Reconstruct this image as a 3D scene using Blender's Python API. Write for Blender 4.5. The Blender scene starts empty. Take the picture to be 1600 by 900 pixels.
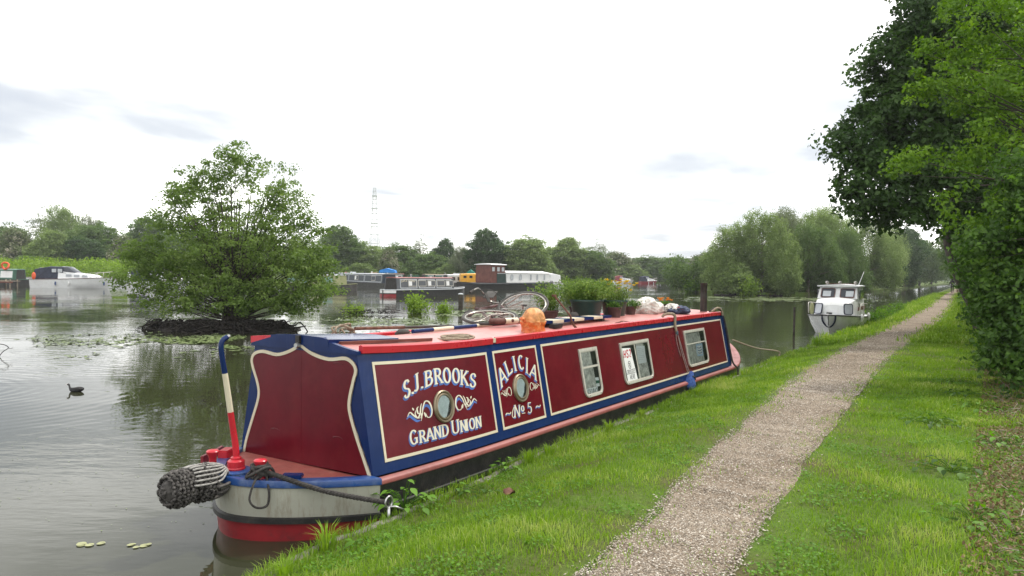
import bpy, bmesh, math, random
import numpy as np
from mathutils import Vector, Matrix, Quaternion, noise

# ------------------------------------------------------------------ camera, sky, sun, exposure
SC = bpy.context.scene
COL = SC.collection
cam_data = bpy.data.cameras.new('camera')
cam_data.sensor_width = 36.0
cam_data.lens = 36.0 * 1154.86 / 1600.0
cam_data.clip_start = 0.05
cam_data.clip_end = 8000
cam = bpy.data.objects.new('camera', cam_data)
COL.objects.link(cam)
PITCH, ROLL = 0.0191, 0.0123
cam.matrix_world = (Matrix.Translation((0, 0, 2.2208)) @ Matrix.Rotation(math.pi / 2 - PITCH, 4, 'X')
                    @ Matrix.Rotation(ROLL, 4, 'Z'))
SC.camera = cam
SC.view_settings.view_transform = 'Standard'
SC.view_settings.look = 'None'
SC.view_settings.exposure = 0.2
SC.view_settings.gamma = 1.0

SUN_EL, SUN_AZ = math.radians(56), math.radians(48)
world = bpy.data.worlds.new('World')
SC.world = world
world.use_nodes = True
nt = world.node_tree
nt.nodes.clear()


def nn(t, kind, **kw):
    n = t.nodes.new(kind)
    for k, v in kw.items():
        if k.startswith('i_'):
            n.inputs[k[2:].replace('_', ' ')].default_value = v
        elif k[0] == 'n' and k[1:].isdigit():
            n.inputs[int(k[1:])].default_value = v
        else:
            setattr(n, k, v)
    return n


def ramp(t, stops, src=None):
    r = t.nodes.new('ShaderNodeValToRGB')
    e = r.color_ramp.elements
    while len(e) < len(stops):
        e.new(0.5)
    for i, (p, c) in enumerate(stops):
        e[i].position = p
        e[i].color = (c if len(c) == 4 else (*c, 1)) if hasattr(c, '__len__') else (c, c, c, 1)
    if src is not None:
        t.links.new(src, r.inputs[0])
    return r


def math_n(t, op, a, b=None, clamp=False):
    m = t.nodes.new('ShaderNodeMath')
    m.operation = op
    m.use_clamp = clamp
    for i, v in enumerate((a, b)):
        if v is None:
            continue
        if isinstance(v, (int, float)):
            m.inputs[i].default_value = v
        else:
            t.links.new(v, m.inputs[i])
    return m.outputs[0]


sky = nn(nt, 'ShaderNodeTexSky', sky_type='NISHITA', sun_disc=False, sun_elevation=SUN_EL, sun_rotation=SUN_AZ)
tc = nn(nt, 'ShaderNodeTexCoord')
sx = nn(nt, 'ShaderNodeSeparateXYZ')
nt.links.new(tc.outputs['Generated'], sx.inputs[0])
den = math_n(nt, 'ADD', math_n(nt, 'MAXIMUM', sx.outputs[2], 0.0), 0.10)
cx = nn(nt, 'ShaderNodeCombineXYZ')
nt.links.new(math_n(nt, 'DIVIDE', sx.outputs[0], den), cx.inputs[0])
nt.links.new(math_n(nt, 'DIVIDE', sx.outputs[1], den), cx.inputs[1])
n1 = nn(nt, 'ShaderNodeTexNoise', i_Scale=0.50, i_Detail=5.0, i_Roughness=0.50, i_Distortion=0.3)
nt.links.new(cx.outputs[0], n1.inputs['Vector'])
# cloud deck: bright veil with thinner, greyer blue patches in it
cl = ramp(nt, [(0.31, (0.56, 0.61, 0.71)), (0.395, (0.78, 0.815, 0.86)), (0.465, (1.2, 1.21, 1.21)), (0.59, (2.4, 2.37, 2.3))],
          n1.outputs[0])
cmul = nn(nt, 'ShaderNodeMix', data_type='RGBA', blend_type='MULTIPLY')
cmul.inputs[0].default_value = 1.0
nt.links.new(cl.outputs[0], cmul.inputs[6])
cmul.inputs[7].default_value = (10, 10, 10, 1)
cmx = nn(nt, 'ShaderNodeMix', data_type='RGBA')
cmx.inputs[0].default_value = 0.88
nt.links.new(sky.outputs[0], cmx.inputs[6])
nt.links.new(cmul.outputs[2], cmx.inputs[7])
bg = nn(nt, 'ShaderNodeBackground', i_Strength=0.1)
nt.links.new(cmx.outputs[2], bg.inputs[0])
wo = nn(nt, 'ShaderNodeOutputWorld')
nt.links.new(bg.outputs[0], wo.inputs[0])

sun_data = bpy.data.lights.new('sun', 'SUN')
sun_data.energy = 3.1
sun_data.angle = math.radians(3)
sun_data.color = (1.0, 0.95, 0.87)
sun = bpy.data.objects.new('sun', sun_data)
COL.objects.link(sun)
sun.location = (30, 30, 60)
sdir = Vector((math.sin(SUN_AZ) * math.cos(SUN_EL), math.cos(SUN_AZ) * math.cos(SUN_EL), math.sin(SUN_EL)))
sun.rotation_euler = sdir.to_track_quat('Z', 'Y').to_euler()

# ------------------------------------------------------------------ helpers
RNG = np.random.default_rng(7)
R_ = random.Random(5)
ANG = 0.5796                                   # bearing of the canal, the path and the moored boat
OX, OY = -1.157, 6.257                         # aft starboard corner of the moored boat's cabin
DX, DY = math.sin(ANG), math.cos(ANG)
LX, LY = -DY, DX
ROTB = math.atan2(DY, DX)


def W(u, l, z=0.0):
    """a point given along the canal (u), across it (l, positive over the water) and up"""
    return Vector((OX + DX * u + LX * l, OY + DY * u + LY * l, z))


def Wn(u, l):
    return OX + DX * u + LX * l, OY + DY * u + LY * l


def tag(o, label=None, cat=None, group=None, kind=None):
    if label: o['label'] = label
    if cat: o['category'] = cat
    if group: o['group'] = group
    if kind: o['kind'] = kind
    return o


def empty(name, loc, rz=0.0):
    o = bpy.data.objects.new(name, None)
    COL.objects.link(o)
    o.empty_display_size = 0.2
    o.location = loc
    o.rotation_euler = (0, 0, rz)
    return o


def copy_tree(o, parent=None):
    c = o.copy()
    COL.objects.link(c)
    c.parent = parent
    for ch in list(o.children):
        copy_tree(ch, c)
    return c


def catmull(pts, n=6, closed=False):
    pts = [tuple(p) for p in pts]
    m = len(pts)
    out = []
    rng = range(m) if closed else range(m - 1)
    for i in rng:
        g = lambda k: np.array(pts[k % m] if closed else pts[max(0, min(m - 1, k))], float)
        p0, p1, p2, p3 = g(i - 1), g(i), g(i + 1), g(i + 2)
        for k in range(n):
            t = k / n
            out.append(tuple(0.5 * ((2 * p1) + (p2 - p0) * t + (2 * p0 - 5 * p1 + 4 * p2 - p3) * t * t + (3 * p1 - p0 - 3 * p2 + p3) * t ** 3)))
    if not closed:
        out.append(pts[-1])
    return out


class MB:
    """collects shapes and links them as ONE mesh object"""
    def __init__(s, fn=None):
        s.v, s.f, s.fn = [], [], fn

    def add(s, vs, fs):
        b = len(s.v)
        if s.fn:
            vs = [s.fn(*p) for p in vs]
        s.v.extend(tuple(p) for p in vs)
        s.f.extend(tuple(i + b for i in f) for f in fs)
        return s

    def box(s, c, d, rz=0.0, rot=None):
        x, y, z = d[0] / 2, d[1] / 2, d[2] / 2
        P = [Vector(p) for p in ((-x, -y, -z), (x, -y, -z), (x, y, -z), (-x, y, -z), (-x, -y, z), (x, -y, z), (x, y, z), (-x, y, z))]
        M = rot if rot is not None else Matrix.Rotation(rz, 3, 'Z')
        return s.add([tuple(M @ p + Vector(c)) for p in P], [(0, 3, 2, 1), (4, 5, 6, 7), (0, 1, 5, 4), (1, 2, 6, 5), (2, 3, 7, 6), (3, 0, 4, 7)])

    def hexa(s, P):      # eight corners, bottom ring then top ring
        return s.add(P, [(0, 3, 2, 1), (4, 5, 6, 7), (0, 1, 5, 4), (1, 2, 6, 5), (2, 3, 7, 6), (3, 0, 4, 7)])

    def bar(s, a, b, w, h=None, up=(0, 0, 1)):
        a, b = Vector(a), Vector(b)
        h = h or w
        d = (b - a).normalized()
        u = Vector(up)
        if abs(d.dot(u)) > .98: u = Vector((1, 0, 0))
        r = d.cross(u).normalized() * (w / 2)
        u = r.normalized().cross(d) * (h / 2)
        P = [a - r - u, a + r - u, b + r - u, b - r - u, a - r + u, a + r + u, b + r + u, b - r + u]
        return s.hexa([tuple(p) for p in P])

    def tube(s, pts, r, n=8, closed=False, caps=True):
        pts = [Vector(p) for p in pts]
        m = len(pts)
        rr = r if hasattr(r, '__len__') else [r] * m
        vs, fs = [], []
        up = Vector((0, 0, 1))
        for i, p in enumerate(pts):
            if closed: d = pts[(i + 1) % m] - pts[i - 1]
            else: d = pts[min(i + 1, m - 1)] - pts[max(i - 1, 0)]
            if d.length < 1e-9: d = Vector((0, 0, 1))
            d.normalize()
            if i == 0 and abs(d.dot(up)) > .9: up = Vector((1, 0, 0))
            x = d.cross(up)
            if x.length < 1e-6: x = d.orthogonal()
            x.normalize()
            y = x.cross(d).normalized()
            up = y
            for k in range(n):
                a = 2 * math.pi * k / n
                vs.append(tuple(p + (x * math.cos(a) + y * math.sin(a)) * rr[i]))
        for i in range(m if closed else m - 1):
            j = (i + 1) % m
            for k in range(n):
                k2 = (k + 1) % n
                fs.append((i * n + k, j * n + k, j * n + k2, i * n + k2))
        if caps and not closed:
            fs.append(tuple(range(n - 1, -1, -1)) if False else tuple(range(n)))
            fs.append(tuple((m - 1) * n + k for k in range(n - 1, -1, -1)))
        return s.add(vs, fs)

    def lathe(s, prof, c=(0, 0, 0), n=16, rot=None, cap=True):
        vs, fs = [], []
        M = rot or Matrix.Identity(3)
        for r, z in prof:
            for k in range(n):
                a = 2 * math.pi * k / n
                vs.append(tuple(M @ Vector((r * math.cos(a), r * math.sin(a), z)) + Vector(c)))
        for i in range(len(prof) - 1):
            for k in range(n):
                k2 = (k + 1) % n
                fs.append((i * n + k, i * n + k2, (i + 1) * n + k2, (i + 1) * n + k))
        if cap:
            fs.append(tuple(range(n - 1, -1, -1)))
            fs.append(tuple((len(prof) - 1) * n + k for k in range(n)))
        return s.add(vs, fs)

    def blob(s, c, r, n=10, m=7, amp=0.0, seed=0, rot=None):
        vs, fs = [], []
        M = rot or Matrix.Identity(3)
        for i in range(m + 1):
            th = math.pi * i / m
            for k in range(n):
                a = 2 * math.pi * k / n
                d = Vector((math.sin(th) * math.cos(a), math.sin(th) * math.sin(a), math.cos(th)))
                q = 1 + amp * noise.noise(d * 1.7 + Vector((seed * 3.1, 0, 0)))
                vs.append(tuple(M @ Vector((d.x * r[0] * q, d.y * r[1] * q, d.z * r[2] * q)) + Vector(c)))
        for i in range(m):
            for k in range(n):
                k2 = (k + 1) % n
                fs.append((i * n + k, (i + 1) * n + k, (i + 1) * n + k2, i * n + k2))
        return s.add(vs, fs)

    def prism(s, poly, axis, t0, t1):
        """poly of 2D points extruded along axis ('x','y','z') from t0 to t1"""
        def mk(p, t):
            return {'x': (t, p[0], p[1]), 'y': (p[0], t, p[1]), 'z': (p[0], p[1], t)}[axis]
        n = len(poly)
        vs = [mk(p, t0) for p in poly] + [mk(p, t1) for p in poly]
        fs = [tuple(range(n - 1, -1, -1)), tuple(range(n, 2 * n))] + [(i, (i + 1) % n, n + (i + 1) % n, n + i) for i in range(n)]
        return s.add(vs, fs)

    def build(s, name, mat, parent=None, smooth=False, bevel=0.0, fix=True):
        me = bpy.data.meshes.new(name)
        me.from_pydata(s.v, [], s.f)
        if fix:
            bm = bmesh.new()
            bm.from_mesh(me)
            bmesh.ops.remove_doubles(bm, verts=bm.verts, dist=1e-6)
            bmesh.ops.recalc_face_normals(bm, faces=bm.faces)
            if bevel > 0:
                bmesh.ops.bevel(bm, geom=[e for e in bm.edges if len(e.link_faces) == 2 and e.calc_face_angle(0) > .5],
                                offset=bevel, segments=2, affect='EDGES', clamp_overlap=True)
            bm.to_mesh(me)
            bm.free()
        if smooth:
            me.shade_smooth()
            if smooth != 'all':
                me.set_sharp_from_angle(angle=math.radians(42))
        me.materials.append(mat)
        o = bpy.data.objects.new(name, me)
        COL.objects.link(o)
        if parent: o.parent = parent
        return o


# ------------------------------------------------------------------ materials
def base_mat(name):
    m = bpy.data.materials.new(name)
    m.use_nodes = True
    t = m.node_tree
    return m, t, t.nodes['Principled BSDF']


def paint(name, col, rough=0.4, var=0.12, scale=3.0, bump=0.0, streak=0, metal=0.0, dirt=None, dirt_amt=0.5, spec=0.5, bscale=60.0, coat=0.0):
    m, t, b = base_mat(name)
    b.inputs['Roughness'].default_value = rough
    b.inputs['Metallic'].default_value = metal
    b.inputs['Specular IOR Level'].default_value = spec
    if coat: b.inputs['Coat Weight'].default_value = coat
    tc = nn(t, 'ShaderNodeTexCoord')
    n = nn(t, 'ShaderNodeTexNoise', i_Scale=scale, i_Detail=6.0, i_Roughness=0.65)
    t.links.new(tc.outputs['Object'], n.inputs['Vector'])
    lo = tuple(max(0, c * (1 - var * 1.6)) for c in col)
    hi = tuple(min(1, c * (1 + var) + var * .02) for c in col)
    r = ramp(t, [(0.3, lo), (0.7, hi)], n.outputs[0])
    out = r.outputs[0]
    if dirt:
        n2 = nn(t, 'ShaderNodeTexNoise', i_Scale=scale * 2.7, i_Detail=8.0, i_Roughness=0.75)
        mp = nn(t, 'ShaderNodeMapping')
        if streak: mp.inputs['Scale'].default_value = (2.2, 2.2, .35)
        t.links.new(tc.outputs['Object'], mp.inputs[0])
        t.links.new(mp.outputs[0], n2.inputs['Vector'])
        k = ramp(t, [(0.5, 0.0), (0.72, dirt_amt)], n2.outputs[0])
        mx = nn(t, 'ShaderNodeMix', data_type='RGBA')
        t.links.new(k.outputs[0], mx.inputs[0])
        t.links.new(out, mx.inputs[6])
        mx.inputs[7].default_value = (*dirt, 1)
        out = mx.outputs[2]
    t.links.new(out, b.inputs['Base Color'])
    rr = ramp(t, [(0.3, min(1, rough * 1.25)), (0.7, rough * .8)], n.outputs[0])
    t.links.new(rr.outputs[0], b.inputs['Roughness'])
    if bump:
        n3 = nn(t, 'ShaderNodeTexNoise', i_Scale=bscale, i_Detail=4.0)
        t.links.new(tc.outputs['Object'], n3.inputs['Vector'])
        bp = nn(t, 'ShaderNodeBump', i_Strength=bump, i_Distance=0.01)
        t.links.new(n3.outputs[0], bp.inputs['Height'])
        t.links.new(bp.outputs[0], b.inputs['Normal'])
    return m


def leafmat(name, dark, light, trans=0.3, rough=0.55, third=None, nscale=0.35):
    m, t, b = base_mat(name)
    at = nn(t, 'ShaderNodeAttribute', attribute_name='tint')
    geo = nn(t, 'ShaderNodeNewGeometry')
    n = nn(t, 'ShaderNodeTexNoise', i_Scale=nscale, i_Detail=3.0)
    t.links.new(geo.outputs['Position'], n.inputs['Vector'])
    s = math_n(t, 'ADD', math_n(t, 'MULTIPLY', at.outputs['Fac'], 0.65), math_n(t, 'MULTIPLY', n.outputs[0], 0.7))
    s = math_n(t, 'SUBTRACT', s, 0.18, True)
    st = [(0.0, dark), (0.8, light)]
    if third: st = [(0.0, dark), (0.6, light), (0.9, third)]
    r = ramp(t, st, s)
    t.links.new(r.outputs[0], b.inputs['Base Color'])
    b.inputs['Roughness'].default_value = rough
    b.inputs['Specular IOR Level'].default_value = 0.18
    tr = nn(t, 'ShaderNodeBsdfTranslucent')
    hs = nn(t, 'ShaderNodeHueSaturation', i_Saturation=1.15, i_Value=1.3)
    t.links.new(r.outputs[0], hs.inputs['Color'])
    t.links.new(hs.outputs[0], tr.inputs[0])
    mx = nn(t, 'ShaderNodeMixShader')
    mx.inputs[0].default_value = trans
    t.links.new(b.outputs[0], mx.inputs[1])
    t.links.new(tr.outputs[0], mx.inputs[2])
    t.links.new(mx.outputs[0], t.nodes['Material Output'].inputs[0])
    return m


M = {}
def pm(k, *a, **kw): M[k] = paint(k, *a, **kw)
pm('blue', (0.005, 0.021, 0.098), 0.22, dirt=(0.035, 0.05, 0.11), dirt_amt=0.35, scale=2.3, spec=.25, streak=1)
pm('bluelight', (0.012, 0.055, 0.20), 0.3, dirt=(0.16, 0.2, 0.27), dirt_amt=0.5, scale=4)
pm('burgundy', (0.11, 0.004, 0.011), 0.22, var=.16, dirt=(0.15, 0.025, 0.022), dirt_amt=0.28, scale=1.7, spec=.28)
pm('cream', (0.62, 0.56, 0.42), 0.4, var=.06, dirt=(0.4, 0.36, 0.27), dirt_amt=0.3)
pm('cream_letter', (0.68, 0.64, 0.52), 0.4, var=.06)
pm('letterblue', (0.05, 0.13, 0.40), 0.4, var=.2)
pm('red', (0.50, 0.018, 0.032), 0.28, dirt=(0.3, 0.03, 0.03), dirt_amt=0.4)
pm('roofred', (0.46, 0.165, 0.145), 0.36, var=.10, dirt=(0.55, 0.30, 0.27), dirt_amt=0.5, scale=1.5, bump=.10, spec=.8)
pm('deckred', (0.30, 0.075, 0.06), 0.5, var=.2, dirt=(0.36, 0.17, 0.13), dirt_amt=0.6, scale=3.5, bump=.4)
pm('gunwale', (0.27, 0.075, 0.065), 0.45, var=.2, dirt=(0.13, 0.06, 0.045), dirt_amt=0.75, scale=3.5, bump=.2)
pm('hullgrey', (0.37, 0.37, 0.31), 0.3, var=.08, dirt=(0.17, 0.13, 0.08), dirt_amt=0.75, scale=2.4, streak=1)
pm('black', (0.012, 0.012, 0.012), 0.45, var=.4, dirt=(0.07, 0.06, 0.05), dirt_amt=0.6, scale=5, bump=.3)
pm('hullred', (0.26, 0.016, 0.022), 0.35, var=.2, dirt=(0.06, 0.03, 0.03), dirt_amt=0.6, scale=3)
pm('brass', (0.27, 0.22, 0.15), 0.38, metal=.7, var=.2)
pm('alu', (0.52, 0.50, 0.44), 0.45, metal=.15, var=.1, dirt=(0.3, 0.27, 0.2), dirt_amt=0.5, scale=12)
pm('steel', (0.5, 0.5, 0.5), 0.3, metal=.9)
pm('rust', (0.13, 0.05, 0.028), 0.8, var=.4, scale=14, bump=.5)
pm('curtain', (0.55, 0.54, 0.49), 0.9, var=.35, scale=16)
pm('netcurtain', (0.66, 0.72, 0.72), 0.9, var=.12, scale=10)
pm('paper', (0.72, 0.73, 0.72), 0.8, var=.04)
pm('paperblue', (0.45, 0.6, 0.75), 0.8, var=.04)
pm('inkred', (0.42, 0.015, 0.03), 0.7)
pm('inkblack', (0.02, 0.02, 0.02), 0.7)
pm('plategreen', (0.05, 0.14, 0.09), 0.6)
pm('rope', (0.30, 0.24, 0.17), 0.95, var=.3, scale=40, bump=.6, bscale=220)
pm('ropedark', (0.045, 0.04, 0.036), 0.95, var=.4, scale=40, bump=.6, bscale=220)
pm('ropegrey', (0.33, 0.32, 0.30), 0.95, var=.3, scale=40, bump=.6, bscale=220)
pm('fenderknit', (0.085, 0.078, 0.072), 0.95, var=.5, scale=25, bump=.6, bscale=200)
pm('bluerope', (0.03, 0.08, 0.28), 0.85, var=.3, scale=30, bump=.4)
pm('tealrope', (0.08, 0.30, 0.42), 0.85, var=.3, scale=30)
pm('orangebag', (0.66, 0.14, 0.025), 0.45, var=.3, scale=9, bump=.5, bscale=30, dirt=(0.75, 0.42, 0.14), dirt_amt=0.8)
pm('orangetop', (0.62, 0.27, 0.09), 0.5, var=.3, scale=14, bump=.6, bscale=45, dirt=(0.62, 0.33, 0.12), dirt_amt=0.8)
pm('planter', (0.018, 0.055, 0.045), 0.45, var=.2)
pm('terracotta', (0.09, 0.05, 0.045), 0.8, var=.4)
pm('soil', (0.03, 0.02, 0.014), 0.95, bump=.6)
pm('bagwhite', (0.62, 0.59, 0.54), 0.5, var=.2, scale=14, bump=.6, bscale=35, dirt=(0.3, 0.22, 0.16), dirt_amt=0.7)
pm('denim', (0.035, 0.05, 0.10), 0.9, var=.4, scale=14)
pm('chimney', (0.022, 0.018, 0.014), 0.6, var=.5, dirt=(0.1, 0.05, 0.03), dirt_amt=0.5)
pm('tyre', (0.06, 0.055, 0.05), 0.8, var=.3)
pm('tyrebrown', (0.12, 0.05, 0.04), 0.75, var=.4, scale=12)
pm('chrome', (0.40, 0.385, 0.35), 0.28, metal=.8, dirt=(0.25, 0.14, 0.08), dirt_amt=0.7, scale=20)
pm('bikeframe', (0.10, 0.045, 0.04), 0.5, var=.4, scale=14)
pm('gelcoat', (0.72, 0.73, 0.73), 0.28, var=.04, dirt=(0.5, 0.48, 0.42), dirt_amt=0.4, scale=1.5)
pm('gelgrey', (0.40, 0.42, 0.45), 0.4, var=.1)
pm('navy', (0.012, 0.018, 0.05), 0.6, var=.3)
pm('canvas', (0.025, 0.032, 0.055), 0.85, var=.3)
pm('canvasblue', (0.02, 0.22, 0.62), 0.7, var=.1)
pm('canvasgreen', (0.02, 0.22, 0.17), 0.7, var=.1)
pm('weedhull', (0.10, 0.085, 0.05), 0.8, var=.4, scale=6)
pm('woodbrown', (0.13, 0.035, 0.022), 0.5, var=.25, scale=2)
pm('woodgrey', (0.26, 0.22, 0.17), 0.85, var=.3, scale=6)
pm('woodpale', (0.42, 0.34, 0.24), 0.8, var=.3, scale=6)
pm('boatgrey', (0.085, 0.092, 0.10), 0.4, var=.1)
pm('boatnavy', (0.018, 0.028, 0.045), 0.4, var=.15)
pm('boatgreen', (0.025, 0.10, 0.06), 0.4, var=.15)
pm('boatcream', (0.30, 0.31, 0.15), 0.45, var=.12)
pm('boatsage', (0.17, 0.30, 0.24), 0.45, var=.12)
pm('yellow', (0.72, 0.36, 0.02), 0.4, var=.1)
pm('white', (0.75, 0.75, 0.74), 0.4, var=.05)
pm('whitegrey', (0.50, 0.53, 0.55), 0.45, var=.1)
pm('darkgreen', (0.012, 0.035, 0.03), 0.4, var=.2)
pm('maroon', (0.22, 0.02, 0.03), 0.4, var=.15)
pm('pylon', (0.60, 0.62, 0.64), 0.6, var=.05, metal=.2)  # distance haze put into the colour as a paler grey
pm('concrete', (0.17, 0.16, 0.13), 0.85, var=.3, scale=6, bump=.5, dirt=(0.08, 0.09, 0.05), dirt_amt=0.7)
pm('bark', (0.055, 0.045, 0.033), 0.95, var=.5, scale=6, bump=.9, bscale=30)
pm('barklight', (0.17, 0.14, 0.10), 0.95, var=.4, scale=6, bump=.7, bscale=30)
pm('root', (0.014, 0.010, 0.007), 0.9, var=.5, scale=10, bump=.7)
pm('skin', (0.45, 0.26, 0.19), 0.6)
pm('clothred', (0.20, 0.04, 0.03), 0.9)
pm('clothdark', (0.03, 0.02, 0.03), 0.9)
pm('hair', (0.03, 0.02, 0.015), 0.8)
pm('coot', (0.012, 0.012, 0.014), 0.7, var=.3)
pm('cootwing', (0.035, 0.033, 0.033), 0.8, var=.3)
pm('cootbill', (0.6, 0.55, 0.5), 0.5)
pm('stone', (0.36, 0.30, 0.24), 0.9, var=.3, scale=30)
pm('petal', (0.88, 0.66, 0.015), 0.6, var=.1)
pm('petalorange', (0.80, 0.33, 0.01), 0.6, var=.1)
pm('interior', (0.03, 0.028, 0.025), 0.9)
pm('life', (0.75, 0.12, 0.04), 0.6)

# tinted glass that mirrors the sky and lets the curtain behind show
def glass(name, tint=(0.9, 0.95, 0.95)):
    m, t, b = base_mat(name)
    tr = nn(t, 'ShaderNodeBsdfTransparent')
    tr.inputs[0].default_value = (*tint, 1)
    gl = nn(t, 'ShaderNodeBsdfGlossy', i_Roughness=0.04)
    fr = nn(t, 'ShaderNodeFresnel', i_IOR=1.5)
    mx = nn(t, 'ShaderNodeMixShader')
    t.links.new(fr.outputs[0], mx.inputs[0])
    t.links.new(tr.outputs[0], mx.inputs[1])
    t.links.new(gl.outputs[0], mx.inputs[2])
    t.links.new(mx.outputs[0], t.nodes['Material Output'].inputs[0])
    return m
M['glass'] = glass('window_glass')
m, t, b = base_mat('dark_glass')
b.inputs['Base Color'].default_value = (0.03, 0.035, 0.045, 1)
b.inputs['Roughness'].default_value = 0.06
M['darkglass'] = m

# leaves
M['leaf_island'] = leafmat('leaf_island', (0.055, 0.095, 0.022), (0.15, 0.23, 0.055), 0.45, third=(0.26, 0.34, 0.11))
M['leaf_willow'] = leafmat('leaf_willow', (0.085, 0.13, 0.04), (0.20, 0.275, 0.09), 0.42, third=(0.31, 0.39, 0.16))
M['leaf_mid'] = leafmat('leaf_mid', (0.06, 0.11, 0.034), (0.135, 0.205, 0.06), 0.38)
M['leaf_dark'] = leafmat('leaf_dark', (0.026, 0.058, 0.02), (0.065, 0.12, 0.035), 0.32, rough=.5)
M['leaf_sycamore'] = leafmat('leaf_sycamore', (0.020, 0.048, 0.014), (0.062, 0.115, 0.028), 0.4, rough=.45)
M['leaf_bright'] = leafmat('leaf_bright', (0.050, 0.115, 0.016), (0.13, 0.235, 0.030), 0.42, third=(0.22, 0.34, 0.06), nscale=.8)
M['leaf_hedge'] = leafmat('leaf_hedge', (0.022, 0.052, 0.014), (0.068, 0.135, 0.026), 0.40, third=(0.15, 0.27, 0.05), nscale=.8)
M['leaf_blossom'] = leafmat('leaf_blossom', (0.06, 0.09, 0.035), (0.13, 0.165, 0.07), 0.28, third=(0.48, 0.43, 0.36), nscale=.5)
M['leaf_pale'] = leafmat('leaf_pale', (0.11, 0.14, 0.07), (0.20, 0.24, 0.13), 0.3)
M['leaf_herb'] = leafmat('leaf_herb', (0.07, 0.125, 0.03), (0.17, 0.26, 0.06), 0.4, third=(0.28, 0.37, 0.12), nscale=5)
M['leaf_lime'] = leafmat('leaf_lime', (0.11, 0.19, 0.025), (0.20, 0.31, 0.04), 0.35, third=(0.28, 0.39, 0.07))
M['leaf_weed'] = leafmat('leaf_weed', (0.05, 0.12, 0.014), (0.13, 0.27, 0.03), 0.35, nscale=3)
M['grass'] = leafmat('grass_blades', (0.095, 0.18, 0.018), (0.195, 0.32, 0.032), 0.4, third=(0.38, 0.43, 0.13), nscale=1.4)
M['dryleaf'] = leafmat('dry_litter', (0.09, 0.06, 0.03), (0.24, 0.17, 0.09), 0.1, nscale=3)
M['lily'] = leafmat('lily_pads', (0.07, 0.105, 0.03), (0.20, 0.25, 0.11), 0.05, rough=.35, nscale=1.5)

# ------------------------------------------------------------------ foliage, grass (numpy)
def np_mesh(name, V, F, mat, parent=None, tint=None, smooth=False):
    """V (n,3), F (m,k) index array, tint per vertex"""
    me = bpy.data.meshes.new(name)
    me.vertices.add(len(V))
    me.vertices.foreach_set('co', np.ascontiguousarray(V, dtype=np.float32).ravel())
    k = F.shape[1]
    me.loops.add(F.size)
    me.loops.foreach_set('vertex_index', np.ascontiguousarray(F, dtype=np.int32).ravel())
    me.polygons.add(len(F))
    me.polygons.foreach_set('loop_start', np.arange(0, F.size, k, dtype=np.int32))
    me.update(calc_edges=True)
    if tint is not None:
        a = me.attributes.new('tint', 'FLOAT', 'POINT')
        a.data.foreach_set('value', np.ascontiguousarray(tint, dtype=np.float32))
    if smooth: me.shade_smooth()
    me.materials.append(mat)
    o = bpy.data.objects.new(name, me)
    COL.objects.link(o)
    if parent: o.parent = parent
    return o


def unit(a):
    return a / (np.linalg.norm(a, axis=1, keepdims=True) + 1e-9)


def leaves(pos, size, rng, nrm=None, aspect=0.62, spread=0.9, tint=None, fold=0.25):
    """one folded leaf (two triangles) per position"""
    n = len(pos)
    r = rng.normal(size=(n, 3))
    nv = unit(r * spread + (nrm if nrm is not None else np.array([0, 0, .6])))
    a = unit(np.cross(nv, rng.normal(size=(n, 3))))
    b = np.cross(nv, a)
    s = (size * rng.uniform(.65, 1.35, n))[:, None]
    p0 = pos - a * s * .5
    p2 = pos + a * s * .5
    p1 = pos + b * s * aspect * .5 + nv * s * fold * .5
    p3 = pos - b * s * aspect * .5 + nv * s * fold * .5
    V = np.stack([p0, p1, p2, p3], 1).reshape(-1, 3)
    i = np.arange(n) * 4
    F = np.concatenate([np.stack([i, i + 1, i + 2], 1), np.stack([i, i + 2, i + 3], 1)])
    t = rng.uniform(0, 1, n) if tint is None else tint
    return V, F, np.repeat(t, 4)


def crown(seed, lobes, nclump, per, clump_r, leaf, gap=0.0, shell=0.45, flat=.75, droop=0.0, zmin=None):
    """leaf clumps through the volume of the lobes; returns V,F,tint and clump centres"""
    rng = np.random.default_rng(seed)
    L = np.array(lobes, float)
    vol = np.prod(L[:, 3:6], 1) ** .8
    k = rng.choice(len(L), nclump, p=vol / vol.sum())
    d = unit(rng.normal(size=(nclump, 3)))
    rad = shell + (1 - shell) * rng.uniform(0, 1, nclump) ** .55
    rad *= rng.uniform(.86, 1.13, nclump)
    c = L[k, :3] + d * L[k, 3:6] * rad[:, None]
    if zmin is not None:
        c = c[c[:, 2] > zmin]
    if gap:
        keep = np.array([noise.noise(Vector(p) * (1.1 / max(clump_r * 3, .3))) > -gap for p in c * 1.0])
        c = c[keep]
    m = len(c)
    cr = clump_r * rng.uniform(.55, 1.5, m)
    q = rng.normal(size=(m, per, 3))
    q = q / (np.linalg.norm(q, axis=2, keepdims=True) + 1e-9) * (rng.uniform(0, 1, (m, per, 1)) ** .5)
    q[:, :, 2] *= flat
    pos = c[:, None, :] + q * cr[:, None, None]
    if droop:
        pos[:, :, 2] -= droop * (np.abs(q[:, :, 0]) + np.abs(q[:, :, 1])) * cr[:, None] * 1.2
    out = unit((q + np.array([0, 0, .5])).reshape(-1, 3))
    ct = rng.uniform(0, 1, m)
    t = np.clip(np.repeat(ct, per) * .6 + rng.uniform(0, .5, m * per), 0, 1)
    V, F, tt = leaves(pos.reshape(-1, 3), leaf, rng, out, spread=.7, tint=t)
    return V, F, tt, c


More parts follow.
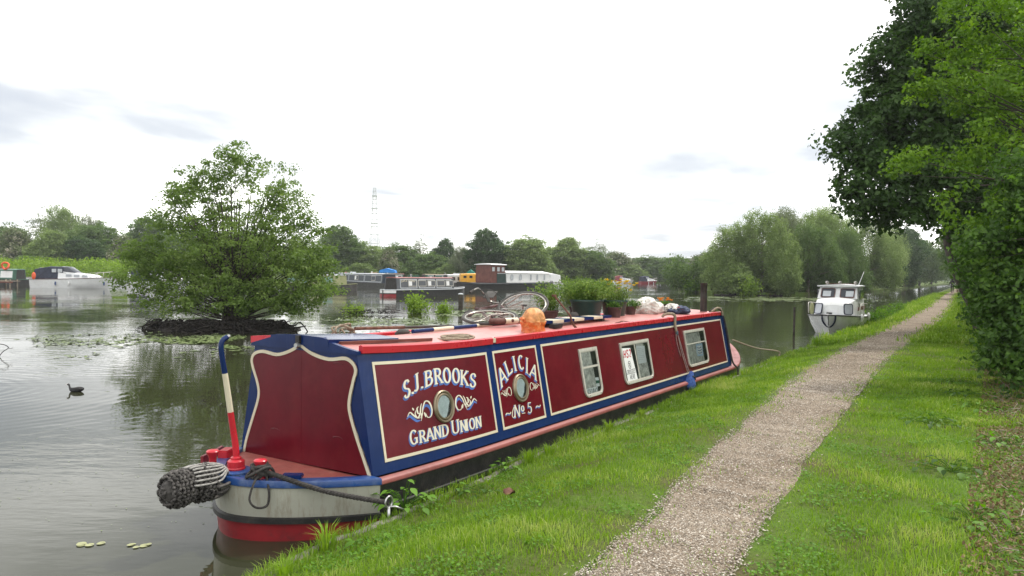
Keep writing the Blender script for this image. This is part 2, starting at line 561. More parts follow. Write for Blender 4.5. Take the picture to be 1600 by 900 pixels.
def limbs(mb, base, targets, r0, rng, bend=.3, n=5, start=(.15, .8), top=None):
    """tapered limbs from points on the trunk to clump centres"""
    base = Vector(base)
    top = Vector(top)
    for t in targets:
        t = Vector(t)
        f = rng.uniform(*start)
        a = base.lerp(top, f)
        if t.z < a.z: a = base.lerp(top, max(.05, f * .5))
        mid = a.lerp(t, .5) + Vector((rng.uniform(-1, 1), rng.uniform(-1, 1), rng.uniform(.1, 1))) * bend * (t - a).length * .35
        pts = [a, a.lerp(mid, .5) + Vector((0, 0, .03)), mid, mid.lerp(t, .55), t]
        r = r0 * rng.uniform(.35, .7) * (1 - f * .6)
        mb.tube(catmull(pts, 2), [max(.004, r * (1 - .88 * i / 8)) for i in range(9)], n, caps=False)


TREES = {}
def tree_proto(key, seed, lobes, nclump, per, cr, leaf, mat, bark, trunk, zmin=None, **kw):
    """unit tree (height 10): stores crown and trunk meshes"""
    V, F, tt, c = crown(seed, lobes, nclump, per, cr, leaf, zmin=zmin, **kw)
    o = np_mesh('crown', V, F, mat, None, tt)
    mb = MB()
    rng = random.Random(seed)
    th, tr = trunk
    pts = [(0, 0, -.3), (rng.uniform(-.1, .1), 0, th * .35), (rng.uniform(-.2, .2), rng.uniform(-.2, .2), th * .7), (0.1, 0, th)]
    mb.tube(catmull(pts, 3), [tr * (1 - .75 * i / 9) for i in range(10)], 7, caps=False)
    sel = [c[i] for i in rng.sample(range(len(c)), min(16, len(c)))]
    limbs(mb, (0, 0, .6), sel, tr * .8, rng, top=(0.1, 0, th))
    tk = mb.build('trunk', bark, None, smooth='all', fix=False)
    COL.objects.unlink(o)
    COL.objects.unlink(tk)
    TREES[key] = (o.data, tk.data)
    bpy.data.objects.remove(o)
    bpy.data.objects.remove(tk)


def put_tree(key, name, x, y, z, h, wscale, label, cat='tree', group=None, rz=0.0, mat=None):
    cr, tk = TREES[key]
    e = empty(name, (x, y, z), rz)
    tag(e, label, cat, group)
    e.scale = (h / 10 * wscale, h / 10 * wscale, h / 10)
    a = bpy.data.objects.new('crown', cr)
    b = bpy.data.objects.new('trunk', tk)
    for k in (a, b):
        COL.objects.link(k)
        k.parent = e
    if mat:
        a.material_slots[0].link = 'OBJECT'
        a.material_slots[0].material = mat
    return e


# ------------------------------------------------------------------ the setting
def lat_edge(u):
    return float(np.interp(u, [-20, -1.6, -.9, -.2, .6, 1.6, 2.9, 5.1, 10.5, 15, 22, 32, 53, 110, 400, 1500],
                           [-1.2, -.52, -.36, -.37, -.36, -.26, -.25, -.24, -.10, -.05, .05, .25, .9, 2.4, 9, 40]))


def edge_w(u):     # the piling wanders a little
    return lat_edge(u) + .035 * noise.noise(Vector((u * 1.7, 3.3, 0))) + .02 * math.sin(u * 3.1)


def gz(u, l):
    d = lat_edge(u) - l
    s = min(1, max(0, d / 1.5))
    s = s * s * (3 - 2 * s)
    z = .24 + .26 * s
    if d > 0.25:
        k = min(1, (d - .25) / .5)
        z += k * (.03 * noise.noise(Vector((u * .8, l * .8, 0))) + .016 * noise.noise(Vector((u * 3.1, l * 3.1, 5))))
    if d > 4.2: z += min(.5, (d - 4.2) * .12)
    return z


PU = [-12, -.7, 1, 2.7, 5.2, 8.6, 13.6, 20, 30, 48, 85, 160, 400, 1500]
PLft = [-2.6, -2.44, -2.24, -2.05, -1.82, -1.52, -1.30, -1.22, -1.2, -.9, .3, 1.9, 7, 38]
PRgt = [-3.7, -3.2, -3.05, -2.93, -2.83, -2.66, -2.5, -2.48, -2.45, -2.1, -.8, .9, 6, 37]
def path_l(u): return float(np.interp(u, PU, PLft)) + .10 * noise.noise(Vector((u * .9, 0, 7)))
def path_r(u): return float(np.interp(u, PU, PRgt)) + .12 * noise.noise(Vector((u * .8, 9, 7)))


def grid(us, lats_fn, zf, name, mat, kind='structure'):
    V, F = [], []
    nl = None
    for u in us:
        ls = lats_fn(u)
        nl = len(ls)
        for l in ls:
            x, y = Wn(u, l)
            V.append((x, y, zf(u, l)))
    for i in range(len(us) - 1):
        for j in range(nl - 1):
            a = i * nl + j
            F.append((a, a + 1, a + nl + 1, a + nl))
    o = np_mesh(name, np.array(V), np.array(F), mat, smooth=True)
    o['kind'] = kind
    return o


def ground_mat(name, path=False):
    m, t, b = base_mat(name)
    geo = nn(t, 'ShaderNodeNewGeometry')
    n1 = nn(t, 'ShaderNodeTexNoise', i_Scale=1.3, i_Detail=5.0, i_Roughness=.6)
    n2 = nn(t, 'ShaderNodeTexNoise', i_Scale=38.0 if not path else 60.0, i_Detail=5.0, i_Roughness=.8)
    for k in (n1, n2): t.links.new(geo.outputs['Position'], k.inputs['Vector'])
    if path:
        vo = nn(t, 'ShaderNodeTexVoronoi', i_Scale=70.0)
        t.links.new(geo.outputs['Position'], vo.inputs['Vector'])
        r = ramp(t, [(0.0, (0.17, 0.14, 0.105)), (0.45, (0.31, 0.265, 0.21)), (1.0, (0.50, 0.44, 0.37))], vo.outputs['Color'])
        r2 = ramp(t, [(0.3, (0.62, 0.55, 0.47)), (0.7, (1, 1, 1))], n2.outputs[0])
        mx = nn(t, 'ShaderNodeMix', data_type='RGBA', blend_type='MULTIPLY')
        mx.inputs[0].default_value = 1
        t.links.new(r.outputs[0], mx.inputs[6]); t.links.new(r2.outputs[0], mx.inputs[7])
        r3 = ramp(t, [(0.35, (0.70, 0.66, 0.62)), (0.62, (1, 1, 1))], n1.outputs[0])
        mx2 = nn(t, 'ShaderNodeMix', data_type='RGBA', blend_type='MULTIPLY')
        mx2.inputs[0].default_value = 1
        t.links.new(mx.outputs[2], mx2.inputs[6]); t.links.new(r3.outputs[0], mx2.inputs[7])
        t.links.new(mx2.outputs[2], b.inputs['Base Color'])
        h = vo.outputs['Distance']
    else:
        r = ramp(t, [(0.30, (0.12, 0.10, 0.05)), (0.42, (0.10, 0.125, 0.03)), (0.60, (0.10, 0.18, 0.022))], n1.outputs[0])
        r2 = ramp(t, [(0.3, (0.45, 0.45, 0.45)), (0.75, (1.2, 1.2, 1.1))], n2.outputs[0])
        mx = nn(t, 'ShaderNodeMix', data_type='RGBA', blend_type='MULTIPLY')
        mx.inputs[0].default_value = 1
        t.links.new(r.outputs[0], mx.inputs[6]); t.links.new(r2.outputs[0], mx.inputs[7])
        t.links.new(mx.outputs[2], b.inputs['Base Color'])
        h = n2.outputs[0]
    bp = nn(t, 'ShaderNodeBump', i_Strength=0.7, i_Distance=0.02)
    t.links.new(h, bp.inputs['Height'])
    t.links.new(bp.outputs[0], b.inputs['Normal'])
    b.inputs['Roughness'].default_value = .95
    b.inputs['Specular IOR Level'].default_value = .2
    return m


M['ground'] = ground_mat('towpath_verge')
M['path'] = ground_mat('gravel_path', True)
US = list(np.arange(-12, 14, .16)) + list(np.arange(14, 40, .5)) + list(np.arange(40, 140, 2.5)) + [150, 180, 220, 300, 420, 700, 1100, 1500]
grid(US, lambda u: [edge_w(u) - d for d in (0, .06, .14, .25, .4, .6, .8, 1.0, 1.25, 1.5, 1.8, 2.1, 2.4, 2.8, 3.2, 3.6, 4, 4.5, 5, 5.6, 6.5, 8, 12, 25, 80, 400, 1500)],
     lambda u, l: gz(u, l) - (.05 if path_r(u) + .12 < l < path_l(u) - .12 else 0), 'ground', M['ground'])
grid(US[:-5], lambda u: [path_l(u) + (path_r(u) - path_l(u)) * k / 12 for k in range(13)],
     lambda u, l: gz(u, l) + (.007 if path_r(u) + .03 < l < path_l(u) - .03 else -.012), 'path', M['path'])

# canal edging: old steel piling with a thin pale lip
V, F = [], []
eu = list(np.arange(-12, 30, .12)) + list(np.arange(30, 200, 1.5))
prof = [(0.035, -1.2), (0.035, .22), (0.03, .252), (-.03, .255), (-.04, .2)]
mb = MB()
for i, u in enumerate(eu):
    for dl, z in prof:
        x, y = Wn(u, edge_w(u) + dl + .012 * math.sin(u * 14) + .012 * noise.noise(Vector((u * 5, 0, 0))))
        V.append((x, y, z + (.012 * noise.noise(Vector((u * 4, 2, 0))) if z > 0 else 0)))
for i in range(len(eu) - 1):
    for j in range(len(prof) - 1):
        a = i * len(prof) + j
        F.append((a, a + 1, a + 1 + len(prof), a + len(prof)))
o = np_mesh('canal_edging', np.array(V), np.array(F), M['concrete'], smooth=True)
tag(o, 'weathered grey edging strip holding the grass bank beside the red boat', 'edging')

# canal bed and water
mb = MB()
mb.add([(-2500, -300, -1.3), (2500, -300, -1.3), (2500, 4500, -1.3), (-2500, 4500, -1.3)], [(0, 1, 2, 3)])
mb.build('canal_bed', M['soil'])['kind'] = 'structure'
m, t, b = base_mat('water')
b.inputs['Base Color'].default_value = (0.030, 0.032, 0.017, 1)
b.inputs['Roughness'].default_value = .025
b.inputs['IOR'].default_value = 1.33
geo = nn(t, 'ShaderNodeNewGeometry')
mp = nn(t, 'ShaderNodeMapping')
mp.inputs['Scale'].default_value = (0.55, 1.5, 1)
mp.inputs['Rotation'].default_value = (0, 0, .35)
t.links.new(geo.outputs['Position'], mp.inputs[0])
w1 = nn(t, 'ShaderNodeTexNoise', i_Scale=2.6, i_Detail=3.0, i_Roughness=.55)
w2 = nn(t, 'ShaderNodeTexNoise', i_Scale=0.5, i_Detail=2.0)
w3 = nn(t, 'ShaderNodeTexNoise', i_Scale=0.13, i_Detail=3.0)
t.links.new(mp.outputs[0], w1.inputs['Vector'])
t.links.new(mp.outputs[0], w2.inputs['Vector'])
t.links.new(geo.outputs['Position'], w3.inputs['Vector'])
msk = ramp(t, [(0.42, 0.10), (0.60, 1.0)], w3.outputs[0])
# rings spreading from the swimming coot
ds = nn(t, 'ShaderNodeVectorMath', operation='DISTANCE')
t.links.new(geo.outputs['Position'], ds.inputs[0])
ds.inputs[1].default_value = (-10.6, 13.2, 0)
ring = math_n(t, 'SINE', math_n(t, 'ADD', math_n(t, 'MULTIPLY', ds.outputs['Value'], 22.0), math_n(t, 'MULTIPLY', w2.outputs[0], 7.0)))
att = ramp(t, [(0.0, 0.0), (0.12, 1.0), (0.34, .75), (0.8, 0.0)], math_n(t, 'MULTIPLY', ds.outputs['Value'], .1))
rg = math_n(t, 'MULTIPLY', math_n(t, 'MULTIPLY', ring, att.outputs[0]), .045)
hh = math_n(t, 'ADD', math_n(t, 'MULTIPLY', w1.outputs[0], msk.outputs[0]), math_n(t, 'ADD', math_n(t, 'MULTIPLY', w2.outputs[0], .7), rg))
bp = nn(t, 'ShaderNodeBump', i_Strength=0.30, i_Distance=0.035)
t.links.new(hh, bp.inputs['Height'])
t.links.new(bp.outputs[0], b.inputs['Normal'])
M['water'] = m
mb = MB()
mb.add([(-2400, -250, 0), (2400, -250, 0), (2400, 4400, 0), (-2400, 4400, 0)], [(0, 1, 2, 3)])
mb.build('water', M['water'])['kind'] = 'structure'

# land beyond the marina and the spit between marina and canal
FAR = [(-900, 60), (-120, 104), (-84, 110), (-74, 124), (-58, 116), (-50, 118), (-40, 142), (-8, 150), (12, 190), (34, 216), (46, 220), (52, 190), (38, 150),
       (27, 120), (25, 104), (25, 92), (30, 87), (40, 95), (66, 130), (118, 212), (330, 540), (1000, 1590), (1600, 2500), (1600, 4300), (-2300, 4300), (-2300, 60)]
bm = bmesh.new()
for ring_z, sc in ((-1.25, 0),):
    vs = [bm.verts.new((x, y, .38)) for x, y in FAR]
    f = bm.faces.new(vs)
    r = bmesh.ops.extrude_face_region(bm, geom=[f])
    for g in r['geom']:
        if isinstance(g, bmesh.types.BMVert): g.co.z = -1.25
bmesh.ops.recalc_face_normals(bm, faces=bm.faces)
bmesh.ops.triangulate(bm, faces=bm.faces)
me = bpy.data.meshes.new('far_bank')
bm.to_mesh(me); bm.free()
me.materials.append(M['ground'])
o = bpy.data.objects.new('far_bank', me); COL.objects.link(o); o['kind'] = 'structure'

# ------------------------------------------------------------------ lettering drawn as strokes
def arcp(cx, cy, rx, ry, a0, a1, n=10):
    return [(cx + rx * math.cos(math.radians(a0 + (a1 - a0) * i / n)), cy + ry * math.sin(math.radians(a0 + (a1 - a0) * i / n))) for i in range(n + 1)]

GL = {
 'S': [catmull([(.80, .80), (.66, .97), (.38, .97), (.2, .78), (.32, .58), (.66, .44), (.82, .24), (.62, .03), (.32, .03), (.16, .22)], 4)],
 'J': [[(.62, .98), (.62, .25)] + arcp(.40, .22, .22, .2, 0, -150, 8)],
 'B': [[(.2, 0), (.2, 1)], [(.2, .97), (.45, .97)] + arcp(.45, .75, .26, .22, 90, -90, 8) + [(.2, .53)], [(.2, .53), (.5, .53)] + arcp(.5, .28, .3, .25, 90, -90, 8) + [(.2, .03)]],
 'R': [[(.2, 0), (.2, 1)], [(.2, .97), (.48, .97)] + arcp(.48, .74, .27, .23, 90, -90, 8) + [(.2, .51)], [(.45, .51), (.9, 0)]],
 'O': [arcp(.5, .5, .36, .48, 0, 360, 22)],
 'K': [[(.2, 0), (.2, 1)], [(.82, 1), (.24, .45)], [(.38, .58), (.9, 0)]],
 'G': [arcp(.52, .5, .36, .48, 42, 318, 16), [(.82, .05), (.82, .42)], [(.58, .42), (.95, .42)]],
 'A': [[(.08, 0), (.5, 1)], [(.5, 1), (.92, 0)], [(.25, .34), (.76, .34)]],
 'N': [[(.16, 0), (.16, 1)], [(.16, 1), (.84, 0)], [(.84, 0), (.84, 1)]],
 'D': [[(.2, 0), (.2, 1)], [(.2, .97), (.42, .97)] + arcp(.42, .5, .42, .47, 90, -90, 12) + [(.2, .03)]],
 'U': [[(.18, 1), (.18, .3)] + arcp(.5, .3, .32, .28, 180, 360, 10) + [(.82, 1)]],
 'I': [[(.5, 0), (.5, 1)]],
 'L': [[(.25, 0), (.25, 1)], [(.25, .03), (.82, .03), (.84, .22)]],
 'C': [arcp(.55, .5, .38, .48, 48, 312, 16)],
 'E': [[(.2, 0), (.2, 1)], [(.2, .97), (.8, .97)], [(.2, .52), (.68, .52)], [(.2, .03), (.82, .03)]],
 'H': [[(.18, 0), (.18, 1)], [(.82, 0), (.82, 1)], [(.18, .5), (.82, .5)]],
 '2': [arcp(.48, .72, .3, .26, 160, -30, 9) + [(.2, .03), (.84, .03)]],
 '5': [[(.78, .97), (.3, .97), (.26, .56)] + arcp(.45, .33, .32, .3, 105, -150, 11)],
 '1': [[(.3, .8), (.52, 1), (.52, 0)]],
 '0': [arcp(.5, .5, .3, .48, 0, 360, 16)],
 '4': [[(.68, 0), (.68, 1), (.14, .3), (.88, .3)]],
 '3': [arcp(.45, .74, .3, .24, 150, -80, 8) + arcp(.45, .27, .33, .27, 80, -150, 9)],
 'o': [arcp(.5, .5, .34, .46, 0, 360, 14)],
 '.': [[(.5, .0), (.5, .2)]],
 '~': [catmull([(0, .35), (.22, .62), (.5, .5), (.78, .38), (1, .65)], 4)],
 'W': [[(.05, 1), (.3, 0)], [(.3, 0), (.5, .8)], [(.5, .8), (.7, 0)], [(.7, 0), (.95, 1)]],
}
SERIF = {'J': [(.62, 1)], 'B': [(.2, 0), (.2, 1)], 'R': [(.2, 0), (.2, 1), (.88, 0)], 'K': [(.2, 0), (.2, 1), (.82, 1), (.88, 0)],
         'A': [(.08, 0), (.92, 0)], 'N': [(.16, 0), (.16, 1), (.84, 1)], 'D': [(.2, 0), (.2, 1)], 'U': [(.18, 1), (.82, 1)],
         'I': [(.5, 0), (.5, 1)], 'L': [(.25, 0), (.25, 1)], 'H': [(.18, 0), (.18, 1), (.82, 0), (.82, 1)]}


def ribbon(mb, pts, w, fn, thin=None, taper=False, d=0.0):
    """flat calligraphic stroke; pts in letter space already mapped to the sign plane"""
    P = [Vector(p) for p in pts]
    n = len(P)
    L, R = [], []
    for i, p in enumerate(P):
        a, b = P[max(0, i - 1)], P[min(n - 1, i + 1)]
        t = (b - a)
        if t.length < 1e-9: t = Vector((1, 0))
        t.normalize()
        ww = w if thin is None else thin + (w - thin) * abs(t.y) ** 1.3
        if taper: ww *= .25 + .9 * math.sin(math.pi * min(1, (i + .6) / n))
        q = Vector((-t.y, t.x)) * ww / 2
        L.append(p + q); R.append(p - q)
    vs = [fn(q.x, q.y, d) for q in L] + [fn(q.x, q.y, d) for q in R]
    mb.add(vs, [(i, i + 1, n + i + 1, n + i) for i in range(n - 1)])


def letter(mb, ch, bl, ex, ey, fn, w, thin=None, serif=True, off=(0, 0), d=0.0, jit=0.0):
    """letter spanned by ex (width) and ey (height) from its bottom left corner"""
    bl, ex, ey = Vector(bl) + Vector(off), Vector(ex), Vector(ey)
    for k, st in enumerate(GL[ch]):
        ribbon(mb, [tuple(bl + ex * p[0] + ey * p[1]) for p in st], w if ch != '.' else w * 1.1, fn, thin, d=d + .00012 * k)
    if serif:
        for p in SERIF.get(ch, []):
            c = bl + ex * p[0] + ey * p[1]
            q = ex.normalized() * (w * .85)
            ribbon(mb, [tuple(c - q), tuple(c + q)], (thin or w) * .8, fn, d=d + .0006)


# ------------------------------------------------------------------ the moored narrowboat
BW = 1.78                                         # cabin width at the gunwale
TUM = 0.1956


def sheer(u, z):
    s = max(0.0, 1.935 - u)
    b = max(0.0, u - 10.1)
    return s * s * (.0095 + .0074 * (z - .42) / .93) + b * b * .030


def SFn(u, z, d=0.0):       # a point on the starboard cabin side as measured
    return (u, (z - .441) * TUM - .981 * d, z + .192 * d)


def SF(u, z, d=0.0):        # the same with the boat's sheer added
    return SFn(u, z + sheer(u, z), d)


def roofz(u, l):
    return 1.452 + .085 * (1 - ((l - BW / 2) / .70) ** 2) + sheer(u, 1.45)


boat = empty('narrowboat', (OX, OY, 0), ROTB)
tag(boat, 'burgundy and blue narrowboat lettered S.J. BROOKS moored along the near grass bank', 'narrowboat')
UU = [0, .25, .5, .75, 1.0, 1.4, 1.9, 3, 5, 7, 9, 10.18]


def loft(rings, closed_ring=True, caps=True):
    n = len(rings[0])
    V = [p for r in rings for p in r]
    F = []
    for i in range(len(rings) - 1):
        for j in range(n if closed_ring else n - 1):
            k = (j + 1) % n
            F.append((i * n + j, i * n + k, (i + 1) * n + k, (i + 1) * n + j))
    if caps and closed_ring:
        F.append(tuple(range(n - 1, -1, -1)))
        F.append(tuple((len(rings) - 1) * n + k for k in range(n)))
    return V, F


def cab_ring(u):
    r = []
    for l, z in ((.0, .44), (.02, .54), (.197, 1.445)):
        zz = z + sheer(u, z)
        r.append((u, (zz - .441) * TUM, zz))
    for k in range(1, 10):
        l = .2 + (BW - .4) * k / 10
        r.append((u, l, roofz(u, l) - .012))
    for l, z in ((.197, 1.445), (.02, .54), (.0, .44)):
        zz = z + sheer(u, z)
        r.append((u, BW - (zz - .441) * TUM, zz))
    return r


mb = MB(); mb.add(*loft([cab_ring(u) for u in UU])); mb.build('cabin', M['blue'], boat, smooth=True)
# roof sheet
rings = []
for u in UU:
    top = [(u, .225 + (BW - .45) * k / 10, roofz(u, .225 + (BW - .45) * k / 10)) for k in range(11)]
    rings.append(top + [(p[0], p[1], p[2] - .01) for p in reversed(top)])
mb = MB(); mb.add(*loft(rings))
mb.build('roof', M['roofred'], boat, smooth=True)
# handrails, each a low curved bar along the roof edge
def rail(u0, u1, side, taper=False):
    R = []
    n = max(2, int((u1 - u0) / .3))
    for i in range(n + 1):
        u = u0 + (u1 - u0) * i / n
        h = .06
        if taper and i == n: h = .008
        z0 = 1.452 + sheer(u, 1.45)
        a, b = .183, .228
        if side < 0: a, b = BW - .228, BW - .183
        R.append([(u, a, z0), (u, b, z0), (u, b, z0 + h), (u, (a + b) / 2, z0 + h + .012), (u, a, z0 + h)])
    mb = MB(); mb.add(*loft(R)); return mb
rail(.04, 2.03, 1).build('handrail', M['red'], boat, smooth=True)
rail(2.09, 10.16, 1).build('handrail', M['red'], boat, smooth=True)
rail(.02, 10.1, -1).build('handrail', M['red'], boat, smooth=True)
mb = MB(); mb.box((2.06, .2, 1.49), (.05, .03, .05)); mb.build('rail_fleck', M['cream'], boat)  # small cream fleck filling the gap in the near rail
# aft edge of roof: red corner pieces
mb = MB(); mb.add([(-.012, 1.33, 1.592), (-.012, 1.62, 1.525), (-.012, 1.62, 1.59), (-.012, 1.33, 1.612), (.05, 1.33, 1.592), (.05, 1.62, 1.525), (.05, 1.62, 1.59), (.05, 1.33, 1.612)],
                  [(0, 1, 2, 3), (7, 6, 5, 4), (0, 4, 5, 1), (1, 5, 6, 2), (2, 6, 7, 3), (3, 7, 4, 0)])
mb.build('rail_end', M['red'], boat)
# sliding hatch
def hz(l): return 1.60 + .025 * (1 - ((l - .93) / .42) ** 2)
R = []
for u in (-.02, .3, .6, .9):
    s = sheer(u, 1.45) - .063
    R.append([(u, .54, 1.545 + s)] + [(u, .54 + .78 * k / 6, hz(.54 + .78 * k / 6) + .012 + s) for k in range(7)] + [(u, 1.32, 1.545 + s)])
mb = MB(); mb.add(*loft(R)); mb.build('sliding_hatch', M['blue'], boat, smooth=True)
for l, u1 in ((.50, 1.36), (1.36, 1.36)):
    mb = MB()
    for i in range(6):
        pass
    a = (.08, l, roofz(.08, l) + .012); b = (u1, l, roofz(u1, l) + .014)
    mb.bar(a, b, .03, .028); mb.build('hatch_runner', M['woodbrown'], boat)
# blue aft gable above the roof line
mb = MB()
P = [(.19, 1.50), (.19, 1.535), (.36, 1.56), (.56, 1.60), (.62, 1.632), (.93, 1.642), (1.26, 1.628), (1.32, 1.60), (1.6, 1.53), (1.62, 1.50)]
mb.prism(P, 'x', -.016, .03); mb.build('bulkhead_top', M['blue'], boat, bevel=.003)

# aft bulkhead doors with the ogee border
OG_L = [(1.73, .452), (1.685, .60), (1.60, .80), (1.515, 1.009), (1.525, 1.13), (1.60, 1.29), (1.615, 1.37), (1.566, 1.437), (1.438, 1.469), (1.24, 1.452), (1.068, 1.494), (.925, 1.560)]
OG_R = [(.905, 1.560), (.752, 1.493), (.543, 1.459), (.342, 1.481), (.237, 1.441), (.196, 1.37), (.225, 1.27), (.268, 1.11), (.262, 1.0), (.18, .80), (.09, .62), (.02, .478)]
og = catmull(OG_L, 4) + catmull(OG_R, 4)
def offset_line(P, w):
    out = []
    n = len(P)
    for i, p in enumerate(P):
        a, b = Vector(P[max(0, i - 1)]), Vector(P[min(n - 1, i + 1)])
        t = (b - a).normalized()
        out.append((p[0] - t.y * w, p[1] + t.x * w))
    return out
inner = og
mb = MB()
half = len(catmull(OG_L, 4))
# two door leaves meeting on the centre line
Lp = [p for p in og[:half]] + [(.8962, 1.556), (.8962, .462)]
Rp = [(.8938, .462), (.8938, 1.556)] + [p for p in og[half:]]
for poly, nm in ((Lp, 'l'), (Rp, 'r')):
    mb = MB(); mb.prism(poly, 'x', -.012, -.001); mb.build('cabin_door', M['burgundy'], boat)
mb = MB()
for part in (og[:half], og[half:]):
    o2 = offset_line(part, .030)
    n = len(part)
    vs = [(-.0165, p[0], p[1]) for p in part] + [(-.0165, p[0], p[1]) for p in o2] + [(-.002, p[0], p[1]) for p in part] + [(-.002, p[0], p[1]) for p in o2]
    fs = []
    for i in range(n - 1):
        fs += [(i, i + 1, n + i + 1, n + i), (i, i + 1, 2 * n + i + 1, 2 * n + i), (n + i, n + i + 1, 3 * n + i + 1, 3 * n + i)]
    mb.add(vs, fs)
mb.build('door_border', M['cream'], boat)
# padlock on the hatch, door dimples
mb = MB(); mb.lathe([(.0, -.02), (.022, -.02), (.026, 0), (.022, .03), (0, .03)], (-.045, .92, 1.545), 10, Matrix.Rotation(math.pi / 2, 3, 'Y'), cap=False)
mb.tube([(-.04, .92 + .018 * math.cos(a), 1.575 + .025 * math.sin(a)) for a in np.linspace(0, math.pi, 7)], .005, 6)
mb.build('padlock', M['steel'], boat, smooth=True)
mb = MB(); mb.box((-.03, .92, 1.60), (.03, .05, .07)); mb.build('hasp', M['black'], boat)
for l, z in ((.42, 1.40), (1.28, 1.42), (.42, .75), (1.25, .72)):
    mb = MB(); mb.tube([(-.0135, l + .06 * math.cos(a), z + .02 * math.sin(a)) for a in np.linspace(.2, math.pi - .2, 8)], .0035, 5)
    mb.build('door_crease', M['burgundy'], boat)

# side panels, edged with cream coach lines
def frame_strip(outer, inner, d0, d1, fn):
    n = len(outer)
    V = [fn(*p, d1) for p in outer] + [fn(*p, d1) for p in inner] + [fn(*p, d0) for p in outer] + [fn(*p, d0) for p in inner]
    F = []
    for i in range(n):
        j = (i + 1) % n
        F += [(i, j, n + j, n + i), (i, j, 2 * n + j, 2 * n + i), (n + i, n + j, 3 * n + j, 3 * n + i)]
    return V, F


def rectpts(u0, u1, z0, z1, n=10):
    P = [(u0 + (u1 - u0) * i / n, z0) for i in range(n)] + [(u1, z0 + (z1 - z0) * i / n) for i in range(n)]
    P += [(u1 - (u1 - u0) * i / n, z1) for i in range(n)] + [(u0, z1 - (z1 - z0) * i / n) for i in range(n)]
    return P
def rr_pts(u0, u1, z0, z1, rb, rt=.012, n=5, skew=0.0):
    P = []
    for cx_, cz_, r, a0 in ((u0 + rb, z0 + rb, rb, 180), (u1 - rb, z0 + rb, rb, 270), (u1 - rt, z1 - rt, rt, 0), (u0 + rt, z1 - rt, rt, 90)):
        P += arcp(cx_, cz_, r, r, a0, a0 + 90, n)
    return P


def plate(mb, pts, fn, d, d0=None):
    """flat plate from an outline, filled as a fan from its centre"""
    n = len(pts)
    c = (sum(p[0] for p in pts) / n, sum(p[1] for p in pts) / n)
    V = [fn(*p, d) for p in pts] + [fn(*c, d)]
    F = [(i, (i + 1) % n, n) for i in range(n)]
    if d0 is not None:
        V += [fn(*p, d0) for p in pts]
        F += [(i, (i + 1) % n, n + 1 + (i + 1) % n, n + 1 + i) for i in range(n)]
    mb.add(V, F)


PANELS = [(.163, 1.895), (2.004, 2.909), (3.024, 9.965)]
for (a, b) in PANELS:
    mb = MB()
    n = max(6, int((b - a) / .25))
    V = [SF(a + (b - a) * i / n, z, d) for z, d in ((.545, 0), (.545, .003), (1.362, .003), (1.362, 0)) for i in range(n + 1)]
    F = [(k * (n + 1) + i, k * (n + 1) + i + 1, (k + 1) * (n + 1) + i + 1, (k + 1) * (n + 1) + i) for k in range(3) for i in range(n)]
    mb.add(V, F); mb.build('side_panel', M['burgundy'], boat)
    w = .026
    mb = MB(); mb.add(*frame_strip(rectpts(a, b, .532, 1.375, n), rectpts(a + w, b - w, .532 + w, 1.375 - w, n), .001, .0055, SF))
    mb.build('coach_line', M['cream'], boat)

# lettering
def word(spec, wt, th, name, label, shadow=True, dx=-.015, dz=-.016):
    for mat, off, d in ((M['letterblue'], (dx, dz), .0040), (M['cream_letter'], (0, 0), .0064)):
        mb = MB()
        for ch, bl, ex, ey in spec:
            if mat is M['letterblue']:
                for k in (1.0, .5):
                    letter(mb, ch, bl, ex, ey, SFn, wt * 1.15, th * 1.5, off=(off[0] * k, off[1] * k), d=d - .0003 * k)
            else:
                letter(mb, ch, bl, ex, ey, SFn, wt, th, d=d)
        o = mb.build(name if mat is M['cream_letter'] else 'letter_shadow', mat, boat, fix=False)
        if mat is M['cream_letter']: o['label'] = label


def V2(a): return Vector(a)
sj = [('S', (.505, 1.055), (.614, 1.090), (.515, 1.205)), ('.', (.622, 1.085), (.652, 1.097), (.622, 1.185)), ('J', (.64, 1.100), (.758, 1.128), (.655, 1.25)), ('.', (.765, 1.122), (.795, 1.13), (.76, 1.21)),
      ('B', (.815, 1.130), (.960, 1.150), (.835, 1.272)), ('R', (.965, 1.142), (1.10, 1.146), (.975, 1.285)), ('O', (1.10, 1.135), (1.235, 1.130), (1.112, 1.280)), ('O', (1.238, 1.122), (1.372, 1.108), (1.262, 1.266)),
      ('K', (1.36, 1.096), (1.500, 1.068), (1.392, 1.235)), ('S', (1.505, 1.060), (1.625, 1.030), (1.548, 1.190))]
word([(c, a, V2(b) - V2(a), V2(t) - V2(a)) for c, a, b, t in sj], .031, .012, 'lettering', 'cream arched words S.J. BROOKS with blue shading')
x = [('G', .500, .125, .125), ('R', .635, .105, .105), ('A', .738, .112, .108), ('N', .852, .11, .108), ('D', .965, .12, .108), ('U', 1.120, .135, .124), ('N', 1.262, .105, .105), ('I', 1.335, .08, .105), ('O', 1.408, .11, .105), ('N', 1.520, .105, .105)]
word([(c, (a, .648 - .012 * (a - .5)), (w, -.002), (.008, h)) for c, a, w, h in x], .026, .010, 'lettering', 'cream words GRAND UNION with blue shading', dx=-.012, dz=-.013)
al = [('A', (2.075, .975), (2.225, 1.048), (2.025, 1.150)), ('L', (2.225, 1.078), (2.365, 1.132), (2.178, 1.226)), ('I', (2.345, 1.125), (2.475, 1.128), (2.335, 1.283)), ('C', (2.475, 1.128), (2.600, 1.125), (2.478, 1.287)),
      ('I', (2.575, 1.098), (2.685, 1.058), (2.625, 1.262)), ('A', (2.672, 1.052), (2.810, .972), (2.755, 1.190))]
word([(c, a, V2(b) - V2(a), V2(t) - V2(a)) for c, a, b, t in al], .030, .012, 'lettering', 'cream arched word ALICIA with blue shading')
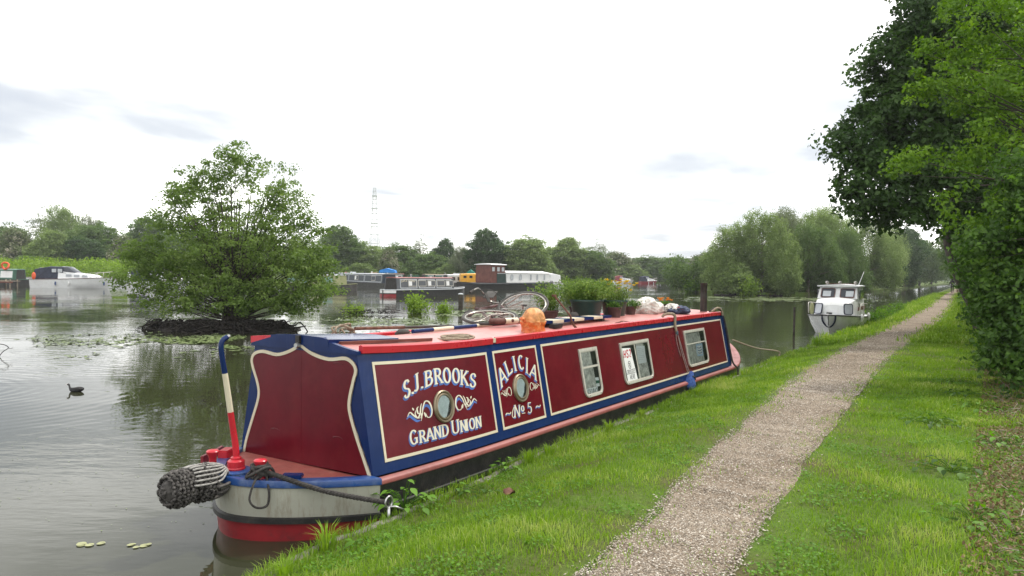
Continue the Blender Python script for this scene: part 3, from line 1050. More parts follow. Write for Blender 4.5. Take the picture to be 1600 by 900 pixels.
n5 = [('N', (2.235, .635), (.13, -.012), (.03, .125)), ('o', (2.395, .672), (.075, 0), (0, .06)), ('5', (2.515, .632), (.12, -.004), (.01, .118))]
word(n5, .022, .008, 'lettering', 'cream inscription No 5 between small flourishes', dx=-.008, dz=-.012)
word([('~', (2.085, .665), (.105, 0), (0, .05))], .022, .008, 'flourish', 'left wavy flourish', dx=-.008, dz=-.012)
word([('~', (2.712, .655), (.105, 0), (0, .05))], .022, .008, 'flourish', 'right wavy flourish', dx=-.008, dz=-.012)
mbN = MB(); mb = mbN
ribbon(mb, catmull([(2.262, .74), (2.225, .70), (2.205, .655), (2.225, .632), (2.25, .65)], 4), .014, SFn, .006, d=.0064)
o = mb.build('lettering', M['cream_letter'], boat, fix=False); o['label'] = 'curling tail of the painted capital N'
mb = MB(); ribbon(mb, [(2.40, .650), (2.47, .648)], .008, SFn, d=.0064); mb.build('lettering', M['cream_letter'], boat, fix=False)
for cx_, cz_, sc, mir in ((.72, .905, 1.0, 1), (1.40, .900, 1.0, -1), (2.165, .905, .60, 1), (2.745, .905, .60, -1)):
    mb = MB()
    curls = [[(-.20, -.005), (-.16, .025), (-.12, 0), (-.07, -.03), (-.02, -.035)],
             [(-.075, .03), (-.09, -.0), (-.06, -.03), (-.02, .0), (0, .05), (.02, .075)],
             [(-.03, .055), (-.055, .04), (-.05, .005), (-.025, .0)],
             [(-.02, -.06), (.01, -.01), (.03, .04), (.075, .085), (.13, .07), (.155, .01), (.13, -.04), (.08, -.045), (.06, -.01)],
             [(-.01, -.045), (.0, .0)], [(.04, .0), (.055, -.04)], [(-.1, .035), (-.12, .055)]]
    for cv in curls:
        pts = [(cx_ + mir * p[0] * sc, cz_ + p[1] * sc * (1.15 if mir > 0 else 1.05)) for p in catmull(cv, 4)]
        ribbon(mb, pts, .019 * sc, SFn, .009 * sc, taper=True, d=.0064)
    mb.build('scrollwork', M['cream_letter'], boat, fix=False)
mb = MB()
for cx_, cz_, sc, mir in ((.72, .905, 1.0, 1), (1.40, .900, 1.0, -1)):
    mb = MB()
    for cv in ([(-.205, -.012), (-.16, .008), (-.12, -.015), (-.07, -.048), (-.02, -.05)], [(.03, .03), (.075, .07), (.125, .055), (.145, .005), (.12, -.05)]):
        ribbon(mb, [(cx_ + mir * p[0] * sc - .008, cz_ + p[1] * sc - .012) for p in catmull(cv, 4)], .024 * sc, SFn, taper=True, d=.0042)
    mb.build('scroll_shadow', M['letterblue'], boat, fix=False)

# portholes
for uc, zc in ((1.055, .918), (2.452, .927)):
    def cir(r, n=28): return [(uc + r * math.cos(2 * math.pi * i / n), zc + r * math.sin(2 * math.pi * i / n)) for i in range(n)]
    mb = MB()
    prof = [(.158, .004), (.156, .018), (.146, .026), (.134, .022), (.130, .014), (.122, .026), (.112, .028), (.106, .012), (.106, .004)]
    n = 28
    V, F = [], []
    for r, d in prof: V += [SFn(*p, d) for p in cir(r, n)]
    for i in range(len(prof) - 1):
        for k in range(n):
            F.append((i * n + k, i * n + (k + 1) % n, (i + 1) * n + (k + 1) % n, (i + 1) * n + k))
    mb.add(V, F)
    for k in range(8):
        a = k * math.pi / 4 + .2
        mb.blob(SFn(uc + .145 * math.cos(a), zc + .145 * math.sin(a), .026), (.006, .006, .006), 6, 4)
    ph = mb.build('porthole', M['brass'], boat, smooth=True)
    mb = MB(); plate(mb, cir(.108), SFn, .0072); mb.build('pane', M['interior'], ph)  # shade of the cabin inside, put in as a dark plate behind the curtain
    mb = MB()
    nx = 16
    V = []
    for i in range(nx + 1):
        s = -.098 + .19 * i / nx
        top = math.sqrt(max(0, .1056 ** 2 - s * s)); bot = -top if s < .03 else -top + .045 * (s - .03) / .055
        for k in range(5):
            V.append(SFn(uc + s + .008 * (k - 2), zc + bot + (top - bot) * k / 4, .0108 + .0020 * math.sin(i * 1.9) + .0009 * math.sin(i * .7)))
    mb.add(V, [(i * 5 + k, (i + 1) * 5 + k, (i + 1) * 5 + k + 1, i * 5 + k + 1) for i in range(nx) for k in range(4)])
    mb.build('curtain', M['netcurtain'], ph, smooth='all')
    mb = MB(); plate(mb, cir(.107), SFn, .0145); mb.build('glazing', M['glass'], ph)

# rectangular windows
def curtain_mb(u0, u1, z0, z1, d, amp=.0034, k=9.0, sway=0.0):
    mb = MB(); nx = 22; V = []
    for i in range(nx + 1):
        s = i / nx
        for j in range(5):
            t = j / 4
            V.append(SF(u0 + (u1 - u0) * s + sway * (1 - t) * (s - .5), z0 + (z1 - z0) * t, d + amp * math.sin(s * k * 2.3 + t * .6) + amp * .5 * math.sin(s * k * 5.1)))
    mb.add(V, [(i * 5 + j, (i + 1) * 5 + j, (i + 1) * 5 + j + 1, i * 5 + j + 1) for i in range(nx) for j in range(4)])
    return mb
def quad_plate(name, pts, d, mat, parent, fn=SFn, label=None):
    mb = MB(); plate(mb, pts, fn, d, d - .0015); o = mb.build(name, mat, parent)
    if label: o['label'] = label
    return o
def text_on(parent, txt, x0, z0, w, h, wt, mat, lean=0.0, gap=.12, d=.0, name='printing', rise=0.0):
    mb = MB(); n = len(txt); cw = w / n
    for i, ch in enumerate(txt):
        if ch == ' ': continue
        letter(mb, ch, (x0 + i * cw, z0 + rise * i), (cw * (1 - gap), rise * .8), (lean, h), SFn, wt, serif=False, d=d)
    return mb.build(name, mat, parent, fix=False)

WINS = [(3.93, 4.44, .615, 1.245), (5.18, 6.22, .635, 1.235), (7.81, 8.87, .63, 1.262)]
wobj = []
for wi, (a, b, z0, z1) in enumerate(WINS):
    fw = .030
    O_ = rr_pts(a, b, z0, z1, .10, .015)
    I_ = rr_pts(a + fw, b - fw, z0 + fw, z1 - fw * 1.3, .065, .008)
    mb = MB(); V, F = frame_strip(O_, I_, .002, .024, SF); mb.add(V, F)
    I2 = rr_pts(a + fw + .014, b - fw - .014, z0 + fw + .014, z1 - fw * 1.3 - .014, .055, .006)
    V, F = frame_strip(I_, I2, .004, .017, SF); mb.add(V, F)
    fr = mb.build('window', M['alu'], boat, smooth=False)
    wobj.append(fr)
    mb = MB(); plate(mb, rr_pts(a + fw * .8, b - fw * .8, z0 + fw * .8, z1 - fw, .06), SF, .0040); mb.build('pane', M['interior'], fr)  # near-black sheet standing in for the unlit room behind the glazing
    mb = MB(); plate(mb, rr_pts(a + fw * .9, b - fw * .9, z0 + fw * .9, z1 - fw * 1.1, .06), SF, .0150); mb.build('glazing', M['glass'], fr)
    for uu in (a + .10, b - .08):
        mb = MB(); mb.blob(SF(uu, z0 + .022, .026), (.016, .01, .010), 8, 5); mb.build('screw', M['chrome'], fr, smooth=True)
f1, f2, f3 = wobj
mb = MB(); mb.hexa([SF(3.965, .985, .006), SF(4.41, .985, .006), SF(4.41, .985, .021), SF(3.965, .985, .021), SF(3.965, 1.012, .006), SF(4.41, 1.012, .006), SF(4.41, 1.012, .021), SF(3.965, 1.012, .021)]); mb.build('transom', M['alu'], f1)
curtain_mb(3.985, 4.26, .66, 1.19, .0085, k=7, sway=.08).build('curtain', M['curtain'], f1, smooth='all')
quad_plate('number_plate', [(3.978, .650), (4.30, .642), (4.30, .724), (3.97, .731)], .0128, M['paper'], f1)
text_on(f1, 'C51043', 4.005, .660, .29, .055, .010, M['inkblack'], d=.0135, rise=-.001)
quad_plate('carton', [(4.275, .725), (4.372, .72), (4.372, .84), (4.275, .845)], .0125, M['paper'], f1)
quad_plate('carton_band', [(4.275, .765), (4.372, .76), (4.372, .80), (4.275, .805)], .0132, M['plategreen'], f1)
mb = MB(); mb.hexa([SF(5.68, .67, .006), SF(5.71, .67, .006), SF(5.71, .67, .018), SF(5.68, .67, .018), SF(5.66, 1.19, .006), SF(5.69, 1.19, .006), SF(5.69, 1.19, .018), SF(5.66, 1.19, .018)]); mb.build('mullion', M['alu'], f2)
curtain_mb(5.73, 6.02, .68, 1.18, .0085, k=8, sway=.15).build('curtain', M['curtain'], f2, smooth='all')
s = quad_plate('poster', [(5.262, .677), (5.61, .668), (5.518, 1.141), (5.235, 1.158)], .0155, M['paper'], f2, label='white poster reading HS2 CROSSES HERE')
text_on(f2, 'HS2', 5.24, 1.015, .285, .105, .022, M['inkred'], lean=.02, d=.0165)
mb = MB(); ribbon(mb, arcp(5.40, .905, .045, .052, 0, 360, 20), .010, SFn, d=.0165); ribbon(mb, [(5.43, .87), (5.37, .94)], .009, SFn, d=.0166); ribbon(mb, [(5.39, .88), (5.40, .93), (5.42, .92)], .012, SFn, d=.0167)
mb.build('printing', M['inkblack'], f2, fix=False)
text_on(f2, 'CROSSES', 5.262, .775, .30, .062, .009, M['inkblack'], lean=.01, d=.0165)
text_on(f2, 'HERE', 5.345, .700, .19, .060, .010, M['inkblack'], lean=.01, d=.0165)
s = quad_plate('notice', [(5.735, .886), (6.02, .884), (6.055, 1.135), (5.745, 1.151)], .0127, M['paper'], f2)
mb = MB()
for k in range(7):
    ribbon(mb, [(5.77, 1.11 - .027 * k), (5.77 + (.22 if k % 3 else .15), 1.105 - .027 * k)], .004, SFn, d=.0134)
mb.build('printing', M['gelgrey'], f2, fix=False)
mb = MB(); mb.hexa([SF(7.85, 1.01, .006), SF(8.83, 1.01, .006), SF(8.83, 1.01, .019), SF(7.85, 1.01, .019), SF(7.85, 1.03, .006), SF(8.83, 1.03, .006), SF(8.83, 1.03, .019), SF(7.85, 1.03, .019)]); mb.build('transom', M['alu'], f3)
curtain_mb(7.87, 8.60, .68, 1.20, .0085, k=15, sway=.1).build('curtain', M['curtain'], f3, smooth='all')
quad_plate('notice', [(8.285, .782), (8.604, .769), (8.655, .988), (8.304, .996)], .0125, M['paperblue'], f3)
quad_plate('notice', [(8.33, .81), (8.575, .80), (8.61, .955), (8.345, .965)], .0133, M['paper'], f3)
mb = MB()
for k in range(3): ribbon(mb, catmull([(8.36, .93 - .045 * k), (8.46, .915 - .045 * k), (8.57, .93 - .045 * k)], 4), .014, SFn, d=.0142)
mb.build('printing', M['bluelight'], f3, fix=False)

# gunwale, hull sides and bow
def planf(u):           # half beam forward of the cabin
    if u <= 10.18: return .93
    t = min(1, (u - 10.18) / 2.75)
    return .93 * (1 - t ** 1.65) ** .9
BU = UU + [10.5, 10.9, 11.3, 11.7, 12.1, 12.4, 12.65, 12.82, 12.93]
for sgn in (1, -1):
    R, Hh, Rs = [], [], []
    for u in BU:
        h = planf(u); s = sheer(u, .42)
        y = lambda k: BW / 2 - sgn * k
        inn = max(0, h - .10) if u > 10.2 else h - .05
        R.append([(u, y(inn), .425 + s), (u, y(h), .412 + s), (u, y(h + .010), .400 + s), (u, y(h + .010), .375 + s), (u, y(h), .366 + s), (u, y(inn), .356 + s)])
        Hh.append([(u, y(h - .004), .372 + s), (u, y(h - .005), .2 + s * .6), (u, y(h + .018), .195 + s * .5), (u, y(h + .018), .165 + s * .5), (u, y(h - .005), .16 + s * .5),
                   (u - (.25 if u > 12 else 0), y(h * .97), 0), (u - (.5 if u > 12 else 0), y(h * .9), -.5)])
    mb = MB(); mb.add(*loft(R)); mb.build('gunwale', M['gunwale'], boat, smooth=True)
    mb = MB(); mb.add(*loft(Hh, closed_ring=False)); mb.build('hull_side', M['black'], boat, smooth=True)
# bow: raised coaming round the well and a foredeck
mb = MB()
R = []
for u in [10.15, 10.5, 10.9, 11.3, 11.7, 12.1, 12.4, 12.65, 12.82]:
    h = max(.02, planf(u) - .02); s = sheer(u, .42); hh = .015
    R.append([(u, BW / 2 - h, .40 + s), (u, BW / 2 - h * .96, .40 + hh + s), (u, BW / 2, .415 + hh + s), (u, BW / 2 + h * .96, .40 + hh + s), (u, BW / 2 + h, .40 + s)])
mb.add(*loft(R)); mb.build('foredeck', M['gunwale'], boat, smooth=True)
mb = MB(); mb.box((10.45, .40, .52), (.35, .40, .26)); mb.build('locker', M['bluelight'], boat, bevel=.02)
# black rope-worn corner strip at the fore end of the cabin
mb = MB(); mb.bar((10.19, .02, .47), (10.19, .2, 1.44), .035); mb.build('cabin_corner', M['black'], boat)

# stern counter
def outl(t, k=1.0): return (-.82 * (1 - abs(t) ** 1.8) * (k if k > .9 else k) , BW / 2 - .985 * t * k)
TT = [math.sin(math.pi / 2 * (-1 + 2 * i / 44)) for i in range(45)]
def crow(k, z, du=0.0, sh=1.0):
    out = []
    for t in TT:
        u, l = outl(t, k)
        out.append((u + du, l, z + sh * sheer(max(u, -.9), .42)))
    return out
def strip(levels, name, mat, parent=boat, smooth=True):
    mb = MB(); mb.add(*loft([crow(*lv) for lv in levels], closed_ring=False)); return mb.build(name, mat, parent, smooth=smooth)
strip([(.86, .415), (.86, .452), (.99, .448), (1.0, .435), (1.0, .392), (.985, .385), (.93, .385)], 'counter_rim', M['bluelight'])
strip([(.982, .392), (.978, .25), (.968, .155, .01, .75)], 'counter_side', M['hullgrey'])
strip([(.966, .158, .01, .75), (.992, .152, .0, .72), (.992, .112, 0, .7), (.966, .106, .01, .7)], 'rubbing_strake', M['black'])
strip([(.966, .108, .01, .7), (.955, -.02, .02, .6), (.95, -.06, .02, .6)], 'counter_band', M['hullred'])
strip([(.94, .02, .03, .3), (.90, -.35, .1, 0)], 'counter_bottom', M['black'])
mb = MB()
rim = crow(.868, .418)
V = rim + [(.02, p[1], .418 + sheer(0, .42)) for p in rim]
n = len(rim)
mb.add(V, [(i, i + 1, n + i + 1, n + i) for i in range(n - 1)])
mb.build('stern_deck', M['deckred'], boat)
# tiller: rudder stock collar, swan neck in red, cream and blue
tz = .44 + sheer(-.70, .42)
mb = MB(); mb.lathe([(0, 0), (.135, 0), (.135, .035), (.12, .045), (0, .045)], (-.66, .955, tz - .01), 24, cap=False); td = mb.build('tiller_base', M['bluelight'], boat, smooth=True)
mb = MB(); mb.lathe([(0, 0), (.075, 0), (.078, .012), (.07, .02), (.07, .07), (.06, .08), (.045, .085), (.045, .10), (.03, .11), (0, .11)], (-.66, .955, tz + .035), 20, cap=False)
col = mb.build('tiller_collar', M['red'], boat, smooth=True)
tp = catmull([(-.66, .955, tz + .10), (-.665, .955, tz + .22), (-.70, .96, .95), (-.755, .965, 1.30), (-.79, .97, 1.50), (-.80, .97, 1.595), (-.785, .968, 1.64), (-.745, .965, 1.665)], 8)
zs = [p[2] for p in tp]
i1 = next(i for i, z in enumerate(zs) if z > 1.0); i2 = next(i for i, z in enumerate(zs) if z > 1.335)
for a, b, mt, nm in ((0, i1, 'red', 'r'), (i1, i2, 'cream', 'c'), (i2, len(tp) - 1, 'blue', 'b')):
    mb = MB(); mb.tube(tp[a:b + 1], [.029 - .007 * min(1, (k / 30)) for k in range(a, b + 1)], 12); o = mb.build('tiller_arm', M[mt], boat, smooth=True)
mb = MB(); mb.tube([tp[-1], (-.725, .962, 1.672)], .017, 8); mb.build('tiller_socket', M['steel'], boat, smooth=True)
# mooring dollies
def dolly(u, l):
    z = .45 + sheer(u, .42)
    mb = MB(); mb.lathe([(0, 0), (.045, 0), (.036, .03), (.030, .075), (.036, .11), (.052, .135), (.055, .15), (.045, .16), (0, .165)], (u, l, z - .004), 16, cap=False)
    return mb.build('mooring_dolly', M['red'], boat, smooth=True)
dolly(-.70, 1.22); dolly(-.66, .64)
mb = MB(); z = .445 + sheer(-.45, .42)
mb.box((-.48, .46, z + .02), (.10, .17, .035), rz=.6); mb.build('fairlead', M['blue'], boat, bevel=.008)
mb = MB(); mb.bar((-.60, 1.52, z + .02), (-.25, 1.72, z + .02), .025, .07); mb.build('deck_step', M['maroon'], boat)
mb = MB(); mb.box((-.34, 1.53, z + .02), (.16, .10, .10), rz=.5); mb.build('gas_locker_lid', M['red'], boat, bevel=.01)

# ------------------------------------------------------------------ things on and around the moored boat
def B(u, l, z=0.0):     # boat frame to world
    return W(u, l, z)
def Bt(pts): return [tuple(W(*p)) for p in pts]
def at(name, u, l, z, label, cat, group=None):
    return tag(empty(name, W(u, l, z), ROTB), label, cat, group)

# knitted stern fender
fen = at('rope_fender', -.80, .95, .50, 'big knitted rope fender hanging off the stern of the red narrowboat', 'boat fender')
def knit(mb, x0, x1, r, seed, n=15, pitch=.031):
    rows = max(3, int((x1 - x0) / pitch))
    for i in range(rows + 1):
        s = i / rows
        rr = r * max(.04, 1 - abs(2 * s - 1) ** 3.0) ** .5
        xx = x0 + (x1 - x0) * s
        nj = max(5, int(n * 2 * rr / r))
        for j in range(nj):
            a = 2 * math.pi * (j + .5 * (i % 2)) / nj
            R_.seed(i * 97 + j + seed)
            rk = rr * R_.uniform(.96, 1.05)
            c = Vector((xx + R_.uniform(-.004, .004), rk * math.cos(a), rk * math.sin(a)))
            d = Vector((0, -math.sin(a), math.cos(a)))
            sg = 1 if (i + j) % 2 else -1
            p = c - d * .016 + Vector((sg * .013, 0, 0)); q = c + d * .016 - Vector((sg * .013, 0, 0))
            m_ = c + Vector((0, math.cos(a), math.sin(a))) * .013
            mb.tube([p, m_, q], [.009, .013, .009], 5, caps=True)
mb = MB(); knit(mb, -.52, -.27, .128, 1)
mb.blob((-.395, 0, 0), (.13, .12, .12), 14, 9)
b1 = mb.build('fender_knot', M['fenderknit'], fen, smooth='all', fix=False)
mb = MB(); knit(mb, -.30, -.08, .135, 2)
mb.blob((-.18, 0, 0), (.13, .125, .125), 14, 9)
mb.build('fender_knot', M['fenderknit'], fen, smooth='all', fix=False)
mb = MB()
for k in range(15):
    a = math.pi * (-.15 + 1.1 * k / 14)
    y0, z0 = .143 * math.cos(a), .143 * math.sin(a)
    R_.seed(k)
    mb.tube(catmull([(-.31 + R_.uniform(-.04, .04), y0 * .95, z0 * .95 + .01), (-.25, y0 * 1.04, z0 * 1.05), (-.10, y0 * 1.0 + R_.uniform(-.02, .02), z0 * .95), (.0, y0 * .5, .06 + z0 * .3), (.03, y0 * .3, .02)], 4), .009, 6)
mb.build('lashing', M['ropegrey'], fen, smooth='all', fix=False)
mb = MB()
for k in range(7):
    a = math.pi * (1.05 + .8 * k / 6)
    mb.tube(catmull([(-.14, .15 * math.cos(a), .15 * math.sin(a)), (-.06, .14 * math.cos(a), .14 * math.sin(a)), (.02, .1 * math.cos(a), .10 * math.sin(a)), (.04, .03, -.02)], 4), .013, 6)
mb.build('lashing', M['fenderknit'], fen, smooth='all', fix=False)
for s, e in ((-.05, (.10, .27, .02)), (.05, (.13, -.30, .0))):
    mb = MB()
    a, b_ = Vector((-.02, s, .03)), Vector(e)
    for k in range(9):
        p = a.lerp(b_, k / 9); q = a.lerp(b_, (k + 1.25) / 9)
        d = (q - p).normalized(); sd = Vector((-d.y, d.x, 0)).normalized() if k % 2 else Vector((0, 0, 1))
        mb.tube([p + sd * .006, p.lerp(q, .5) + sd * .011, q + sd * .006, p.lerp(q, .5) - sd * .011], .0035, 4, closed=True)
    mb.build('chain', M['black'], fen, smooth='all', fix=False)

# mooring rope on the dolly and the ring on the bank
zd = .50
rp = at('mooring_rope', -.66, .64, zd, 'black mooring rope knotted round the red dolly and led to the bank ring', 'rope')
mb = MB()
pts = []
for k in range(60):
    a = k * .62
    pts.append((.062 * math.cos(a) + .012 * math.sin(k * 1.3), .062 * math.sin(a) + .012 * math.cos(k * 2.1), .012 + .11 * abs(math.sin(k * .21)) + .006 * math.sin(k * 2.2)))
mb.tube(catmull(pts, 3), .013, 6)
mb.tube(catmull([(.06, 0, .10), (.10, .05, .11), (.02, .12, .06), (-.09, .06, .03), (-.10, -.05, .08), (0, -.1, .12), (.09, -.06, .04), (.02, -.04, .0)], 5), .013, 6)
mb.tube(catmull([(-.04, -.04, .05), (-.12, -.08, .02), (-.18, -.10, -.10), (-.14, -.13, -.17), (-.06, -.16, -.17), (-.03, -.15, -.08), (.0, -.08, .04)], 5), .010, 6)
mb.build('knot', M['ropedark'], rp, smooth='all', fix=False)
def local(base, pts, rz=ROTB):
    Mi = (Matrix.Translation(Vector(base)) @ Matrix.Rotation(rz, 4, 'Z')).inverted()
    return [tuple(Mi @ Vector(p)) for p in pts]
ring_w = W(-.20, -.36, .36)
a = W(-.66, .64, zd) + Vector((.04, -.03, .08))
mid = a.lerp(ring_w, .5) + Vector((0, 0, -.03))
line = catmull([tuple(a), tuple(mid), tuple(ring_w + Vector((0, 0, .012)))], 14)
def twisted(mb, pts, r, tw=26):
    pts = [Vector(p) for p in pts]
    for s in range(3):
        q = []
        for i, p in enumerate(pts):
            d = (pts[min(i + 1, len(pts) - 1)] - pts[max(i - 1, 0)]).normalized()
            x = d.cross(Vector((0, 0, 1))).normalized(); y = x.cross(d)
            a_ = i * tw * .03 + s * 2.094
            q.append(p + (x * math.cos(a_) + y * math.sin(a_)) * r * .55)
        mb.tube(q, r * .62, 6)
dense = []
for i in range(len(line) - 1):
    for k in range(4): dense.append(Vector(line[i]).lerp(Vector(line[i + 1]), k / 4))
mb = MB(); twisted(mb, local(W(-.66, .64, zd), dense), .019); mb.build('line', M['ropedark'], rp, smooth='all', fix=False)
ri = tag(empty('mooring_ring', ring_w), 'small iron mooring ring on the bank edge with black rope through it', 'mooring ring')
mb = MB(); mb.tube([(.045 * math.cos(t_) * .5, .045 * math.cos(t_) * .8, .045 * math.sin(t_) + .02) for t_ in np.linspace(0, 2 * math.pi, 19)[:-1]], .008, 6, closed=True); mb.build('ring', M['steel'], ri, smooth='all')
mb = MB(); mb.tube([(0, 0, -.2), (0, 0, -.015)], .013, 8); mb.tube([(-.03, 0, -.02), (.05, .0, -.015), (.12, .03, -.05)], .008, 6); mb.build('pin', M['steel'], ri, smooth='all')

def coil(name, u, l, z, label, r, turns, mat, th=.012, squash=1.0, seed=1, flat=True):
    e = at(name, u, l, z, label, 'rope')
    rr = random.Random(seed); pts = []
    n = 26 * turns
    for i in range(n):
        a = 2 * math.pi * i / 26
        k = r * (1 - .42 * (i / n) + .05 * rr.uniform(-1, 1) + .14 * math.sin(i * .083 + seed))
        if flat: pts.append((k * math.cos(a) * squash, k * math.sin(a), th + .006 * (i // 26) + .010 * (1 + math.sin(a * 1.3 + 2)) * .8))
        else: pts.append((k * math.cos(a) * squash + .10 * (i / n) - .05 + .02 * math.sin(i), .05 * math.sin(i * .4), k * .62 * (1 + math.sin(a)) + th))
    mb = MB(); mb.tube(catmull(pts[::2], 2), th, 6); mb.build('coil', mat, e, smooth='all', fix=False)
    return e
coil('rope_coil', 1.05, 1.45, roofz(1.05, 1.45) + .0, 'loose brown rope coil standing up behind the blue hatch', .13, 5, M['rope'], .010, 1.1, 3, False)
c2 = coil('rope_coil', 1.72, .44, roofz(1.72, .44), 'beige rope coil lying flat near the roof edge above the lettering', .20, 5, M['rope'], .012, 1.0, 8)
tail = [(.13, -.12, .02), (.35, -.17, .012), (.7, -.18, .012), (1.2, -.15, .012), (1.7, -.16, .012), (2.2, -.19, .012), (2.6, -.15, .012)]
mb = MB(); mb.tube(catmull([(p[0], p[1], roofz(1.72 + p[0], .44 + p[1]) - roofz(1.72, .44) + .012) for p in tail], 5), .010, 6); mb.build('tail', M['rope'], c2, smooth='all', fix=False)

def pole(name, p, q, bands, r, label, cat='pole'):
    e = tag(empty(name, W(*p)), label, cat)
    P0, P1 = Vector((0, 0, 0)), W(*q) - W(*p)
    t0 = 0
    for t1, mt in bands:
        mb = MB(); mb.tube([P0.lerp(P1, t0), P0.lerp(P1, t1)], r, 10); mb.build('pole_section', M[mt], e, smooth=True)
        t0 = t1
    return e
zz = lambda u, l, h=.02: roofz(u, l) + h
pole('boat_pole', (1.70, 1.05, zz(1.7, 1.05, .03)), (4.6, 1.22, zz(4.6, 1.22, .03)), [(.13, 'blue'), (.27, 'cream'), (.45, 'blue'), (.58, 'cream'), (.72, 'blue'), (.86, 'cream'), (1, 'blue')], .024,
     'blue and cream banded pole lying under the bicycle')
pole('boat_hook', (.92, 1.16, zz(.92, 1.16, .09)), (2.8, 1.33, zz(2.8, 1.33, .05)), [(.45, 'rust'), (1, 'chimney')], .018, 'thin dark boat hook lying from the hatch towards the bicycle', 'boat hook')
pole('brush_handle', (2.0, 1.50, zz(2.0, 1.5, .02)), (3.1, 1.42, zz(3.1, 1.42, .02)), [(1, 'woodpale')], .015, 'pale wooden handle lying beside the boat hook', 'handle')
e = at('mop_head', 1.95, 1.42, zz(1.95, 1.42, 0), 'small dark bundle on the far roof edge by the poles', 'mop')
mb = MB(); mb.blob((0, 0, .03), (.12, .06, .04), 10, 6, amp=.4, seed=4); mb.build('bundle', M['tyre'], e, smooth='all')
for k in range(14):
    pass
# gangplank with painted bands
e = at('gangplank', 4.75, .66, zz(4.75, .66, .035), 'blue and cream banded gangplank lying along the near roof edge', 'gangplank')
for k in range(7):
    mb = MB(); mb.box((-.95 + .3 * k, 0, .022), (.297, .24, .04), rot=Matrix.Rotation(0, 3, 'Z')); mb.build('plank_section', M['cream' if k % 2 else 'blue'], e, bevel=.004)
for x in (-.7, .75):
    mb = MB(); mb.box((x, 0, -.018), (.09, .2, .036)); mb.build('bearer', M['black'], e)
e = at('wood_block', 3.92, .48, zz(3.92, .48, 0), 'small black block between the orange bag and the gangplank', 'block')
mb = MB(); mb.box((0, 0, .03), (.22, .09, .055)); mb.build('block', M['black'], e, bevel=.006)

# orange carrier bag pulled over a gas bottle
e = at('orange_bag', 3.22, .40, zz(3.22, .40, -.01), 'crumpled orange plastic bag standing upright on the roof edge', 'plastic bag')
e.scale = (.92, .92, .95)
V, F = [], []
NA, NZ = 72, 44
for i in range(NZ + 1):
    t_ = i / NZ
    z = .335 * t_
    if t_ < .5: r = .150 + .006 * math.cos(t_ * 14)
    else: r = .152 * math.sqrt(max(0, 1 - ((t_ - .5) / .505) ** 2))
    for k in range(NA):
        a = 2 * math.pi * k / NA
        n_ = noise.noise(Vector((math.cos(a) * 2.2, math.sin(a) * 2.2, z * 9)))
        rg_ = 1 - 2 * abs(noise.noise(Vector((math.cos(a) * 3.1 + 4, math.sin(a) * 3.1, z * 15))))
        rg2 = 1 - 2 * abs(noise.noise(Vector((math.cos(a) * 7 + z * 30, math.sin(a) * 7, z * 26))))
        pl = .012 * math.sin(a * 9 + z * 12) * (1 if t_ < .5 else .35) + .006 * rg_ + .005 * rg2 - .004
        q = r * (1 + .13 * n_) + pl
        if i == 0: q *= 1.05
        V.append((q * math.cos(a) * 1.08, q * math.sin(a), z))
for i in range(NZ):
    for k in range(NA): F.append((i * NA + k, i * NA + (k + 1) % NA, (i + 1) * NA + (k + 1) % NA, (i + 1) * NA + k))
NH = int(NZ * .46) * NA
mb = MB(); mb.add(V, F[:NH]); mb.build('bag', M['orangebag'], e, smooth='all')
mb = MB(); mb.add(V, F[NH:]); mb.build('bag_top', M['orangetop'], e, smooth='all')

mb = MB(); mb.blob((-.150, .04, .175), (.05, .028, .032), 12, 8, amp=.6, seed=2); mb.blob((-.195, .05, .195), (.028, .04, .022), 10, 6, amp=.9, seed=5); mb.build('knot', M['orangebag'], e, smooth='all')

# leaning iron mooring pin
e = at('iron_pin', 4.02, .30, zz(4.02, .3, 0), 'rusty iron mooring pin leaning against the green tub', 'mooring pin')
mb = MB(); mb.tube([(.13, -.02, .01), (.02, 0, .10), (.0, .02, .2), (-.02, .2, .40), (-.05, .24, .46)], [.018, .016, .013, .012, .012], 8); mb.build('shaft', M['rust'], e, smooth=True)
mb = MB(); mb.box((-.05, .24, .46), (.09, .03, .03)); mb.box((.14, -.02, .015), (.09, .035, .03)); mb.build('head', M['rust'], e, bevel=.004)

# bicycle lying on the roof, its front wheel turned up
bk = at('bicycle', 3.42, 1.20, zz(3.42, 1.2, .03), 'old bicycle lying on its side on the red roof with its front wheel tipped up', 'bicycle')
def wheel(center, axis, r, tyre_mat, rim_mat, name='wheel', spokes=28):
    q = Vector(axis).to_track_quat('Z', 'Y').to_matrix()
    C_ = Vector(center)
    mb = MB(); mb.tube([tuple(C_ + q @ Vector((r * math.cos(a), r * math.sin(a), 0))) for a in np.linspace(0, 2 * math.pi, 41)[:-1]], .019, 8, closed=True)
    w = mb.build(name, tyre_mat, bk, smooth='all', fix=False)
    mb = MB(); mb.tube([tuple(C_ + q @ Vector(((r - .026) * math.cos(a), (r - .026) * math.sin(a), 0))) for a in np.linspace(0, 2 * math.pi, 41)[:-1]], .012, 6, closed=True)
    mb.build('rim', rim_mat, w, smooth='all', fix=False)
    mb = MB()
    for i in range(spokes):
        a = 2 * math.pi * i / spokes; s = .03 if i % 2 else -.03
        mb.tube([tuple(C_ + q @ Vector((.02 * math.cos(a + 1.2), .02 * math.sin(a + 1.2), s))), tuple(C_ + q @ Vector(((r - .03) * math.cos(a), (r - .03) * math.sin(a), 0)))], .0016, 4)
    mb.build('spokes', rim_mat, w, fix=False)
    mb = MB(); mb.tube([tuple(C_ + q @ Vector((0, 0, -.04))), tuple(C_ + q @ Vector((0, 0, .04)))], .016, 8); mb.build('hub', rim_mat, w, smooth=True)
    return q
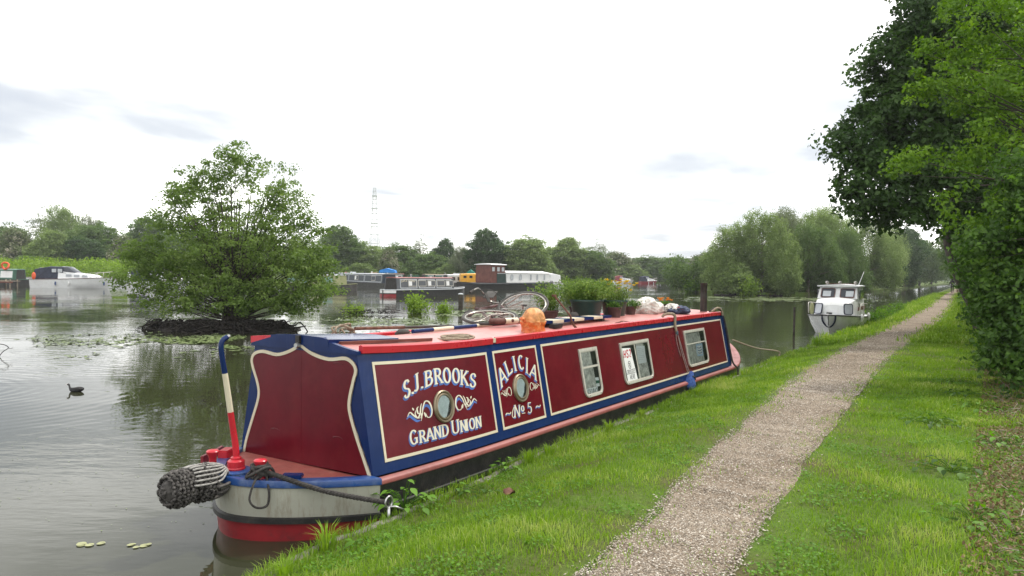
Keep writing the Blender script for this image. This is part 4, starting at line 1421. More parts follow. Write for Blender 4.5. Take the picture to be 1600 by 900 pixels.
wheel((0, 0, .09), (-.17, -.09, .98), .33, M['tyre'], M['chrome'])
wheel((.84, .06, .19), (-.52, -.12, .85), .335, M['tyre'], M['chrome'])
mb = MB()
arc = [(.355 * math.cos(a), .355 * math.sin(a)) for a in np.linspace(-2.55, -.25, 22)]
V = []
for x, y in arc:
    n_ = Vector((x, y, 0)).normalized()
    for dz_, dr in ((-.035, -.012), (-.02, .012), (.0, .018), (.02, .012), (.035, -.012)):
        V.append((x + n_.x * dr, y + n_.y * dr, .06 + dz_))
mb.add(V, [(i * 5 + j, i * 5 + j + 1, (i + 1) * 5 + j + 1, (i + 1) * 5 + j) for i in range(21) for j in range(4)])
mb.build('mudguard', M['tyrebrown'], bk, smooth='all')
mb = MB()
V = []
for a in np.linspace(-2.0, -1.35, 8):
    x, y = .362 * math.cos(a), .362 * math.sin(a); n_ = Vector((x, y, 0)).normalized()
    for dz_, dr in ((-.036, -.006), (-.02, .016), (.0, .022), (.02, .016), (.036, -.006)): V.append((x + n_.x * dr, y + n_.y * dr, .06 + dz_))
mb.add(V, [(i * 5 + j, i * 5 + j + 1, (i + 1) * 5 + j + 1, (i + 1) * 5 + j) for i in range(7) for j in range(4)])
mg = mb.build('mudguard_patch', M['cream'], bk, smooth='all')
mb = MB(); mb.blob((.362 * math.cos(-1.75), .362 * math.sin(-1.75) - .02, .065), (.022, .02, .022), 10, 6); mb.build('rear_reflector', M['tyrebrown'], bk, smooth='all')
bb, sd_, hd = Vector((.44, .02, .12)), Vector((.40, .52, .16)), Vector((.84, .42, .20))
mb = MB()
for p, q in (((0, 0, .02), bb), ((0, 0, .10), bb), ((0, 0, .04), sd_.lerp(bb, .15)), (bb, sd_), (bb, hd), (sd_.lerp(bb, .12), hd), (hd, hd + Vector((.01, .1, .03)))):
    mb.tube([tuple(p), tuple(q)], .018, 8)
mb.build('frame', M['bikeframe'], bk, smooth=True, fix=False)
mb = MB(); mb.tube(catmull([tuple(hd), (.88, .32, .22), (.93, .16, .34)], 4), .012, 8); mb.tube(catmull([tuple(hd), (.86, .30, .18), (.90, .10, .26)], 4), .012, 8); mb.build('fork', M['chrome'], bk, smooth=True, fix=False)
mb = MB(); mb.tube(catmull([(.84, .42, .22), (.82, .56, .24), (.72, .60, .34), (.56, .58, .42), (.42, .56, .40)], 5), .011, 8); mb.tube(catmull([(.82, .56, .22), (.92, .60, .12), (.98, .56, .05)], 5), .011, 8); mb.build('handlebar', M['chrome'], bk, smooth=True, fix=False)
mb = MB(); mb.tube([(.42, .56, .40), (.33, .55, .37)], .017, 8); mb.build('grip', M['tyre'], bk, smooth=True)
mb = MB(); mb.blob((.36, .58, .10), (.11, .022, .045), 12, 8, amp=.2); mb.build('saddle', M['tyre'], bk, smooth='all')
mb = MB(); mb.lathe([(.05, 0), (.09, .002), (.09, .008), (.05, .01)], (.44, .02, .17), 22, cap=False)
for k in range(5): mb.bar((.44, .02, .175), (.44 + .085 * math.cos(k * 1.257), .02 + .085 * math.sin(k * 1.257), .175), .012, .004)
mb.build('chainring', M['chrome'], bk)
mb = MB(); mb.bar((.44, .02, .20), (.54, -.13, .20), .02, .012); mb.build('crank', M['chrome'], bk)
mb = MB(); mb.bar((.44, .02, .06), (.34, .16, .05), .02, .012); mb.build('crank', M['chrome'], bk)
for c_ in ((.56, -.15, .22), (.32, .18, .06)):
    mb = MB(); mb.box(c_, (.09, .06, .025), rz=.5); mb.build('pedal', M['tyre'], bk, bevel=.004)
mb = MB(); mb.tube(catmull([(.84, .42, .2), (.70, .34, .30), (.60, .2, .26), (.55, .1, .15)], 5), .004, 5); mb.tube(catmull([(.56, .55, .40), (.66, .44, .40), (.80, .36, .3)], 5), .004, 5); mb.build('brake_cable', M['black'], bk, smooth='all', fix=False)
# wire basket carrier
mb = MB(); mb.bar((.55, .42, .30), (.78, .5, .38), .14, .012); mb.bar((.5, .36, .25), (.52, .44, .36), .05, .01); mb.build('chainguard', M['tyre'], bk)

bk.scale = (1.08, 1.08, 1.08)

# tubs of plants
def leafset(seed, n, fn, size, mat, parent, name='leaves', **kw):
    rng = np.random.default_rng(seed)
    pos = fn(rng, n)
    V, F, t_ = leaves(pos, size, rng, **kw)
    return np_mesh(name, V, F, mat, parent, t_)


def stems(mb, seed, n, r, h, spread, th=.0035, base=0.0):
    rr = random.Random(seed); tips = []
    for k in range(n):
        a = rr.uniform(0, 6.28); q = r * math.sqrt(rr.random())
        x, y = q * math.cos(a), q * math.sin(a)
        hh = h * rr.uniform(.55, 1.1)
        tx, ty = x + spread * rr.uniform(-1, 1) + x * .6, y + spread * rr.uniform(-1, 1) + y * .6
        mb.tube([(x, y, base), ((x * 2 + tx) / 3, (y * 2 + ty) / 3, base + hh * .5), (tx, ty, base + hh)], [th, th * .8, th * .4], 4, caps=False)
        tips.append(((x, y, base), (tx, ty, base + hh)))
    return tips
def along(tips, jitter, lo=.2):
    T = np.array([[a, b_] for a, b_ in tips])
    def f(rng, n):
        k = rng.integers(0, len(T), n); s = rng.uniform(lo, 1, n)[:, None]
        return T[k, 0] * (1 - s) + T[k, 1] * s + rng.normal(size=(n, 3)) * jitter
    return f


def tub(u, l, r, h, label, plant_h, plant_r, nst, nleaf, lsize, mat, seed, flowers=None, potmat='planter', sq=1.0):
    e = at('planter', u, l, zz(u, l, -.004), label, 'plant pot')
    prof = [(0, 0), (r * .74, 0), (r * .78, .01), (r * .93, h * .86), (r * .94, h * .87), (r * 1.0, h * .88), (r * 1.02, h * .97), (r * 1.0, h), (r * .95, h), (r * .93, h * .9), (0, h * .88)]
    mb = MB(); mb.lathe(prof, n=28, cap=False); mb.build('pot', M[potmat], e, smooth=True)
    mb = MB(); mb.lathe([(0, h * .9), (r * .92, h * .9)], n=18, cap=False); mb.build('soil', M['soil'], e, fix=False)
    mb = MB(); tips = stems(mb, seed, nst, r * .8, plant_h, plant_r, base=h * .85)
    mb.build('stems', M['leaf_weed'], e, fix=False)
    leafset(seed + 1, nleaf, along(tips, lsize * .8), lsize, M[mat], e)
    if flowers:
        n, fm, fh = flowers
        rr = random.Random(seed)
        for k in range(n):
            mb = MB()
            a_, b_ = rr.choice(tips)
            c = Vector(b_) + Vector((rr.uniform(-.05, .05), rr.uniform(-.05, .05), fh * rr.uniform(.3, 1)))
            for j in range(6):
                an = j * 1.047 + k
                d = Vector((math.cos(an), math.sin(an), .9)) * .034
                s = Vector((-math.sin(an), math.cos(an), 0)) * .02
                mb.add([tuple(c), tuple(c + d * .6 + s), tuple(c + d), tuple(c + d * .6 - s)], [(0, 1, 2, 3)])
            mb.build('flower', M[fm], e, fix=False)
    return e
tub(5.85, 1.03, .27, .30, 'wide dark green tub of bushy herbs, nearest of the roof planters', .36, .30, 110, 4400, .032, 'leaf_herb', 11)
tub(6.85, 1.02, .23, .27, 'dark green tub of yellow flowers beside the wide tub', .26, .14, 60, 1300, .030, 'leaf_herb', 21, flowers=(34, 'petal', .12))
tub(6.40, .80, .12, .17, 'small brown pot squeezed between the two green tubs', .10, .08, 24, 400, .03, 'leaf_hedge', 31, potmat='terracotta')
tub(7.35, .95, .11, .15, 'small brown pot of low leaves against the white bag', .11, .09, 24, 500, .03, 'leaf_hedge', 41, potmat='terracotta')
tub(5.35, 1.42, .15, .18, 'pot of tall grassy stems behind the bicycle wheel', .42, .16, 70, 1700, .035, 'leaf_herb', 51, potmat='terracotta')
tub(6.35, 1.40, .20, .20, 'pot of feathery green foliage standing behind the wide tub', .46, .36, 120, 4800, .030, 'leaf_herb', 61, potmat='terracotta')
tub(9.1, 1.0, .11, .14, 'small pot of orange flowers behind the folded clothes', .08, .06, 18, 260, .025, 'leaf_weed', 71, flowers=(14, 'petalorange', .06), potmat='terracotta')
# bits of stone and a dark can beside the tub
e = at('pebble_heap', 5.05, .98, zz(5.05, .98, 0), 'little heap of pale stones on the roof beside the iron pin', 'stones')
for k in range(7):
    rr = random.Random(k); mb = MB(); mb.blob((rr.uniform(-.16, .16), rr.uniform(-.08, .08), .022), (.05, .035, .026), 9, 6, amp=.5, seed=k); mb.build('stone', M['ropegrey'], e, smooth='all')
e = at('round_stone', 5.42, 1.02, zz(5.42, 1.02, 0), 'dark rounded lump on the roof just left of the wide tub', 'stone')
mb = MB(); mb.blob((0, 0, .055), (.10, .07, .06), 14, 9, amp=.2, seed=3); mb.build('lump', M['tyre'], e, smooth='all')
e = at('twig_bundle', 5.75, .36, zz(5.75, .36, 0), 'few dry twigs lying near the roof edge below the green tubs', 'twigs')
mb = MB()
for k in range(8):
    rr = random.Random(k + 40); a = rr.uniform(-.5, .5)
    mb.tube([(-.2 * math.cos(a) + rr.uniform(-.05, .05), -.1 * math.sin(a), .012), (0, rr.uniform(-.02, .02), .035), (.2 * math.cos(a), .2 * math.sin(a), .012)], .004, 5)
mb.build('twigs', M['rust'], e, smooth='all', fix=False)
# white sack and folded clothes
e = at('white_sack', 7.95, .80, zz(7.95, .80, -.01), 'crumpled white plastic sack on the roof beside the flower tubs', 'sack')
def crumple(c, r, seed, mat, name, par, amp=.22, fr=1.7):
    V, F = [], []
    NA, NZ = 56, 34
    for i in range(NZ + 1):
        th = math.pi * i / NZ
        for k in range(NA):
            a = 2 * math.pi * k / NA
            d = Vector((math.sin(th) * math.cos(a), math.sin(th) * math.sin(a), math.cos(th)))
            q = 1 + amp * noise.noise(d * fr + Vector((seed, 0, 0))) + amp * .55 * (1 - 2.6 * abs(noise.noise(d * fr * 1.9 + Vector((seed, 4, 0))))) + amp * .25 * (1 - 2.6 * abs(noise.noise(d * fr * 4.3 + Vector((seed, 9, 0)))))
            z = d.z * r[2] * q
            V.append((c[0] + d.x * r[0] * q, c[1] + d.y * r[1] * q, max(0.003, c[2] + z)))
    for i in range(NZ):
        for k in range(NA): F.append((i * NA + k, (i + 1) * NA + k, (i + 1) * NA + (k + 1) % NA, i * NA + (k + 1) % NA))
    mb = MB(); mb.add(V, F); return mb.build(name, mat, par, smooth='all', fix=False)
crumple((-.05, .08, .11), (.25, .20, .17), 3, M['bagwhite'], 'sack', e)
crumple((.28, .10, .08), (.34, .18, .13), 9, M['bagwhite'], 'sack_fold', e)
e = at('folded_clothes', 8.75, .62, zz(8.75, .62, -.01), 'heap of dark blue clothes lying between the white sack and the chimney', 'clothes')
crumple((0, 0, .06), (.30, .17, .08), 5, M['denim'], 'jeans', e, .35)
crumple((-.12, .06, .09), (.18, .12, .08), 12, M['bagwhite'], 'shirt', e, .35)
crumple((-.14, -.05, .07), (.10, .09, .06), 15, M['maroon'], 'scarf', e, .35)
# chimney
e = at('chimney', 9.72, .44, zz(9.72, .44, -.012), 'tall blackened stove chimney at the far end of the red roof', 'chimney')
mb = MB(); mb.lathe([(.0, .0), (.115, .0), (.115, .012), (.075, .02), (.068, .03)], n=20, cap=False); mb.build('collar', M['roofred'], e, smooth=True)
mb = MB(); mb.lathe([(.068, .01), (.066, .30), (.068, .31), (.068, .325), (.066, .335), (.066, .575), (.070, .58), (.070, .60), (.058, .60), (.058, .45), (0, .45)], n=20, cap=False); mb.build('pipe', M['chimney'], e, smooth=True)

# hanging side fender on its strop
e = at('side_fender', 7.55, .20, 1.52, 'faded blue fender hung by cords from a grey hose over the roof edge', 'boat fender')
SFl = lambda u, z, d: (u - 7.55, SFn(u, z, d)[1] - .20, SFn(u, z, d)[2] - 1.52)
mb = MB(); mb.tube(catmull([(-.25, .14, .0), (-.22, .10, .045), (-.16, .0, .055), (-.12, -.04, .01), SFl(7.43, 1.40, .03), SFl(7.43, 1.27, .03)], 5), .024, 8); mb.build('hose', M['rope'], e, smooth='all', fix=False)
mb = MB()
mb.tube(catmull([SFl(7.43, 1.28, .03), SFl(7.46, 1.22, .035), SFl(7.52, .9, .03), SFl(7.62, .55, .04)], 4), .006, 5)
mb.tube(catmull([SFl(7.45, 1.28, .03), SFl(7.52, 1.1, .03), SFl(7.60, .8, .035), SFl(7.70, .53, .04)], 4), .006, 5)
mb.tube(catmull([SFl(7.42, 1.28, .03), SFl(7.40, 1.1, .02), SFl(7.47, .85, .02)], 4), .005, 5)
mb.build('cord', M['ropegrey'], e, smooth='all', fix=False)
mb = MB(); mb.tube([SFl(7.40, 1.25, .03), SFl(7.44, 1.27, .045), SFl(7.48, 1.23, .03), SFl(7.44, 1.21, .045)], .011, 5, closed=True); mb.build('knot', M['tealrope'], e, smooth='all', fix=False)
cx0 = SFl(7.70, .52, .06)
mb = MB()
mb.lathe([(0, .06), (.03, .05), (.045, .0), (.075, -.06), (.11, -.13), (.125, -.19), (.11, -.24), (.06, -.265), (0, -.27)], cx0, 18, Matrix.Rotation(.12, 3, 'X') @ Matrix.Rotation(.25, 3, 'Y'), cap=False)
mb.build('fender_body', M['bluerope'], e, smooth='all')
mb = MB(); mb.tube([(cx0[0] - .05, cx0[1] - .05, cx0[2] - .02), (cx0[0], cx0[1] - .07, cx0[2] - .05), (cx0[0] + .06, cx0[1] - .06, cx0[2] - .09)], .012, 6); mb.build('lashing', M['chimney'], e, smooth='all', fix=False)
# rope over the fore corner of the cabin and the bow line to the bank
e = at('bow_rope', 10.0, .2, 1.5, 'dark rope hanging over the fore corner of the red cabin', 'rope')
mb = MB(); mb.tube(catmull([(-.28, .12, .02), (-.2, .05, .09), (-.05, -.02, .06), (.05, -.05, -.05), (.14, -.10, -.35), (.16, -.16, -.7), (.20, -.22, -1.0), (.26, -.30, -1.12), (.22, -.32, -1.25)], 5), .018, 7); mb.build('rope', M['ropedark'], e, smooth='all', fix=False)
mb = MB(); mb.tube(catmull([(-.3, .08, .02), (-.15, .0, .10), (-.02, -.03, .05), (.02, -.05, -.06)], 5), .020, 7); mb.build('rope_loop', M['rope'], e, smooth='all', fix=False)
a_, b_ = W(11.4, .35, .85), W(12.9, -.25, .52)
e = tag(empty('bow_line', a_), 'pale mooring line running from the bow to the grass bank', 'rope')
P = [Vector((0, 0, 0)), (b_ - a_) * .5 + Vector((0, 0, -.05)), b_ - a_, (b_ - a_) * 1.02 + Vector((0, 0, -.1))]
mb = MB(); mb.tube(catmull(P, 6), .017, 7); mb.build('rope', M['rope'], e, smooth='all', fix=False)

# ------------------------------------------------------------------ small cruiser moored ahead
def sect_hull(mb, L, beam, free, draft=.25, flare=.12, bowlen=.4, sheer_b=.35, stern_w=.85, rake=.5):
    """returns gunwale outline; x forward, bow at x=L"""
    st = [0, .12, .3, .5, .65, .78, .88, .95, 1.0]
    R, gun = [], []
    for s in st:
        if s < 1 - bowlen: h = beam / 2 * (stern_w + (1 - stern_w) * min(1, s / (.35)))
        else: h = beam / 2 * (1 - ((s - (1 - bowlen)) / bowlen) ** 2.1) ** .62 if s < 1 else .015
        z = free + sheer_b * s * s
        x = s * L
        wl = h * (1 - flare) * (1 if s < .6 else max(.12, 1 - (s - .6) * 1.5))
        xr = x - rake * max(0, (s - .6) / .4) ** 1.3
        ring = [(x, -h, z), ((x * 2 + xr) / 3, -(h * 2 + wl) / 3, z * .55), (xr, -wl, .0), (xr - .05, -wl * .5, -draft), (xr - .05, wl * .5, -draft), (xr, wl, .0), ((x * 2 + xr) / 3, (h * 2 + wl) / 3, z * .55), (x, h, z)]
        R.append(ring); gun.append((x, h, z))
    V, F = loft(R, closed_ring=False)
    n = 8
    F = list(F) + [tuple(range(n))]
    mb.add(V, F)
    return gun


ch = W(27.9, 1.35, 0)
cr = tag(empty('cabin_cruiser', W(31.0, 1.12, 0), ROTB + math.pi + .045), 'small white cabin cruiser moored bow-on to the grass bank ahead of the narrowboat', 'cruiser')
LC = 5.9
mb = MB(); gun = sect_hull(mb, LC, 2.05, .62, bowlen=.42, sheer_b=.20, rake=.55, flare=.22)
mb.build('hull', M['gelcoat'], cr, smooth=True)
mb = MB()
for s in (1, -1):
    mb.tube([(x, s * (h + .01), z) for x, h, z in gun], .028, 6)
mb.build('rubbing_strip', M['black'], cr, smooth=True)
mb = MB()
V = []
for x, h, z in gun: V += [(x, -h, z), (x, 0, z + .05), (x, h, z)]
mb.add(V, [(i * 3 + j, i * 3 + j + 1, i * 3 + 4 + j, i * 3 + 3 + j) for i in range(len(gun) - 1) for j in range(2)])
mb.build('deck', M['gelcoat'], cr, smooth=True)
# fore cabin with rounded front
def rr_section(x, w0, w1, z0, z1, camber=.06, n=8):
    P = [(x, -w0, z0), (x, -w1 * 1.02, z0 + (z1 - z0) * .75), (x, -w1 * .96, z1 - .03)]
    P += [(x, w1 * (-.85 + 1.7 * k / n), z1 + camber * (1 - (-1 + 2 * k / n) ** 2)) for k in range(n + 1)]
    P += [(x, w1 * .96, z1 - .03), (x, w1 * 1.02, z0 + (z1 - z0) * .75), (x, w0, z0)]
    return P
mb = MB(); mb.add(*loft([rr_section(1.6, .80, .74, .60, 1.40), rr_section(3.9, .80, .72, .68, 1.36), rr_section(4.35, .72, .62, .72, 1.26), rr_section(4.52, .62, .50, .74, 1.10)]))
mb.build('fore_cabin', M['gelcoat'], cr, smooth=True)
mb = MB(); mb.add(*loft([rr_section(1.1, .82, .74, .60, 1.86, .05), rr_section(2.95, .80, .70, 1.2, 1.86, .05), rr_section(3.0, .80, .68, 1.2, 1.82, .04)]))
mb.build('wheelhouse', M['gelcoat'], cr, smooth=True)
mb = MB(); mb.add(*loft([[(x, y, z) for y, z in ((-.80, 1.86), (-.80, 1.91), (0, 1.97), (.80, 1.91), (.80, 1.86))] for x in (1.0, 3.12)])); mb.build('wheelhouse_roof', M['gelcoat'], cr, smooth=True)
mb = MB(); mb.add([(3.0, -.70, 1.84), (3.0, .70, 1.84), (3.45, .74, 1.38), (3.45, -.74, 1.38), (2.9, -.70, 1.84), (2.9, .70, 1.84), (2.9, .74, 1.38), (2.9, -.74, 1.38)], [(0, 3, 2, 1), (0, 1, 5, 4), (1, 2, 6, 5), (0, 4, 7, 3), (2, 3, 7, 6)])
mb.build('windscreen_panel', M['gelcoat'], cr)
for s in (-1, 1):
    # windscreens
    def wf(a, b_, d, s=s): 
        z = 1.40 + b_ * .40; x = 3.43 - (z - 1.40) * .98 + d
        return (x, s * (.09 + a * .54), z + d * .4)
    O_ = rr_pts(0, 1, .04, .97, .12, .12); I_ = rr_pts(.05, .95, .10, .91, .09, .09)
    mb = MB(); V, F = frame_strip(O_, I_, .0, .03, wf); mb.add(V, F); fr = mb.build('windscreen', M['tyrebrown'], cr)
    mb = MB(); plate(mb, I_, wf, .018); mb.build('pane', M['darkglass'], fr)
    mb = MB(); plate(mb, rr_pts(.30 if s < 0 else .40, .85 if s < 0 else .93, .16, .70, .03, .03), wf, .022); mb.build('blind', M['whitegrey'], fr)
    # fore cabin windows
    def wf2(a, b_, d, s=s):
        z = .80 + b_ * .42
        return (4.66 - b_ * .16 - a * .22 + d * .9, s * (.40 + a * .30 - b_ * .03 + d * .3), z)
    O_ = rr_pts(0, 1, 0, 1, .2, .2); I_ = rr_pts(.08, .92, .06, .94, .16, .16)
    mb = MB(); V, F = frame_strip(O_, I_, -.02, .045, wf2); mb.add(V, F); fr = mb.build('cabin_window', M['navy'], cr)
    mb = MB(); plate(mb, I_, wf2, .035); mb.build('pane', M['gelgrey'], fr)
    # handrails
    mb = MB(); mb.tube(catmull([(4.3, s * .93, .80), (4.25, s * .95, 1.15), (3.9, s * .99, 1.22), (3.0, s * 1.0, 1.2), (2.0, s * 1.0, 1.15)], 4), .018, 6); mb.tube([(3.4, s * .99, .75), (3.4, s * .99, 1.2)], .014, 6); mb.build('guard_rail', M['alu'], cr, smooth='all')
    mb = MB(); mb.box((2.3, s * .805, 1.55), (1.3, .02, .36)); mb.build('side_window', M['darkglass'], cr)
mb = MB(); mb.bar((1.2, .83, 1.0), (3.9, .83, 1.0), .02, .14); mb.build('trim_board', M['woodbrown'], cr)
for y, x in ((-.45, 2.9), (.05, 3.0), (.62, 2.9)):
    mb = MB(); mb.lathe([(0, 0), (.03, 0), (.03, .05), (.065, .07), (.07, .12), (.05, .15), (0, .16)], (x, y, 1.93), 12, cap=False); mb.build('lamp', M['chrome'], cr, smooth=True)
mb = MB(); mb.tube([(1.7, .62, 1.93), (1.55, .80, 2.5)], [.018, .008], 6); mb.build('aerial', M['white'], cr, smooth='all')
mb = MB(); mb.tube([(2.2, -.6, 1.98), (2.2, .6, 1.98)], .014, 6); mb.build('roof_rail', M['tyrebrown'], cr, smooth='all')
mb = MB(); mb.tube(catmull([(5.72, .24, .83), (5.70, .22, .6), (5.62, .12, .42), (5.60, 0, .36), (5.62, -.12, .42), (5.70, -.22, .6), (5.72, -.24, .83)], 4), .032, 7); mb.build('bow_fender', M['navy'], cr, smooth='all')
mb = MB(); mb.box((5.55, 0, .88), (.16, .2, .06)); mb.build('bow_cleat', M['black'], cr, bevel=.01)
for (x, y) in ((4.2, 1.0), (2.4, 1.08)):
    mb = MB(); mb.blob((x, y, .66), (.09, .07, .16), 10, 8); mb.build('side_fender', M['white'], cr, smooth='all')
mb = MB(); mb.blob((4.0, -.86, .98), (.10, .09, .24), 10, 8); mb.build('side_fender', M['boatcream'], cr, smooth='all')
mb = MB()
for i, c_ in enumerate('ALBA'):
    hf = lambda a, b_, d: (5.02 - a * .6, -(.60 + a * .30) - .02 - d + .0, .60 + b_)
    letter(mb, c_, (.07 * (3 - i) * -1 + .21, .0), (.055, 0), (0, .07), lambda a, b_, d: (4.98 - .78 * (.21 - a), -.815 - .30 * (.21 - a), .63 + b_), .012, serif=False)
mb.build('bow_name', M['inkblack'], cr, fix=False)
# its mooring stake and line
e = tag(empty('mooring_stake', W(25.9, 2.25, -.2)), 'dark wooden stake standing in the water left of the small white cruiser', 'stake')
mb = MB(); mb.tube([(0, 0, -.5), (.02, 0, 1.25)], .045, 8); mb.build('post', M['bark'], e, smooth=True)

# ------------------------------------------------------------------ coot
e = tag(empty('coot', (-7.85, 13.3, 0), math.radians(172)), 'black coot swimming alone on the open water at left', 'bird')
mb = MB()
rings = []
for x, r, zc in ((-.24, .012, .075), (-.19, .05, .06), (-.10, .085, .045), (0, .098, .04), (.09, .085, .04), (.15, .055, .06), (.175, .038, .10), (.185, .032, .14), (.195, .036, .17), (.215, .034, .185), (.245, .018, .18)):
    rings.append([(x, r * math.cos(a), zc + r * .75 * math.sin(a)) for a in np.linspace(0, 2 * math.pi, 13)[:-1]])
mb.add(*loft(rings)); mb.build('body', M['coot'], e, smooth='all')
for s in (-1, 1):
    mb = MB(); mb.blob((-.07, s * .055, .08), (.14, .035, .045), 10, 7); mb.build('wing', M['cootwing'], e, smooth='all')
e.scale = (.68, .68, .68)
mb = MB(); mb.blob((.262, 0, .178), (.026, .010, .010), 8, 5); mb.blob((.243, 0, .196), (.012, .010, .014), 8, 5); mb.build('bill', M['cootbill'], e, smooth='all')

# ------------------------------------------------------------------ the marina
def mlane(px, depth):      # the marina was laid out by bearing and range
    return ((px - 800) / 1154.86 * depth, depth)


def nb_boat(stern, bow, h, beam, colors, label, group, panels=3, wins=4, roofcol='roofpale', bulk='black', stern_white=False, name='moored_narrowboat', wcol='darkglass', text=None, lines='whitegrey', winw=.55):
    sx_, sy_ = stern; bx, by = bow
    L = math.hypot(bx - sx_, by - sy_); rz = math.atan2(by - sy_, bx - sx_)
    e = tag(empty(name, (sx_, sy_, 0), rz), label, 'narrowboat', group)
    b2 = beam / 2
    g = .62 * h / 1.75
    def half(x):
        if x < 1.0: return b2 * (1 - (1 - x / 1.0) ** 2) ** .5 if x > .02 else .05
        if x > L - 2.2: return b2 * (1 - ((x - L + 2.2) / 2.2) ** 2.2) ** .7 if x < L - .03 else .03
        return b2
    xs = [0, .05, .2, .45, .75, 1.0, L * .5, L - 2.2, L - 1.6, L - 1.0, L - .5, L - .2, L - .05, L]
    sh = lambda x: .18 * max(0, (x - L + 3) / 3) ** 2
    mb = MB(); mb.add(*loft([[(x, -half(x), g + sh(x)), (x, -half(x) * .98, -.3), (x, half(x) * .98, -.3), (x, half(x), g + sh(x))] for x in xs])); mb.build('hull', M[colors['hull']], e, smooth=True)
    mb = MB()
    for s in (1, -1): mb.tube([(x, s * (half(x) + .01), g + sh(x)) for x in xs], .04, 5)
    mb.build('gunwale', M[colors.get('gun', 'whitegrey')], e, smooth='all')
    if stern_white:
        for z0, z1, mt in ((.34, g - .04, 'white'), (.0, .24, 'hullred')):
            mb = MB(); xs2 = [0, .02, .05, .12, .2, .45, .75]
            for s in (1, -1):
                mb.add(*loft([[(x - .02, s * (half(x) + .03), z0), (x - .02, s * (half(x) + .03), z1)] for x in xs2], closed_ring=False))
            mb.build('stern_band', M[mt], e, smooth=True)
    c0, c1 = 1.0, L - 2.4
    t = b2 * .90; tt = b2 * .78
    def sec(x): return [(x, -t, g), (x, -tt, h - .06), (x, -tt * .6, h), (x, tt * .6, h), (x, tt, h - .06), (x, t, g)]
    mb = MB(); mb.add(*loft([sec(c0), sec(c1)])); mb.build('cabin', M[colors['cab']], e)
    mb = MB(); mb.add(*loft([[(x, -tt - .03, h - .07), (x, -tt * .6, h + .02), (x, tt * .6, h + .02), (x, tt + .03, h - .07)] for x in (c0 - .03, c1 + .03)])); mb.build('roof', M[colors['roof']], e)
    mb = MB(); mb.add([(c0 - .02, -t * .9, g), (c0 - .02, t * .9, g), (c0 - .02, tt * .85, h - .14), (c0 - .02, 0, h - .03), (c0 - .02, -tt * .85, h - .14)], [(0, 1, 2, 3, 4)]); mb.build('bulkhead', M[bulk], e, fix=False)
    # starboard and port side fittings
    def pt(x, f, s, d): 
        y = t + (tt - t) * f
        return (x, s * (y + d), g + (h - .06 - g) * f)
    edges = np.linspace(c0 + .25, c1 - .25, panels + 1)
    for s in (1, -1):
        for k in range(panels):
            a, b_ = edges[k] + .12, edges[k + 1] - .12
            P = [(a, .12), (b_, .12), (b_, .90), (a, .90)]; Q = [(a + .07, .18), (b_ - .07, .18), (b_ - .07, .84), (a + .07, .84)]
            mb = MB(); V, F = frame_strip(P, Q, .0, .02, lambda x, f, d, s=s: pt(x, f, s, d)); mb.add(V, F); mb.build('panel_line', M[lines], e)
            if colors.get('panel'):
                mb = MB(); mb.add([pt(x, f, s, .012) for x, f in Q], [(0, 1, 2, 3)]); mb.build('panel', M[colors['panel'][k % len(colors['panel'])]], e, fix=False)
        for k in range(wins):
            if k >= wins: break
            x = c0 + (c1 - c0) * (k + 1.5) / (wins + 1) if text else c0 + (c1 - c0) * (k + .5) / wins
            P = [(x - winw, .28), (x + winw, .28), (x + winw, .80), (x - winw, .80)]; Q = [(x - winw + .05, .33), (x + winw - .05, .33), (x + winw - .05, .75), (x - winw + .05, .75)]
            mb = MB(); V, F = frame_strip(P, Q, .0, .035, lambda x, f, d, s=s: pt(x, f, s, d)); mb.add(V, F); fr = mb.build('window', M['alu'], e)
            mb = MB(); mb.add([pt(x_, f, s, .024) for x_, f in Q], [(0, 1, 2, 3)]); mb.build('pane', M[wcol], fr, fix=False)
            if k % 2 == 0:
                mb = MB(); mb.add([pt(x_, f, s, .028) for x_, f in ((x - winw + .08, .35), (x - winw * .1, .35), (x - winw * .1, .73), (x - winw + .08, .73))], [(0, 1, 2, 3)]); mb.build('blind', M['white'], fr, fix=False)
    rr = random.Random(int(abs(sx_) * 10))
    for k in range(3):
        x = rr.uniform(c0 + 1, c1 - 1)
        mb = MB(); mb.lathe([(.06, 0), (.06, .18), (.10, .2), (.10, .26), (0, .28)], (x, rr.uniform(-.3, .3), h), 8, cap=False); mb.build('roof_vent', M[rr.choice(['white', 'steel', 'black'])], e)
    x = rr.uniform(c0 + 1, c1 - 1)
    mb = MB(); mb.box((x, 0, h + .1), (1.1, .5, .2)); mb.build('roof_box', M[rr.choice(['woodpale', 'maroon', 'whitegrey', 'boatgreen'])], e, bevel=.02)
    if text:
        mb = MB()
        n = len(text)
        for i, c_ in enumerate(text):
            if c_ == ' ': continue
            x = c0 + .5 + i * .20
            z0 = .62 + .10 * math.sin(math.pi * (i + .5) / n)
            letter(mb, c_, (x, z0), (.16, 0), (0, .17), lambda a, b_, d: pt(a, (b_), -1, .03), .035, serif=False)
        mb.build('lettering', M['cream'], e, fix=False)
    return e


